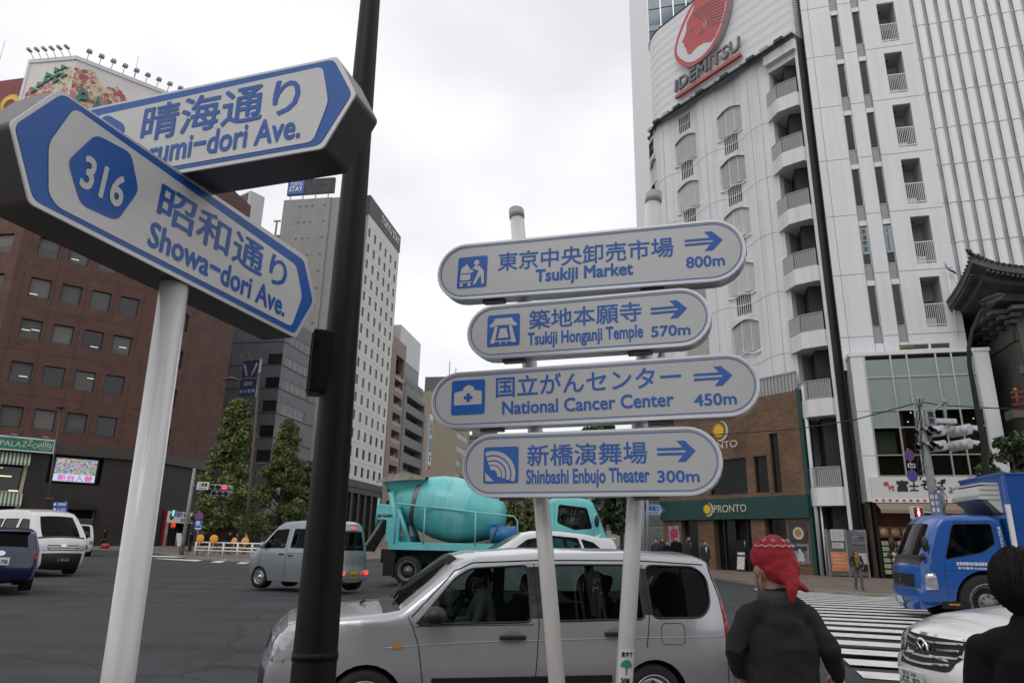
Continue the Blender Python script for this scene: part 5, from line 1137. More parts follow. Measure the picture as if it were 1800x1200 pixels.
# hospital
o, U, pw = guide_board('third and longest silver guide board reading National Cancer Center 450m', [(36, 802), (1276, 708), (640, 658), (640, 884)], .7, '国立がんセンター', ((281, 788), (976, 680), 76), 'National Cancer Center', ((305, 852), (949, 778), 48), '450m', ((1031, 820), (1186, 776), 43), ((1027, 712), (1173, 704)), ((110, 856), (240, 718)))
m = MB(); m.sheet([U(*p) for p in [(.09, .28), (.91, .28), (.91, .66), (.68, .7), (.68, .78), (.52, .86), (.36, .78), (.36, .7), (.09, .64)]], .0056); m.build('pictogram', PICW, o)
m = MB(); m.sheet([U(*p) for p in [(.46, .36), (.56, .36), (.56, .44), (.64, .44), (.64, .53), (.56, .53), (.56, .61), (.46, .61), (.46, .53), (.38, .53), (.38, .44), (.46, .44)]], .0048); m.build('cross', SIGNBLUE, o)
# theatre: open paper fan
o, U, pw = guide_board('lowest silver guide board reading Shinbashi Enbujo Theater 300m', [(152, 1040), (1136, 1012), (640, 911), (640, 1162)], .5, '新橋演舞場', ((399, 1047), (848, 956), 79), 'Shinbashi Enbujo Theater', ((395, 1130), (858, 1060), 69), '300m', ((892, 1108), (1046, 1063), 43), ((888, 994), (1034, 988)), ((232, 1113), (366, 972)))
m = MB(); c_ = (.27, .24)
def arc(r0, r1, a0, a1): 
    n = 18; A = [(c_[0]+r1*math.cos(R(a0+(a1-a0)*i/n)), c_[1]+r1*math.sin(R(a0+(a1-a0)*i/n))) for i in range(n+1)]; B_ = [(c_[0]+r0*math.cos(R(a0+(a1-a0)*i/n)), c_[1]+r0*math.sin(R(a0+(a1-a0)*i/n))) for i in range(n+1)]
    m.sheet([U(min(.95, max(.05, p[0])), min(.95, max(.05, p[1]))) for p in A+B_[::-1]], .0052)
for r0, r1 in ((.13, .24), (.27, .36), (.4, .5), (.54, .65)): arc(r0, r1, -18, 112)
m.sheet([U(.05, .3), U(.14, .22), U(.3, .06), U(.07, .06)], .0052); m.build('pictogram', PICW, o)
# the two poles lean apart
def pole(label, pts, Yd):
    Mp = frame(P4, 108); a, b = [Mp @ Vector((q[0], Yd, q[1])) for q in [loc_on(Mp, *p, Yd) for p in pts]]; dv = (a-b).normalized(); base = b+dv*((.03-b.z)/dv.z)
    T = thing('sign_pole', label, 'pole', Matrix.Translation(base), 'poles of the guide boards')
    m = MB(); L = a-base; m.tube([Vector((0, 0, 0)), L], .0335, 28); m.build('tube', POLEW, T)
    m = MB(); m.tube([L-dv*.03, L+dv*.012], .037, 28); m.ball(L+dv*.012, (.037, .037, .02), 24); m.build('cap', mat('pole cap', (.4, .39, .36), .5), T); return T, L, dv, base
pole('left of two white poles behind the guide boards leaning left at the top', ((908, 374), (979, 1200)), .135)
T, L, dv, base = pole('right of two white poles behind the guide boards with a leaf sticker near its foot', ((1149, 346), (1097, 1200)), .135)
bz = at(1097, 1180, 2.66)
m = MB(); c = L*(((bz.z)-.03)/L.z)
def wrapf(u, z):   # wrap a flat label on the pole, facing the camera
    a = -math.pi/2+u/.0345; q = c+dv*z; return Vector((q.x+.0345*math.cos(a), q.y+.0345*math.sin(a), q.z))
m.add([wrapf(-.032+.008*i, z) for i in range(9) for z in (-.11, .052)], [(2*i, 2*i+2, 2*i+3, 2*i+1) for i in range(8)], 0, True); m.build('sticker', mat('sticker white', (.6, .6, .58), .5), T)
c0_ = c; wrapg = lambda u, z: wrapf(u, z)+Vector((0, -.0012, 0))
m = MB(); put_text(m, '東京都', -.024, .022, .022, .042, 0, bold=.04, fn=wrapg); put_text(m, '308', -.02, -.075, .016, -.05, 0, bold=.05, fn=wrapg); m.build('sticker_lettering', BLACK, T)
m = MB(); P = [(0.024*math.cos(a)*(1-.1*math.sin(2*a)), -.012+.026*math.sin(a)) for a in [math.pi*i/10 for i in range(11)]]+[(-.004, -.014), (-.002, -.04), (.003, -.04), (.004, -.014)]
P, tr = tri_fill(resample(P, .005), (), [(-.021+.006*i, -.011+.006*j) for i in range(8) for j in range(5) if pip(-.021+.006*i, -.011+.006*j, P)]); m.add([wrapg(*p)+Vector((0, -.0008, 0)) for p in P], tr); m.build('sticker_leaf', mat('leaf green', (.02, .25, .12), .5), T)
# ------------------------------------------------------------------ vehicles
REDL = mat('red lamp lens', (.3, .008, .008), .15, emit=(.5, .02, .01), es=.15, coat=.5); REDON = mat('lit red lamp', (.4, .01, .01), .2, emit=(1, .06, .03), es=1.6)
AMBER = mat('amber lens', (.5, .2, .02), .15, coat=.5); LENS = mat('headlamp lens', (.4, .42, .44), .1, .4, coat=1., var=.3, vs=5, stretch=(1, 1, 3)); SILVERP = mat('alloy silver', (.45, .46, .47), .28, .8); UNDER = mat('underbody black', (.01, .01, .01), .8)
PLATEW = mat('white number plate', (.62, .62, .6), .5); PLATEY = mat('yellow number plate', (.62, .46, .03), .5); PLATEG = mat('green plate ink', (.02, .12, .06), .5)
SEATM = mat('seat cloth', (.07, .07, .075), .9, var=.2, vs=8)
_wheels = {}
def wheel(parent, x, y, z, r, w_, style, flip=1):
    k = (round(r, 3), w_, style)
    if k not in _wheels:
        t = MB(); t.lathe([(r*.62, -w_*.42), (r*.7, -w_*.5), (r*.93, -w_*.5), (r*.99, -w_*.36), (r, -w_*.15), (r, w_*.15), (r*.99, w_*.36), (r*.93, w_*.5), (r*.6, w_*.5)], 36, 0, axis='Y')
        to = t.build('tyre', RUBBER)
        m = MB(); m.lathe([(r*.66, -w_*.46), (r*.64, -w_*.36), (r*.6, -w_*.1), (0.01, -w_*.1)], 30, 1, axis='Y'); m.lathe([(r*.66, -w_*.46), (r*.69, -w_*.52), (r*.63, -w_*.46), (r*.6, -w_*.3)], 30, 0, axis='Y')
        if style == 'five':
            for i in range(5):
                a = i*2*math.pi/5
                for s_ in (-1, 1): m.tube([(.0+r*.1*math.cos(a), -w_*.4, r*.1*math.sin(a)), (r*.6*math.cos(a+s_*.2), -w_*.44, r*.6*math.sin(a+s_*.2))], [r*.09, r*.06], 6, 0, flat=.6)
            m.lathe([(r*.17, -w_*.3), (r*.16, -w_*.46), (.001, -w_*.48)], 16, 0, axis='Y')
        elif style == 'steel':
            m.lathe([(r*.6, -w_*.3), (r*.5, -w_*.42), (r*.36, -w_*.3), (r*.22, -w_*.3), (r*.2, -w_*.45), (.001, -w_*.47)], 24, 0, axis='Y')
            for i in range(8): a = i*math.pi/4; m.ball((r*.45*math.cos(a), -w_*.42, r*.45*math.sin(a)), (r*.07, .012, r*.07), 8, 1)
        else:   # truck: deep dish with hub and nuts
            m.lathe([(r*.6, -w_*.35), (r*.5, -w_*.05), (r*.34, -w_*.05), (r*.3, -w_*.3), (r*.16, -w_*.32), (r*.14, -w_*.5), (.001, -w_*.52)], 26, 0, axis='Y')
            for i in range(8): a = i*math.pi/4; m.ball((r*.25*math.cos(a), -w_*.34, r*.25*math.sin(a)), r*.035, 6, 1)
            for i in range(8): a = (i+.5)*math.pi/4; m.ball((r*.46*math.cos(a), -w_*.16, r*.46*math.sin(a)), (r*.06, .02, r*.06), 6, 1)
        ro = m.build('rim', [SILVERP if style != 'truck' else mat('truck rim grey', (.2, .19, .19), .55, .3, var=.3, vs=8), UNDER])
        _wheels[k] = (to, ro); first = True
    to, ro = _wheels[k]; M = Matrix.Translation((x, y, z)) @ (Matrix() if flip > 0 else Matrix.Rotation(math.pi, 4, 'Z'))
    w0 = bpy.data.objects.new('wheel', to.data); col.objects.link(w0); w0.parent = parent; w0.matrix_local = M
    reuse(ro, 'rim', w0, Matrix()); return w0
def finish_wheels():
    for a, b in _wheels.values(): bpy.data.objects.remove(a); bpy.data.objects.remove(b)
def poly_dist(p, poly):
    d = 1e9
    for i in range(len(poly)-1):
        a, b = Vector(poly[i][:2]), Vector(poly[i+1][:2]); t_ = max(0, min(1, (p-a).dot(b-a)/max(1e-9, (b-a).length_squared))); d = min(d, (p-a-(b-a)*t_).length)
    return d
class Car:
    """body lofted between two side skins: x runs from nose (0) to tail (L), y across, z up; nose points along -x"""
    def __init__(s, name, label, cat, pos, heading, top, bottom, W, paint, wins, wheels, style, belt=.9, tumble=.12, rnd_=.07, crown=.03, taper=(.12, .9, .05, .5), glass=None, step=.09, group=None, bump_=(0, 0), zoff=0, lower=None, wheel_w=.19):
        h = R(heading); ang = math.atan2(-math.cos(h), -math.sin(h))
        s.M = Matrix.Translation(pos) @ Matrix.Rotation(ang, 4, 'Z'); s.root = thing(name, label, cat, s.M, group)
        s.top = top; s.W = W; s.belt = belt; s.tumble = tumble; s.r = rnd_; s.crown = crown; s.taper = taper; s.L = max(p[0] for p in top); s.glass = glass or CARGLASS
        s.paint = paint; s.chain = [p[:2] for p in top]
        outline = resample([p[:2] for p in top], step, closed=False)
        bot = []                                   # lower edge from tail to nose with wheel arches
        xs = sorted(wheels, key=lambda w_: -w_[0])
        zb = bottom
        cur = outline[-1]
        for wx, wr in xs:
            ra = wr*1.13; zc = wr
            a0 = math.asin(max(-1, min(1, (zb-zc)/ra)))
            bot.append((wx+ra*math.cos(a0), zb))
            n = 14
            for i in range(1, n): a = a0+(math.pi-2*a0)*i/n; bot.append((wx+ra*math.cos(a), zc+ra*math.sin(a)))
            bot.append((wx-ra*math.cos(a0), zb))
        outer = outline+resample(bot, step, closed=False)
        s.wins = [resample(w_, step*.8) for w_ in wins]
        inner = []; x = step
        xmin, xmax = min(p[0] for p in outer), max(p[0] for p in outer); zmin, zmax = min(p[1] for p in outer), max(p[1] for p in outer)
        while x < xmax:
            z = zmin+step*.5
            while z < zmax:
                if pip(x, z, outer) and not any(pip(x, z, w_) for w_ in s.wins) and poly_dist(Vector((x, z)), s.chain) > s.r*1.2: inner.append((x, z))
                z += step
            x += step
        n = len(outline)
        for f_ in (.18, .5, 1.05):                  # rings near the edge carry its rounding
            for i in range(1, n-1):
                a, b = Vector(outline[i-1]), Vector(outline[i+1]); t_ = (b-a).normalized(); nrm = Vector((t_.y, -t_.x)); q = Vector(outline[i])+nrm*s.r*f_
                if pip(q.x, q.y, outer) and not any(pip(q.x, q.y, w_) for w_ in s.wins) and poly_dist(q, s.chain) > s.r*f_*.8: inner.append((q.x, q.y))
        P, T = tri_fill(outer, s.wins, inner)
        mb = MB()
        for sg in (-1, 1): mb.add([(p[0], sg*s.ys(*p), p[1]) for p in P], T, 0, True)
        gl = {}; NW = 10
        acc = 0
        tags = []
        for i in range(n):
            best = min(range(len(top)-1), key=lambda k_: poly_dist(Vector(outline[i]), [top[k_][:2], top[k_+1][:2]])); tags.append(best)
        for i in range(n-1):
            mid = Vector(outline[i]).lerp(Vector(outline[i+1]), .5); k_ = min(range(len(top)-1), key=lambda q_: poly_dist(mid, [top[q_][:2], top[q_+1][:2]])); tg = top[k_+1][2] if len(top[k_+1]) > 2 else 'b'
            for j in range(NW):
                q = [s.cross(outline, i+a, -1+2*(j+b)/NW) for a, b in ((0, 0), (1, 0), (1, 1), (0, 1))]
                dst = gl.setdefault(k_, MB()) if tg == 'g' and 0 < j < NW-1 else mb
                dst.add(q, [(0, 1, 2, 3)], 1 if tg == 'k' else 0, True)
        s.outline = outline
        s.body = s.weld(mb, 'body', [paint, BLACK])
        for q_, k_ in enumerate(sorted(gl)): s.weld(gl[k_], 'windscreen' if q_ == 0 else 'rear_window', [s.glass], 40)
        for w_ in s.wins:
            s.side_glass(w_)
        s.bvh = BVHTree.FromPolygons([v.co[:] for v in s.body.data.vertices], [p.vertices[:] for p in s.body.data.polygons])
        for wx, wr in wheels:
            for sg in (-1, 1): wheel(s.root, wx, sg*(W/2-wheel_w*.62), wr, wr, wheel_w, style, -sg*-1 if False else (1 if sg < 0 else -1))
        # dark wheel wells and floor
        m = MB(); m.box(.25, s.L-.2, -W/2+.2, W/2-.2, bottom-.02, bottom+.12, 0)
        for wx, wr in wheels: 
            for sg in (-1, 1): m.lathe([(wr*1.12, -.0), (wr*1.12, .26), (.01, .26)], 18, 0, Matrix.Translation((wx, sg*(W/2-.03), wr)) @ (Matrix() if sg < 0 else Matrix.Rotation(math.pi, 4, 'Z')), axis='Y')
        m.build('underbody', UNDER, s.root)
    def hw(s, x):
        a, fa, b, fb = s.taper; h = s.W/2
        if x < fa: h -= a*((fa-x)/fa)**2.2
        if x > s.L-fb: h -= b*((x-s.L+fb)/fb)**2.2
        return h
    def ys(s, x, z):
        d = poly_dist(Vector((x, z)), s.chain); r = s.r; rd = 0 if d >= r else r-math.sqrt(max(0, r*r-(r-d)**2))
        y = s.hw(x)-rd-.035*max(0, (s.belt*.62-z)/.6)**1.5
        if z > s.belt: y -= s.tumble*(z-s.belt)/.55
        else: y -= .018*((s.belt-z)/.5)**2*.4-.012*math.sin(math.pi*min(1, max(0, (z-.3)/(s.belt-.3))))
        return y
    def cross(s, ol, i, u):
        p = ol[i]; a, b = Vector(ol[max(0, i-1)]), Vector(ol[min(len(ol)-1, i+1)]); t_ = (b-a).normalized(); nrm = Vector((-t_.y, t_.x))
        e = s.crown*(1-u*u)*(1+1.6*abs(nrm.x)); return (p[0]+nrm.x*e, u*s.ys(*p), p[1]+nrm.y*e)
    def weld(s, mb, name, mats, ang=38):
        o = mb.build(name, mats, s.root, recalc=False); bm = bmesh.new(); bm.from_mesh(o.data)
        bmesh.ops.remove_doubles(bm, verts=bm.verts[:], dist=.0015); bmesh.ops.recalc_face_normals(bm, faces=bm.faces[:])
        for e in bm.edges: e.smooth = not (len(e.link_faces) == 2 and e.calc_face_angle(0) > R(ang))
        for f in bm.faces: f.smooth = True
        bm.to_mesh(o.data); bm.free(); return o
    def side_glass(s, w_):
        P, T = tri_fill(w_); 
        for sg in (-1, 1):
            MB().add([(p[0], sg*(s.ys(*p)-.012), p[1]) for p in P], T, 0, True).build('side_window', s.glass, s.root)
            m = MB(); L = [(p[0], sg*(s.ys(*p)-.003), p[1]) for p in w_]; m.tube(L+[L[0]], .011, 5); m.build('window_seal', BLACK, s.root)
    def line(s, pts, r=.004, m_=None, name='door_seam', off=.0015, sides=(-1, 1), step=.08):
        for sg in sides:
            P = resample(pts, step, closed=False); MB().tube([(p[0], sg*(s.ys(*p)+off), p[1]) for p in P], r, 5).build(name, m_ or UNDER, s.root)
    def side_patch(s, poly, off, m_, name, sides=(-1, 1), par=None):
        for sg in sides:
            P, T = tri_fill(resample(poly, .06)); MB().add([(p[0], sg*(s.ys(*p)+off), p[1]) for p in P], T, 0, True).build(name, m_, par or s.root)
    def patch(s, poly, end, off, m_, name, step=.05, par=None, text=None):
        """shape given as (y, z), thrown on the nose (-1) or tail (+1) of the body"""
        if text: 
            V, T = [], []; mb = MB(); put_text(mb, text, *poly, 0, bold=.04); P = [(v[0], v[2]) for v in mb.v]; T = mb.f
        else:
            ol = resample(poly, step); ys_ = [p[0] for p in ol]; zs_ = [p[1] for p in ol]; inn = []
            y = min(ys_)+step
            while y < max(ys_):
                z = min(zs_)+step
                while z < max(zs_):
                    if pip(y, z, ol): inn.append((y, z))
                    z += step
                y += step
            P, T = tri_fill(ol, (), inn)
        V = []
        for y, z in P:
            if text and end > 0: pass
            h = s.bvh.ray_cast(Vector((-2 if end < 0 else s.L+2, y, z)), Vector((1 if end < 0 else -1, 0, 0)))
            x = h[0].x if h[0] is not None else (.4 if end < 0 else s.L-.1)
            V.append((x+(-off if end < 0 else off), y, z))
        return MB().add(V, T, 0, not text).build(name, m_, par or s.root)
    def handle(s, x, z, m_=None, L=.2):
        for sg in (-1, 1):
            y = s.ys(x, z); m = MB(); m.box(x-L/2, x+L/2, sg*y+(.012 if sg > 0 else -.04), sg*y+(.04 if sg > 0 else -.012), z-.018, z+.018, bev=.01)
            m.box(x-L/2, x-L/2+.03, min(sg*y, sg*(y+.02)), max(sg*y, sg*(y+.02)), z-.015, z+.015); m.box(x+L/2-.03, x+L/2, min(sg*y, sg*(y+.02)), max(sg*y, sg*(y+.02)), z-.015, z+.015); m.build('door_handle', m_ or s.paint, s.root)
    def mirror(s, x, z, m_=None, sz=(.1, .11, .08)):
        for sg in (-1, 1):
            y = sg*(s.ys(x, z)+sz[1]+.04); m = MB(); m.ball((x, y, z), sz, 16); m.tube([(x-.02, sg*s.ys(x, z-.05), z-.06), (x, y, z-.03)], .025, 8); m.build('door_mirror', m_ or s.paint, s.root)
    def interior(s, seats, zseat=.45, floor=.3, c=None):
        m = MB(); m.box(.9, s.L-.3, -s.W/2+.12, s.W/2-.12, floor, floor+.06)
        m.build('floor', UNDER, s.root)
        for x, y in seats:
            m = MB(); m.box(x-.25, x+.25, y-.23, y+.23, zseat-.1, zseat+.08, bev=.05)
            Mx = Matrix.Translation((x+.24, y, zseat+.05)) @ Matrix.Rotation(R(16), 4, 'Y'); m.box(-.06, .06, -.22, .22, 0, .55, 0, Mx, bev=.05); m.box(-.04, .04, -.12, .12, .58, .76, 0, Mx, bev=.04); m.build('seat', c or SEATM, s.root)
def P3(px, py, Y, z=None): p = at(px, py, Y); return Vector((p.x, p.y, zg(p.x, p.y) if z is None else z))
# --- silver estate car in the foreground (nose to the left)
SIL = car_paint('silver car paint', (.42, .43, .45), .5, .26)
K_ = 1.084; ux = lambda u: (u+1.90)*K_+.02; uz = lambda z: 1.6-(1.6-z)*K_
pc = P3(900, 900, 6.4, 0); h77 = azdir(77)
top = [(.06, .22, 'k'), (.0, .42, 'k'), (.01, .55, 'k'), (.035, .62), (.07, .78), (.16, .9), (.45, .955), (.93, 1.0), (.95, 1.003, 'k'), (1.08, 1.025, 'k'), (1.6, 1.43, 'g'), (1.76, 1.475), (2.3, 1.515), (3.2, 1.525), (3.95, 1.5), (4.06, 1.46), (4.15, 1.18), (4.19, .95), (4.2, .62), (4.24, .5), (4.22, .3), (4.1, .24)]
wF = round_poly([(1.21, .918), (1.54, 1.29), (1.68, 1.37), (2.21, 1.405), (2.22, .935)], .05); wR = round_poly([(2.33, .938), (2.32, 1.41), (3.27, 1.42), (3.3, .955)], .05); wQ = round_poly([(3.37, .96), (3.36, 1.42), (3.88, 1.41), (4.0, 1.31), (3.99, 1.07), (3.88, .965)], .08)
near = Vector((0, 6.4, 0)); nrm = Vector((math.sin(R(-13)), math.cos(R(-13)), 0))
pos = near + h77*(-1.92*K_+.09) + nrm*.845
PB = Car('estate_car', 'silver estate car with black mirrors and driver, directly behind the guide board poles', 'car', pos, -103, top, .22, 1.69, SIL, [wF, wR, wQ], [(.82, .29), (3.37, .29)], 'steel', belt=.93, tumble=.15, rnd_=.06, crown=.035, taper=(.2, 1.0, .1, .5), step=.065)
PB.line([(1.3, .4), (1.24, .75), (1.18, .91), (1.14, .98)]); PB.line([(1.2, .905), (2.24, .915)], .003); PB.line([(2.27, 1.42), (2.29, .93), (2.25, .35)]); PB.line([(3.33, 1.42), (3.34, .97), (3.3, .72)]); PB.line([(1.36, .36), (3.0, .35)], .003)
PB.line([(1.17, .98), (1.54, 1.35), (1.7, 1.42), (2.3, 1.45), (3.3, 1.46), (3.98, 1.43)], .006, name='roof_gutter'); PB.line([(4.03, 1.45), (4.12, 1.1), (4.14, .3)], .004, name='tailgate_seam')
PB.side_patch(round_poly([(1.2, .925), (1.4, 1.14), (1.4, .925)], .02), .004, BLACK, 'mirror_base'); PB.side_patch([(2.21, .965), (2.2, 1.39), (2.325, 1.395), (2.335, .965)], .002, BLACK, 'pillar_trim'); PB.side_patch([(3.28, .99), (3.26, 1.39), (3.37, 1.39), (3.38, .99)], .002, BLACK, 'pillar_trim')
PB.side_patch(round_poly([(1.36, .44), (1.36, .505), (2.96, .5), (2.96, .44)], .01), .012, BLACK, 'side_moulding')
for z0 in (.0,): PB.line([(.95, .74), (1.6, .775), (3.2, .8), (4.1, .8)], .0035, SIL, 'body_crease')
PB.handle(2.05, .815, BLACK, .23); PB.handle(3.0, .835, BLACK, .2); PB.side_patch([(2.05+.09*math.cos(i*.4), .815+.055*math.sin(i*.4)) for i in range(16)], .001, mat('handle recess', (.25, .26, .27), .4, .5), 'handle_recess'); PB.side_patch([(3.0+.09*math.cos(i*.4), .835+.055*math.sin(i*.4)) for i in range(16)], .001, MATS['handle recess'], 'handle_recess')
PB.line(round_poly([(3.45, .74), (3.45, .92), (3.68, .92), (3.68, .74)], .05)+[(3.45+.05, .74)], .0025, sides=(-1, 1), name='fuel_flap'); PB.side_patch(round_poly([(1.03, .735), (1.03, .775), (1.1, .775), (1.1, .735)], .01), .01, AMBER, 'side_repeater')
PB.mirror(1.36, 1.0, BLACK, (.1, .09, .075)); PB.interior([(2.05, -.36), (2.05, .36), (2.95, -.36), (2.95, .36)], .5)
PB.patch([(-.72, .62), (-.72, .84), (-.42, .82), (-.38, .66)], -1, .006, LENS, 'headlamp'); PB.patch([(.72, .62), (.72, .84), (.42, .82), (.38, .66)], -1, .006, LENS, 'headlamp'); PB.side_patch(round_poly([(.075, .63), (.13, .85), (.3, .87), (.24, .66)], .02), .006, LENS, 'headlamp'); PB.patch([(-.36, .68), (-.36, .8), (.36, .8), (.36, .68)], -1, .006, BLACK, 'grille')
PB.side_patch(round_poly([(4.13, .75), (4.11, 1.12), (4.135, 1.12), (4.185, .78)], .02), .006, REDL, 'tail_lamp')
m = MB(); m.box(1.2, 1.6, -.66, .66, .74, .92, bev=.06); m.build('dashboard', BLACK, PB.root)
m = MB(); Mw = Matrix.Translation((1.72, .36, .92)) @ Matrix.Rotation(R(-62), 4, 'Y'); m.tube([tuple(Mw @ Vector((.185*math.cos(a), .185*math.sin(a), 0))) for a in [i*.3307 for i in range(20)]], .016, 8); m.tube([tuple(Mw @ Vector((-.18, 0, 0))), tuple(Mw @ Vector((.18, 0, 0)))], .02, 6); m.build('steering_wheel', BLACK, PB.root)
m = MB(); 
for y in (-.5, .05): m.tube([(1.03, y, 1.06), (1.1, y+.3, 1.11), (1.18, y+.52, 1.165)], .009, 5)
m.tube([(.75, -.1, 1.03), (.8, -.1, 1.06)], .015, 6); m.build('wiper', BLACK, PB.root)
m = MB(); m.tube([(3.55, .55, 1.53), (3.75, .55, 1.68)], .005, 5); m.build('aerial', BLACK, PB.root)
# --- white sport utility car behind it
WPAINT = car_paint('white car paint', (.62, .63, .64), 0, .3); 
top = [(.1, .24, 'k'), (.02, .4), (.0, .6), (.04, .78), (.22, .93), (.9, 1.08), (1.12, 1.12, 'k'), (1.95, 1.6, 'g'), (2.3, 1.67), (2.9, 1.685), (3.6, 1.63), (4.02, 1.55), (4.3, 1.53), (4.32, 1.5, 'k'), (4.48, 1.14, 'g'), (4.62, 1.05), (4.66, .75), (4.7, .6), (4.66, .35), (4.5, .28, 'k')]
w1 = round_poly([(1.5, 1.1), (2.05, 1.48), (2.62, 1.585), (2.66, 1.12)], .04); w2 = round_poly([(2.72, 1.12), (2.68, 1.585), (3.35, 1.54), (3.48, 1.14)], .04); w3 = round_poly([(3.56, 1.15), (3.44, 1.52), (3.75, 1.44), (4.05, 1.18)], .04)
p_ = P3(935, 960, 18.6); XU = Car('suv', 'white sport utility car between silver estate and turquoise mixer truck', 'car', p_ + azdir(80)*(-3.0)+Vector((.65, 0, 0)), -100, top, .3, 1.84, WPAINT, [w1, w2, w3], [(.95, .37), (3.68, .37)], 'five', belt=1.08, tumble=.2, taper=(.25, 1.1, .15, .8), step=.12)
XU.interior([(2.3, -.38), (2.3, .38), (3.2, -.38), (3.2, .38)], .6); XU.line([(2.69, 1.6), (2.7, .95), (2.66, .4)]); XU.line([(1.45, .4), (1.42, 1.0), (1.55, 1.12)]); XU.handle(2.5, .98); XU.handle(3.35, 1.0); XU.mirror(1.62, 1.14, WPAINT); XU.side_patch(round_poly([(.1, .7), (.3, .9), (.62, .93), (.4, .74)], .03), .006, LENS, 'headlamp'); XU.side_patch([(.12, .72), (.2, .8), (.3, .78), (.22, .72)], .01, AMBER, 'indicator'); XU.side_patch(round_poly([(4.35, .95), (4.3, 1.12), (4.55, 1.1), (4.6, .95)], .03), .006, REDL, 'tail_lamp'); XU.side_patch(round_poly([(.9+.0, .74), (.2, .3), (1.4, .3)], .02), -.05, UNDER, 'arch')
m = MB(); m.box(4.1, 4.42, -.6, .6, 1.53, 1.57, 0, bev=.015); m.box(4.36, 4.43, -.15, .15, 1.51, 1.54, 1); m.build('spoiler', [WPAINT, REDL], XU.root); m = MB(); m.prism([(3.95, 1.58), (4.15, 1.58), (4.2, 1.67)], -.015, .015); m.build('aerial_fin', WPAINT, XU.root)
# --- silver-blue kei van, seen from its rear quarter
VAN = car_paint('blue silver paint', (.27, .3, .33), .45, .38)
top = [(.1, .2), (.0, .35), (.0, .62), (.05, .82), (.35, 1.06, 'b'), (.42, 1.1, 'k'), (1.02, 1.76, 'g'), (1.22, 1.86), (1.8, 1.9), (2.7, 1.9), (3.22, 1.85), (3.3, 1.78), (3.34, 1.62), (3.37, 1.58, 'k'), (3.4, 1.08, 'g'), (3.41, 1.02), (3.42, .62), (3.46, .52), (3.44, .26), (3.3, .2)]
w1 = round_poly([(.6, 1.1), (1.02, 1.62), (1.5, 1.66), (1.52, 1.12)], .05); w2 = round_poly([(1.72, 1.13), (1.71, 1.66), (2.38, 1.66), (2.38, 1.13)], .05); w3 = round_poly([(2.5, 1.13), (2.5, 1.66), (3.15, 1.64), (3.2, 1.14)], .05)
p0 = onz(449, 1031, .2); p0 = Vector((p0.x, p0.y, zg(p0.x, p0.y)))*1.0
VS = 1.0; hd = -63; fwd = azdir(hd); lft = Vector((-fwd.y, fwd.x, 0))
p1 = P3(452, 1033, 21.3)
KV = Car('kei_van', 'grey-blue microvan with yellow plate and lit rear lamps turning away, left of mixer truck', 'van', p1 + fwd*.62 - lft*.74, hd, top, .2, 1.475, VAN, [w1, w2, w3], [(.6, .28), (3.0, .28)], 'steel', belt=1.05, tumble=.14, rnd_=.08, taper=(.15, .6, .04, .3), step=.11)
KV.root.scale = (VS, VS, VS)
KV.interior([(1.3, -.33), (1.3, .33)], .75); KV.line([(1.58, 1.75), (1.6, 1.05), (1.6, .3)]); KV.line([(.62, 1.05), (.58, .6)]); KV.line([(2.44, 1.75), (2.44, .3)]); KV.line([(1.62, .98), (3.3, .98)], .006, name='slide_rail'); KV.line([(.35, 1.8), (3.2, 1.8)], .004) if 0 else None
KV.handle(1.42, .95, BLACK, .16); KV.handle(1.78, .92, BLACK, .16); KV.mirror(.72, 1.18, VAN, (.07, .08, .1))
for sg in (-1, 1):
    KV.patch([(sg*.44, .42), (sg*.66, .42), (sg*.66, .53), (sg*.44, .53)], 1, .085, REDON, 'tail_lamp'); KV.patch([(sg*.66, .62), (sg*.7, .62), (sg*.7, .95), (sg*.66, .95)], 1, .008, VAN, 'lamp_trim')
KV.patch([(-.12, 1.7), (.12, 1.7), (.12, 1.74), (-.12, 1.74)], 1, .01, REDON, 'high_brake_lamp'); pl = KV.patch([(-.17, .34), (.17, .34), (.17, .52), (-.17, .52)], 1, .02, PLATEY, 'number_plate', .2); KV.patch((-.13, .37, .13, .45), 1, .024, BLACK, 'plate_lettering', par=KV.root, text='18-75')
KV.patch([(-.05, .66), (.08, .66), (.08, .86), (-.05, .86)], 1, .004, mat('panel recess', (.2, .22, .24), .4), 'plate_recess'); m = MB(); m.tube([(3.45, -.1, 1.0), (3.44, .15, 1.12), (3.42, .3, 1.16)], .012, 5); m.build('wiper', BLACK, KV.root); m = MB(); m.box(3.36, 3.5, -.7, .7, .24, .56, bev=.06); m.build('bumper', VAN, KV.root)
# --- white one-box van coming towards us at the left
top = [(.12, .2, 'k'), (.0, .34, 'k'), (-.02, .56, 'k'), (.0, .72, 'k'), (.06, .98), (.22, 1.2), (.3, 1.26, 'k'), (.98, 1.95, 'g'), (1.2, 2.1), (1.7, 2.2), (3.0, 2.24), (4.8, 2.22), (5.0, 2.1), (5.1, 1.5), (5.15, .6), (5.1, .3), (4.9, .24)]
w1 = round_poly([(.62, 1.3), (1.1, 1.85), (1.7, 1.88), (1.72, 1.3)], .05); w2 = round_poly([(1.95, 1.3), (1.95, 1.88), (3.1, 1.88), (3.1, 1.3)], .05); w3 = round_poly([(3.25, 1.3), (3.25, 1.88), (4.8, 1.86), (4.85, 1.32)], .05)
hd = 124; fwd = azdir(hd); p1 = P3(100, 995, 25.5)
HV = Car('van', 'white one-box van with black grille and headlamps coming towards the junction at left', 'van', p1 + fwd*.2 + Vector((fwd.y, -fwd.x, 0))*-.0, hd, top, .22, 1.88, WPAINT, [w1, w2, w3], [(1.0, .34), (4.1, .34)], 'steel', belt=1.25, tumble=.13, rnd_=.09, taper=(.18, .8, .05, .5), step=.13, glass=DARKTINT)
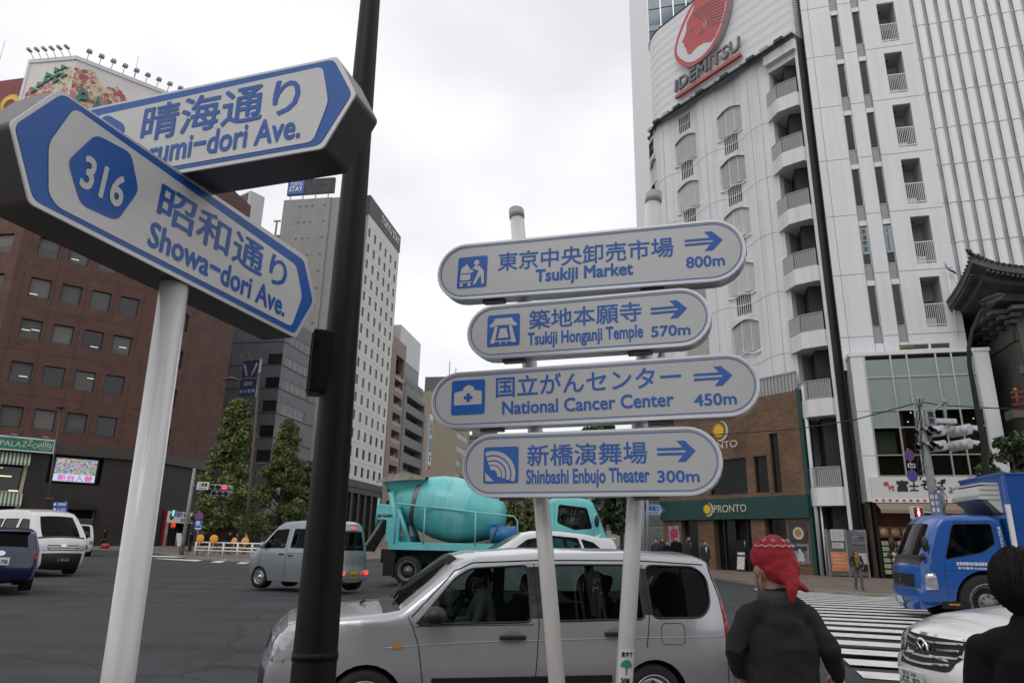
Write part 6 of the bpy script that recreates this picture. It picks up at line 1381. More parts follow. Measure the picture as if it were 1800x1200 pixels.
for sg in (-1, 1): HV.patch([(sg*.5, .8), (sg*.86, .82), (sg*.84, 1.02), (sg*.55, .96)], -1, .008, LENS, 'headlamp')
HV.patch([(-.5, .82), (.5, .82), (.52, .92), (-.52, .92)], -1, .01, BLACK, 'grille'); HV.patch([(-.52, .97), (.52, .97), (.52, 1.0), (-.52, 1.0)], -1, .012, BLACK, 'upper_grille'); HV.patch([(-.48, .86), (.48, .86), (.48, .88), (-.48, .88)], -1, .016, CHROME, 'grille_bar'); HV.patch([(.1*math.cos(i*.4), .985+.06*math.sin(i*.4)) for i in range(16)], -1, .02, CHROME, 'emblem', .04)
HV.patch([(-.22, .44), (.22, .44), (.22, .6), (-.22, .6)], -1, .03, mat('green number plate', (.01, .06, .03), .5), 'number_plate', .2); HV.patch((.14, .46, -.2, .54), -1, .036, WHITE, 'plate_lettering', text='・8 65'); HV.mirror(.75, 1.35, BLACK, (.08, .1, .14)); HV.interior([(1.5, -.4), (1.5, .4)], .9)
m = MB(); m.tube([(.34, -.6, 1.32), (.5, .1, 1.46)], .012, 5); m.tube([(.34, .1, 1.32), (.5, .7, 1.46)], .012, 5); m.build('wiper', BLACK, HV.root)
# --- small dark truck partly hidden behind the van
top = [(.1, .3, 'k'), (.0, .5), (.02, 1.0), (.1, 1.15), (.5, 1.85, 'g'), (.7, 1.95), (1.6, 1.95), (1.7, 1.0), (4.2, 1.0), (4.2, .6), (4.1, .5, 'k')]
KT = Car('small_truck', 'small white-fronted truck half hidden behind the white one-box van', 'truck', P3(151, 972, 45)+Vector((-.8, .6, 0)), 138, top, .5, 1.6, WPAINT, [round_poly([(.55, 1.2), (.72, 1.8), (1.45, 1.8), (1.45, 1.2)], .05)], [(.7, .33), (3.3, .33)], 'steel', belt=1.1, step=.16, glass=DARKTINT)
KT.patch([(-.7, .75), (-.45, .75), (-.45, .95), (-.7, .95)], -1, .02, LENS, 'headlamp'); KT.patch([(.7, .75), (.45, .75), (.45, .95), (.7, .95)], -1, .02, LENS, 'headlamp'); KT.patch([(-.4, .45), (.4, .45), (.4, .7), (-.4, .7)], -1, .02, BLACK, 'grille')
m = MB(); m.box(1.75, 4.2, -.85, .85, 1.0, 2.35, bev=.05); m.build('cargo_cover', mat('dark cover', (.03, .03, .035), .6, var=.2), KT.root)
# --- dark blue hatchback cut by the left edge, seen from behind
NAVY = car_paint('navy paint', (.004, .007, .052), 0, .25)
top = [(.1, .22), (.0, .45), (.06, .75), (.4, .92), (1.0, 1.02), (1.05, 1.04, 'k'), (1.75, 1.42, 'g'), (2.1, 1.5), (2.9, 1.5), (3.45, 1.44), (3.6, 1.38), (3.62, 1.36, 'k'), (3.8, 1.02, 'g'), (3.86, .92), (3.9, .72), (3.93, .5), (3.88, .28), (3.75, .22, 'k')]
hd = -38; fwd = azdir(hd); p1 = P3(52, 1002, 18.8)
DM = Car('hatchback', 'dark blue hatchback seen from behind at the left edge beside white van', 'car', p1 + fwd*3.2 - Vector((fwd.y, -fwd.x, 0))*.72, hd, top, .24, 1.68, NAVY, [round_poly([(1.5, 1.02), (1.9, 1.36), (2.4, 1.42), (2.42, 1.03)], .04), round_poly([(2.5, 1.03), (2.48, 1.42), (3.1, 1.38), (3.3, 1.08)], .04)], [(.75, .3), (3.2, .3)], 'five', belt=.98, tumble=.2, taper=(.2, 1, .12, .7), step=.1, glass=DARKTINT)
for sg in (-1, 1): DM.patch([(sg*.7, .74), (sg*.82, .75), (sg*.8, .98), (sg*.72, .92)], 1, .008, REDL, 'tail_lamp')
DM.patch([(-.2, .62), (.2, .62), (.2, .8), (-.2, .8)], 1, .02, PLATEW, 'number_plate', .2); DM.patch((-.16, .65, .16, .74), 1, .025, PLATEG, 'plate_lettering', text='52-78'); DM.patch([(.09*math.cos(i*.4), .9+.06*math.sin(i*.4)) for i in range(16)], 1, .012, CHROME, 'emblem', .04); m = MB(); m.box(3.4, 3.72, -.55, .55, 1.4, 1.44, bev=.015); m.build('spoiler', NAVY, DM.root); DM.interior([(2.1, -.36), (2.1, .36)], .5)
# --- white saloon in the right foreground
top = [(.12, .2, 'b'), (.02, .32), (.0, .5), (.03, .6), (.09, .64), (.11, .66), (.16, .8), (.24, .855), (.6, .96), (1.25, 1.05), (1.32, 1.06, 'k'), (2.15, 1.41, 'g'), (2.5, 1.47), (3.2, 1.46), (4.0, 1.12, 'g'), (4.6, 1.08), (4.72, .9), (4.73, .5), (4.6, .25)]
hd = -93; fwd = azdir(hd); rt = Vector((fwd.y, -fwd.x, 0)); pn = at(1634, 1138, 6.9)
SD = Car('saloon_car', 'white saloon car with chrome grille nosing into the crossing at bottom right', 'car', Vector((pn.x, pn.y, 0))+fwd*.0, hd, top, .22, 1.795, car_paint('pearl white paint', (.68, .68, .68), 0, .25), [round_poly([(1.75, .98), (2.2, 1.28), (2.75, 1.34), (2.78, 1.0)], .04)], [(.9, .33), (3.75, .33)], 'five', belt=.95, tumble=.24, rnd_=.08, crown=.07, taper=(.3, .95, .1, .6), step=.055)
SD.patch(round_poly([(-.43, .86), (.43, .86), (.36, .58), (-.36, .58)], .05, 3), -1, .006, UNDER, 'grille', .04)
for i in range(4):
    z = .82-.06*i; w_ = .4-.02*i; SD.patch([(-w_, z+.01), (-.1, z-.012), (.1, z-.012), (w_, z+.01), (w_, z-.008), (.1, z-.03), (-.1, z-.03), (-w_, z-.008)], -1, .014, mat('grille satin', (.4, .41, .42), .35, .7), 'grille_bar', .03)
SD.patch([(y, z) for y, z in ((-.45, .87), (.45, .87), (.45, .845), (-.45, .845))], -1, .012, CHROME, 'grille_surround', .04)
m = MB(); h = SD.bvh.ray_cast(Vector((-2, 0, .73)), Vector((1, 0, 0)))[0]; m.lathe([(.085, -.03), (.1, -.045), (.075, -.05)], 24, 0, Matrix.Translation((h.x, 0, h.z)), axis='X'); m.lathe([(.001, -.032), (.08, -.03)], 24, 1, Matrix.Translation((h.x, 0, h.z)), axis='X'); m.tube([(h.x-.045, -.05, h.z+.05), (h.x-.05, .0, h.z), (h.x-.045, -.05, h.z-.05)], .01, 6); m.tube([(h.x-.045, .05, h.z+.05), (h.x-.05, .0, h.z), (h.x-.045, .05, h.z-.05)], .01, 6); m.build('emblem', [CHROME, mat('emblem dark', (.04, .05, .08), .2, .5)], SD.root)
HLD = mat('headlamp inner dark', (.09, .1, .12), .12, .5, var=.8, vs=16, coat=1.)
for sg in (-1, 1):
    hl = round_poly([(sg*.5, .64), (sg*.62, .83), (sg*.88, .86), (sg*.9, .68), (sg*.78, .635)], .02, 3); SD.patch(hl, -1, .007, HLD, 'headlamp', .035)
    SD.patch([(sg*.66+.05*math.cos(i*.45), .74+.045*math.sin(i*.45)) for i in range(14)], -1, .012, LENS, 'projector_lens', .03); SD.patch([(sg*.79+.045*math.cos(i*.45), .78+.04*math.sin(i*.45)) for i in range(14)], -1, .012, CHROME, 'reflector', .03); SD.patch(round_poly([(sg*.68, .65), (sg*.7, .7), (sg*.86, .71), (sg*.84, .665)], .01), -1, .013, mat('lit indicator', (.5, .25, .06), .2, emit=(1, .5, .15), es=.55), 'indicator', .03)
    SD.line([(.13, .655), (.5, .68)], .003, name='bonnet_seam', sides=(sg,))
    SD.patch(round_poly([(sg*.55, .3), (sg*.82, .3), (sg*.8, .4), (sg*.58, .4)], .02), -1, .006, UNDER, 'fog_recess', .05)
SD.line([(.17, .8), (.3, .835), (.75, .88), (1.3, .93)], .003, name='bonnet_seam'); SD.patch([(-.42, .25), (.42, .25), (.46, .4), (-.46, .4)], -1, .005, UNDER, 'lower_intake', .06)
m = MB(); h = SD.bvh.ray_cast(Vector((-2, 0, .46)), Vector((1, 0, 0)))[0]; m.box(-.012, .012, -.165, .165, -.0825, .0825, 0, Matrix.Translation((h.x-.04, 0, .47)), bev=.006); pl = m.build('number_plate', PLATEW, SD.root)
m = MB(); Mp = Matrix.Translation((h.x-.054, 0, .47)) @ Matrix.Rotation(R(-90), 4, 'Z'); put_text(m, '足立 300', -.1, .03, .1, .065, 0, bold=.04, M=Mp); put_text(m, '55-83', -.11, -.065, .145, .018, 0, bold=.05, M=Mp); put_text(m, 'ほ', -.15, -.04, -.12, -.01, 0, bold=.04, M=Mp); m.build('plate_lettering', PLATEG, pl)
SD.mirror(1.75, 1.0, SD.paint); SD.interior([(2.3, -.38), (2.3, .38)], .45)
# --- turquoise concrete mixer (nose to the right)
TURQ = mat('turquoise truck paint', (.13, .53, .54), .42, var=.08, vs=1.6, coat=.3, dirt=.22); TURQ2 = mat('turquoise drum band', (.2, .6, .6), .42, var=.08, vs=1.6, coat=.3, dirt=.25)
pm = at(900-165, 900, 24.0); MX = frame((-3.3, 24.0), 95)
MXr = thing('concrete_mixer_truck', 'turquoise concrete mixer truck with blue water tank behind the guide boards', 'truck', MX)
ax0, ax1 = Vector((-.75, 1.2, 3.06)), Vector((3.1, 1.2, 2.33)); axd = (ax1-ax0).normalized(); AL = (ax1-ax0).length
Md = Matrix.Translation(ax0) @ axd.to_track_quat('Z', 'Y').to_matrix().to_4x4()
m = MB(); prof = [(.02, 0), (.6, 0), (.68, .25), (.8, .62), (.98, 1.05), (1.1, 1.5), (1.13, 1.9), (1.13, 2.25), (1.06, 2.62), (.9, 3.1), (.72, 3.55), (.62, 3.72), (.45, 3.86), (.2, 3.92), (.01, 3.93)]
for i in range(len(prof)-1): m.lathe(prof[i:i+2], 44, 1 if prof[i][1] >= 1.9 and prof[i][1] < 2.6 else 0, Md)
o_ = m.build('drum', [TURQ, TURQ2], MXr); 
bm = bmesh.new(); bm.from_mesh(o_.data); bmesh.ops.remove_doubles(bm, verts=bm.verts[:], dist=.002); bmesh.ops.recalc_face_normals(bm, faces=bm.faces[:]); bm.to_mesh(o_.data); bm.free()
m = MB(); m.lathe([(.86, .66), (.88, .68), (.9, .8), (.88, .82)], 44, 0, Md); m.build('drum_ring', mat('worn steel ring', (.16, .16, .15), .5, .6, var=.3), MXr)
m = MB(); S_ = [Md @ Vector((math.cos(a)*1.125, math.sin(a)*1.125, 1.75+.3*math.cos(t_))) for a, t_ in []]
m.box(-.75, 2.7, .05, .35, 1.3, 1.55, 0); m.box(-.75, 2.7, 2.05, 2.35, 1.3, 1.55, 0); m.add([(2.7, .05, 1.55), (3.6, .05, 1.42), (3.6, .05, 1.2), (2.7, .05, 1.3)], [(0, 1, 2, 3)]); m.box(2.7, 6.0, .3, 2.1, 1.0, 1.25, 1); m.box(-1.1, 2.7, .5, 1.9, .85, 1.3, 1); m.box(-.9, -.5, .1, 2.3, .45, 1.3, 1)
m.build('chassis', [TURQ, UNDER], MXr)
m = MB()
for y in (.35, 1.95):
    m.tube([(-.55, y, 1.5), (-.6, y, 2.2), (-.85, y, 3.2)], .1, 8); m.tube([(-.1, y, 1.5), (-.55, y, 2.6)], .09, 8); m.tube([(-1.25, y, 2.75), (-.5, y, 2.7)], .06, 8); m.tube([(-1.25, y, 2.3), (-.55, y, 2.3)], .05, 8); m.tube([(-1.3, y, 2.1), (-1.25, y, 3.0)], .05, 8); m.tube([(-.9, y, 2.3), (-.85, y, 1.7), (-.45, y, 1.45)], .045, 8)
m.box(-1.3, -.5, .3, 2.0, 2.45, 2.75); m.box(-.75, -.2, .55, 1.85, 1.5, 1.75); m.box(-.9, -.45, .2, .5, 1.55, 2.35)
m.build('rear_frame', TURQ, MXr)
m = MB(); m.add([(-1.25, .4, 3.62), (.25, .4, 3.72), (.25, 2, 3.72), (-1.25, 2, 3.62), (-.75, .8, 3.0), (-.25, .8, 3.0), (-.25, 1.6, 3.0), (-.75, 1.6, 3.0)], [(0, 1, 5, 4), (1, 2, 6, 5), (2, 3, 7, 6), (3, 0, 4, 7)]); m.build('hopper', TURQ, MXr)
m = MB(); m.add([(-1.4, .3, 3.6), (-.5, .25, 3.9), (.35, .3, 3.75), (-1.35, 2.1, 3.62), (-.5, 2.1, 3.95), (.35, 2.1, 3.75), (-1.4, .3, 3.52), (-.45, .25, 3.62), (.35, .3, 3.66)], [(0, 1, 4, 3), (1, 2, 5, 4), (0, 6, 7, 1), (1, 7, 8, 2)]); m.build('hopper_cover', mat('dirty canvas', (.3, .28, .24), .85, var=.3, vs=4), MXr)
m = MB(); m.add([(-1.1, .8, 2.4), (-1.0, 1.5, 2.4), (-1.7, 1.6, 1.2), (-1.85, .8, 1.2)], [(0, 1, 2, 3)]); m.tube([(-1.1, .8, 2.4), (-1.85, .8, 1.2)], .06, 6); m.tube([(-1.0, 1.5, 2.4), (-1.7, 1.6, 1.2)], .06, 6); m.build('chute', mat('cement dusted steel', (.25, .23, .19), .8, var=.4, vs=5), MXr)
m = MB(); m.tube([(-.55, .05, 1.5), (-.55, .05, 2.82), (3.5, .05, 2.45), (3.62, .05, 2.3), (3.62, .05, 1.4)], .028, 8); m.tube([(.45, .05, 1.5), (.45, .05, 2.72)], .028, 8); m.tube([(2.2, .05, 1.5), (2.2, .05, 2.57)], .028, 8); m.build('side_rail', TURQ2, MXr)
m = MB(); m.lathe([(.01, 2.66), (.24, 2.66), (.28, 2.72), (.28, 3.0), (.295, 3.02), (.28, 3.05), (.28, 3.25), (.295, 3.27), (.28, 3.3), (.28, 3.5), (.24, 3.56), (.01, 3.56)], 24, 0, Matrix.Translation((0, .45, 1.85)), axis='X'); m.tube([(2.8, .45, 2.1), (2.8, .45, 2.22)], .1, 12); m.build('water_tank', mat('tank blue', (.02, .15, .36), .4, var=.1), MXr)
m = MB(); m.tube([(2.95, .2, 2.15), (2.75, .12, 1.7), (2.55, .12, 1.55)], .025, 6); m.build('hose', mat('hose brown', (.12, .09, .05), .7), MXr)
top = [(.1, .55, 'b'), (.0, .8), (.0, 1.3), (.03, 1.75), (.08, 1.8, 'k'), (.42, 2.72, 'g'), (.6, 2.9), (1.2, 2.97), (1.75, 2.95), (2.1, 2.8), (2.15, 1.9), (2.15, .95), (2.1, .8)]
CB = Car('mixer_cab', 'x', 'x', (0, 0, 0), 0, top, .75, 2.35, TURQ, [round_poly([(.5, 1.95), (.68, 2.62), (1.62, 2.72), (1.66, 2.12), (1.1, 1.9)], .08)], [(1.35, .45)], 'truck', belt=1.85, tumble=.1, rnd_=.1, taper=(.15, .6, .02, .3), step=.14, wheel_w=.28)
CB.interior([(1.4, -.6), (1.4, .6)], 1.5, 1.2); CB.mirror(.35, 2.2, BLACK, (.08, .1, .2)); CB.line([(.45, 1.9), (.4, 1.0)]); CB.line([(1.75, 2.75), (1.78, 1.2)]); CB.handle(1.55, 1.7, BLACK)
m = MB(); m.add([(.42, -1.0, 2.78), (.42, 1.0, 2.78), (.12, 1.0, 2.7), (.12, -1.0, 2.7)], [(0, 1, 2, 3)]); m.build('sun_visor', TURQ, CB.root)
inv = MX.inverted(); Mcab = Matrix.Translation((6.62, 1.2, .15)) @ Matrix.Rotation(math.pi, 4, 'Z')
for ch in [o for o in col.objects if o.parent == CB.root]:
    mb_ = ch.matrix_basis.copy(); ch.parent = MXr; ch.matrix_parent_inverse = Matrix(); ch.matrix_basis = Mcab @ mb_
    if ch.name.split('.')[0] == 'body': ch.name = 'cab'
bpy.data.objects.remove(CB.root)
for x in (-.05, 1.3):
    wheel(MXr, x, .2, .63, .47, .3, 'truck', 1); wheel(MXr, x, 2.2, .63, .47, .3, 'truck', -1)
m = MB(); m.box(-.55, -.5, -.0, .5, .4, 1.0); m.build('mud_flap', RUBBER, MXr)
# --- blue refrigerated lorry (nose to the left)
BLUE = car_paint('lorry blue', (.012, .09, .36), 0, .3)
MTk = frame((9.6, 15.2), 100)
top = [(.1, .42, 'b'), (.03, .5), (.0, .62), (.0, .8), (.06, .84, 'k'), (.08, 1.15), (.1, 1.3), (.14, 1.34, 'k'), (.2, 1.5, 'k'), (.5, 2.16, 'g'), (.66, 2.33), (.95, 2.37), (1.6, 2.38), (1.86, 2.3), (1.9, 1.6), (1.9, .75), (1.86, .66)]
pos = MTk @ Vector((-.82, .98, 0)); 
BT = Car('refrigerated_lorry', 'bright blue lorry with white cooling unit and Japanese lettering stopped beyond the crossing at right', 'truck', Vector((pos.x, pos.y, .0)), -80, top, .62, 1.9, BLUE, [round_poly([(.58, 1.44), (.85, 2.18), (1.62, 2.2), (1.62, 1.78), (1.35, 1.6)], .08)], [(1.33, .58)], 'truck', belt=1.35, tumble=.06, rnd_=.09, taper=(.12, .5, .02, .2), step=.09, wheel_w=.24, crown=.04)
BR_ = BT.root
BT.interior([(1.3, -.45), (1.3, .45)], 1.05, .8); BT.mirror(.2, 1.75, BLACK, (.07, .09, .16)); BT.mirror(.12, 1.48, BLACK, (.06, .08, .08)); BT.line([(.55, 1.4), (.52, 1.0), (.55, .7)]); BT.line([(.85, 2.22), (1.66, 2.25), (1.7, 1.7), (1.68, 1.05)]); BT.line([(.54, 1.22), (1.68, 1.24)], .003); BT.handle(1.5, 1.33, BLACK, .2)
BT.side_patch(round_poly([(.12, .82), (.14, 1.14), (.34, 1.16), (.36, .82)], .03), .03, LENS, 'headlamp'); BT.side_patch(round_poly([(.38, .45), (.4, .6), (.95, .6), (.95, .45)], .02), .003, BLACK, 'step_panel'); BT.side_patch([(.52, .52), (.52, .56), (.74, .56), (.74, .52)], .012, AMBER, 'reflector')
BT.patch([(-.6, .86), (.6, .86), (.6, 1.12), (-.6, 1.12)], -1, .01, BLACK, 'grille'); BT.patch([(-.16, .5), (.16, .5), (.16, .64), (-.16, .64)], -1, .02, PLATEW, 'number_plate', .2); BT.patch([(-.06, .94), (.06, .94), (0, 1.06)], -1, .02, CHROME, 'emblem')
def side_text(car, s, x0, z0, x1, z1, mt, bold=.05):
    mb = MB(); put_text(mb, s, x0, z0, x1, z1, 0, bold=bold); return MB().add([(v[0], -(car.ys(v[0], v[2])+.006+abs(v[1])), v[2]) for v in mb.v], mb.f).build('lettering', mt, car.root)
side_text(BT, '産業廃棄物収集運搬車', .78, 1.33, 1.38, 1.4, WHITE, .03); side_text(BT, '許可番号 0182008', .8, 1.25, 1.38, 1.3, WHITE, .03)
for i, ch in enumerate('東京りさいくる'): side_text(BT, ch, 1.73, 2.08-i*.075, 1.79, 2.14-i*.075, WHITE, .04)
side_text(BT, '最大積載量', 1.76, 1.42, 1.83, 1.55, mat('faded label', (.4, .42, .45), .5), .03)
m = MB(); m.prism([(1.95, 1.35), (1.95, 3.25), (5.9, 3.25), (5.9, 1.0), (2.05, 1.0)], -.98, 1.02, 0); m.box(1.93, 2.0, -1.0, 1.04, 1.2, 3.27, 1, bev=.02); m.box(1.9, 5.9, -1.0, 1.04, 3.22, 3.28, 0, bev=.02); bo = m.build('cargo_box', [mat('box blue', (.01, .07, .3), .35, var=.06), BLUE], BR_)
MB().box(1.9, 1.98, -1.05, -.98, 1.1, 2.6).build('white_edge_post', WHITE, BR_)
m = MB(); m.prism(round_poly([(1.5, 2.8), (1.55, 3.0), (1.93, 3.08), (1.93, 2.42), (1.74, 2.55)], .04), -.8, .5, 0); 
for i in range(4): m.box(1.5+.02*i, 1.9, -.83, .52, 2.72+.105*i, 2.76+.105*i, 0)
m.build('cooling_unit', mat('unit white', (.55, .55, .53), .5, var=.05), BR_)
m = MB(); m.add([(1.49, -.75, 2.74), (1.49, .45, 2.74), (1.83, .45, 2.42), (1.83, -.75, 2.42)], [(0, 1, 2, 3)]); m.add([(1.52, -.81, 2.72), (1.65, -.81, 2.7), (1.9, -.81, 2.42), (1.76, -.81, 2.42)], [(0, 1, 2, 3)]); m.build('condenser_grille', mat('condenser fins', (.1, .11, .12), .4, .5, var=.5, vs=20), BR_)
m = MB(); m.box(1.9, 5.9, -.5, .5, .6, 1.0); m.build('chassis', UNDER, BR_)
BR_.location.z = .0
for ch in [o for o in col.objects if o.parent == BR_ and o.name.startswith('wheel')]: pass
finish_wheels()

# ------------------------------------------------------------------ people
SKIN = mat('skin', (.4, .235, .165), .55, var=.06, vs=20); HAIRB = mat('black hair', (.009, .008, .007), .6, var=.5, vs=60, stretch=(1, 1, .1), spec=.15, bump=.5, bs=120); SHOE = mat('shoe black', (.015, .014, .013), .4)
def blob(parts, voxel, name, mt, parent, smooth=5, disp=0., dscale=.12):
    """limbs and masses fused into one continuous skin by voxel remeshing"""
    m = MB()
    for p in parts:
        if p[0] == 't': m.tube(p[1], p[2], 14, 0, True, True, flat=p[3] if len(p) > 3 else 1.0)
        else: m.ball(p[1], p[2], 16)
    o = m.build(name, mt, parent)
    r = o.modifiers.new('skin', 'REMESH'); r.mode = 'VOXEL'; r.voxel_size = voxel; r.use_smooth_shade = True
    s = o.modifiers.new('soften', 'SMOOTH'); s.iterations = smooth; s.factor = .5
    if disp:
        tx = bpy.data.textures.new('folds', 'CLOUDS'); tx.noise_scale = dscale; tx.noise_depth = 2
        d = o.modifiers.new('folds', 'DISPLACE'); d.texture = tx; d.strength = disp; d.mid_level = .5; d.texture_coords = 'LOCAL'
    return o
def person(label, pos, face, h, jac, tro, hair=HAIRB, stride=0., arms=None, voxel=.022, hat=None, long_hair=False, disp=.0, seated=False, name='person', coat=.0, group=None, skin=SKIN, head_turn=0, fingers=False, drop=0., jac_name='jacket', slump=0., sleeve=1., sh=None, girth=1.):
    k = h/1.7; M = Matrix.Translation(pos) @ Matrix.Rotation(R(-face), 4, 'Z') @ Matrix.Diagonal((k, k, k, 1))
    T = thing(name, label, 'person', M, group); s = stride
    sh = sh or [(-.18, 0, 1.375-slump), (.18, 0, 1.375-slump)]
    arms = arms or [((-.235, -.03-.05*s, 1.1), (-.23, .06-.22*s, .86)), ((.235, -.03+.05*s, 1.1), (.23, .06+.22*s, .86))]
    hip = [(-.09, 0, .9), (.09, 0, .9)]
    if seated: kn = [(-.13, .42, .86), (.13, .42, .86)]; an = [(-.13, .5, .45), (.13, .5, .45)]
    else: kn = [(-.095, .03+.2*s, .5), (.095, .03-.12*s, .5)]; an = [(-.095, -.02+.3*s, .09), (.095, -.02-.36*s, .09+.05*abs(s))]
    Hd = Matrix.Translation((0, .02, 1.5)) @ Matrix.Rotation(R(head_turn), 4, 'Z'); hp = lambda x, y, z: tuple(Hd @ Vector((x, y, z-1.5)))
    B_ = [('b', hp(0, .0, 1.595), (.076, .092, .1)), ('b', hp(0, .035, 1.535), (.058, .06, .062)), ('t', [hp(0, .09, 1.595), hp(0, .112, 1.565)], [.011, .016]), ('t', [hp(-.03, .088, 1.53), hp(.03, .088, 1.53)], .009),
          ('b', hp(-.078, -.005, 1.575), (.012, .022, .032)), ('b', hp(.078, -.005, 1.575), (.012, .022, .032)), ('t', [(0, -.02, 1.36), (0, -.01, 1.44), (0, .01, 1.53)], [.065, .055, .052]),
          ('t', [(0, 0, .93), (0, 0, 1.1), (0, .0, 1.3), (0, -.01, 1.38)], [.085, .08, .085, .05], 1.45)]
    for i in (0, 1):
        el, wr = arms[i]; B_.append(('t', [sh[i], el, wr], [.045*min(1, sleeve)**2, .036*min(1, sleeve)**2, .024])); B_.append(('t', [hip[i], kn[i], an[i]], [.075, .05, .036]))
        d = (Vector(wr)-Vector(el)).normalized(); side = Vector((0, 1, 0)) if abs(d.y) < .8 else Vector((0, 0, 1)); side = (side-d*side.dot(d)).normalized(); pal = Vector(wr)+d*.05
        B_.append(('b', tuple(Vector(wr)+d*.045), (.022, .034, .045)))
        inn = Vector((1 if i == 0 else -1, 0, 0)); inn = (inn-d*inn.dot(d)).normalized()
        if fingers:
            for q, (off, ln) in enumerate(((.03, .07), (.011, .08), (-.009, .075), (-.028, .058))):
                b0 = Vector(wr)+d*.08+side*off; B_.append(('t', [tuple(b0-d*.02), tuple(b0+d*ln*.5+inn*.008), tuple(b0+d*ln*.82+inn*.035), tuple(b0+d*ln*.75+inn*.055)], [.0105, .0095, .0085, .0075]))
            B_.append(('t', [tuple(Vector(wr)+d*.025+side*.028), tuple(Vector(wr)+d*.06+side*.058+inn*.012), tuple(Vector(wr)+d*.09+side*.06+inn*.03)], [.013, .011, .009]))
        else:
            for off in (.022, .007, -.008, -.022): B_.append(('t', [tuple(Vector(wr)+d*.07+side*off), tuple(Vector(wr)+d*.13+side*off+inn*.02)], [.01, .008]))
            B_.append(('t', [tuple(Vector(wr)+d*.03+side*.025), tuple(Vector(wr)+d*.08+side*.05)], [.011, .009]))
    for i in (0, 1): B_.append(('t', [an[i], (an[i][0], an[i][1]+.03, an[i][2]-.04), (an[i][0], an[i][1]+.14, an[i][2]-.06)], [.036, .034, .026]))
    blob(B_, min(voxel*.6, .012) if not fingers else .006, 'body', skin, T, 2)
    if hair: 
        P = [('b', hp(0, -.018, 1.622), (.088, .096, .092)), ('b', hp(0, -.04, 1.58), (.084, .075, .09))]
        if long_hair: P += [('b', hp(0, -.045, 1.52), (.088, .065, .12)), ('b', hp(-.06, -.01, 1.53), (.03, .06, .1)), ('b', hp(.06, -.01, 1.53), (.03, .06, .1))]
        blob(P, min(voxel, .014), 'hair', hair, T, 3, .006 if voxel < .012 else 0, .03)
    J = [('t', [(0, 0, .84-coat+drop), (0, 0, 1.0), (0, 0, 1.15), (0, -.01, 1.28), (0, -.01, 1.36-slump*.5), (0, -.01, 1.42-slump*.3)], [q*girth for q in (.118+coat*.2, .112, .112, .116, .1, .075)], 1.42), ('t', [sh[0], (sh[0][0]*.55, -.01, (sh[0][2]+1.415)/2), (0, -.01, 1.42-slump*.3), (sh[1][0]*.55, -.01, (sh[1][2]+1.415)/2), sh[1]], [.058*sleeve, .072*girth, .075, .072*girth, .058*sleeve]), ('t', [(0, -.015, 1.36), (0, -.005, 1.46-slump*.2)], [.1, .068])]
    for i in (0, 1): el, wr = arms[i]; J.append(('t', [sh[i], tuple(Vector(sh[i]).lerp(Vector(el), .5)), el, tuple(Vector(el).lerp(Vector(wr), .55)), tuple(Vector(wr)+(Vector(wr)-Vector(el)).normalized()*-.01)], [.066*sleeve, .06*sleeve, .053*sleeve, .047*sleeve, .038*sleeve]))
    jo = blob(J, voxel*.7, jac_name, jac, T, 5, disp, .11)
    L = [('t', [(0, 0, .8), (0, 0, .97)], [.11, .105], 1.4)]
    for i in (0, 1): L.append(('t', [hip[i], kn[i], (an[i][0], an[i][1], an[i][2]+.02)], [.095, .068, .055]))
    blob(L, voxel*.8, 'trousers', tro, T, 3, disp*.6)
    for i in (0, 1): blob([('t', [(an[i][0], an[i][1]-.03, an[i][2]-.04), (an[i][0], an[i][1]+.16, an[i][2]-.058)], [.042, .036])], .016, 'shoe', SHOE, T, 2)
    if hat: blob([('b', hp(0, -.005, 1.635), (.093, .104, .085)), ('t', [hp(-.07, .05, 1.62), hp(0, .1, 1.615), hp(.07, .05, 1.62)], .018)], .014, 'hat', hat, T, 3)
    return T, hp
CH = mat('charcoal jersey', (.024, .024, .026), .9, var=.25, vs=5, bump=.25, bs=160, spec=.2)
BLK = mat('black suit', (.008, .008, .01), .9, var=.15, vs=6, spec=.15); NVY = mat('navy suit', (.018, .022, .035), .8); GRYT = mat('grey trousers', (.1, .095, .085), .85, var=.1); DNM = mat('dark trousers', (.02, .02, .024), .85)
# man in the red bandana, close by, seen from behind
hc = at(1352, 990, 2.98); YP = 2.98
lw = lambda px, py, dy=0: at(px, py, YP+dy)
pos = Vector((at(1368, 1100, YP).x, YP, .03)); k_ = (hc.z-.03)/1.6; F_ = 2
Mi = (Matrix.Translation(pos) @ Matrix.Rotation(R(-F_), 4, 'Z') @ Matrix.Diagonal((k_*1.0, k_, k_, 1))).inverted()
A = lambda px, py, dy: tuple(Mi @ lw(px, py, dy))
arms = [(A(1289, 1138, -.04), A(1303, 1188, .08)), (A(1458, 1138, -.04), A(1473, 1190, .05))]
BM, hp = person('man in red bandana and charcoal long-sleeved top seen from behind beside silver car', pos, F_, 1.7*k_, CH, DNM, None, 0, arms, .012, disp=.03, head_turn=18, fingers=True, jac_name='long_sleeved_top', drop=-.06, slump=.06, sleeve=.78, girth=.95, sh=[A(1316, 1084, 0), A(1421, 1084, 0)])
RB_ = mat('bandana red', (.3, .012, .022), .85, var=.2, vs=12, bump=.3, bs=90)
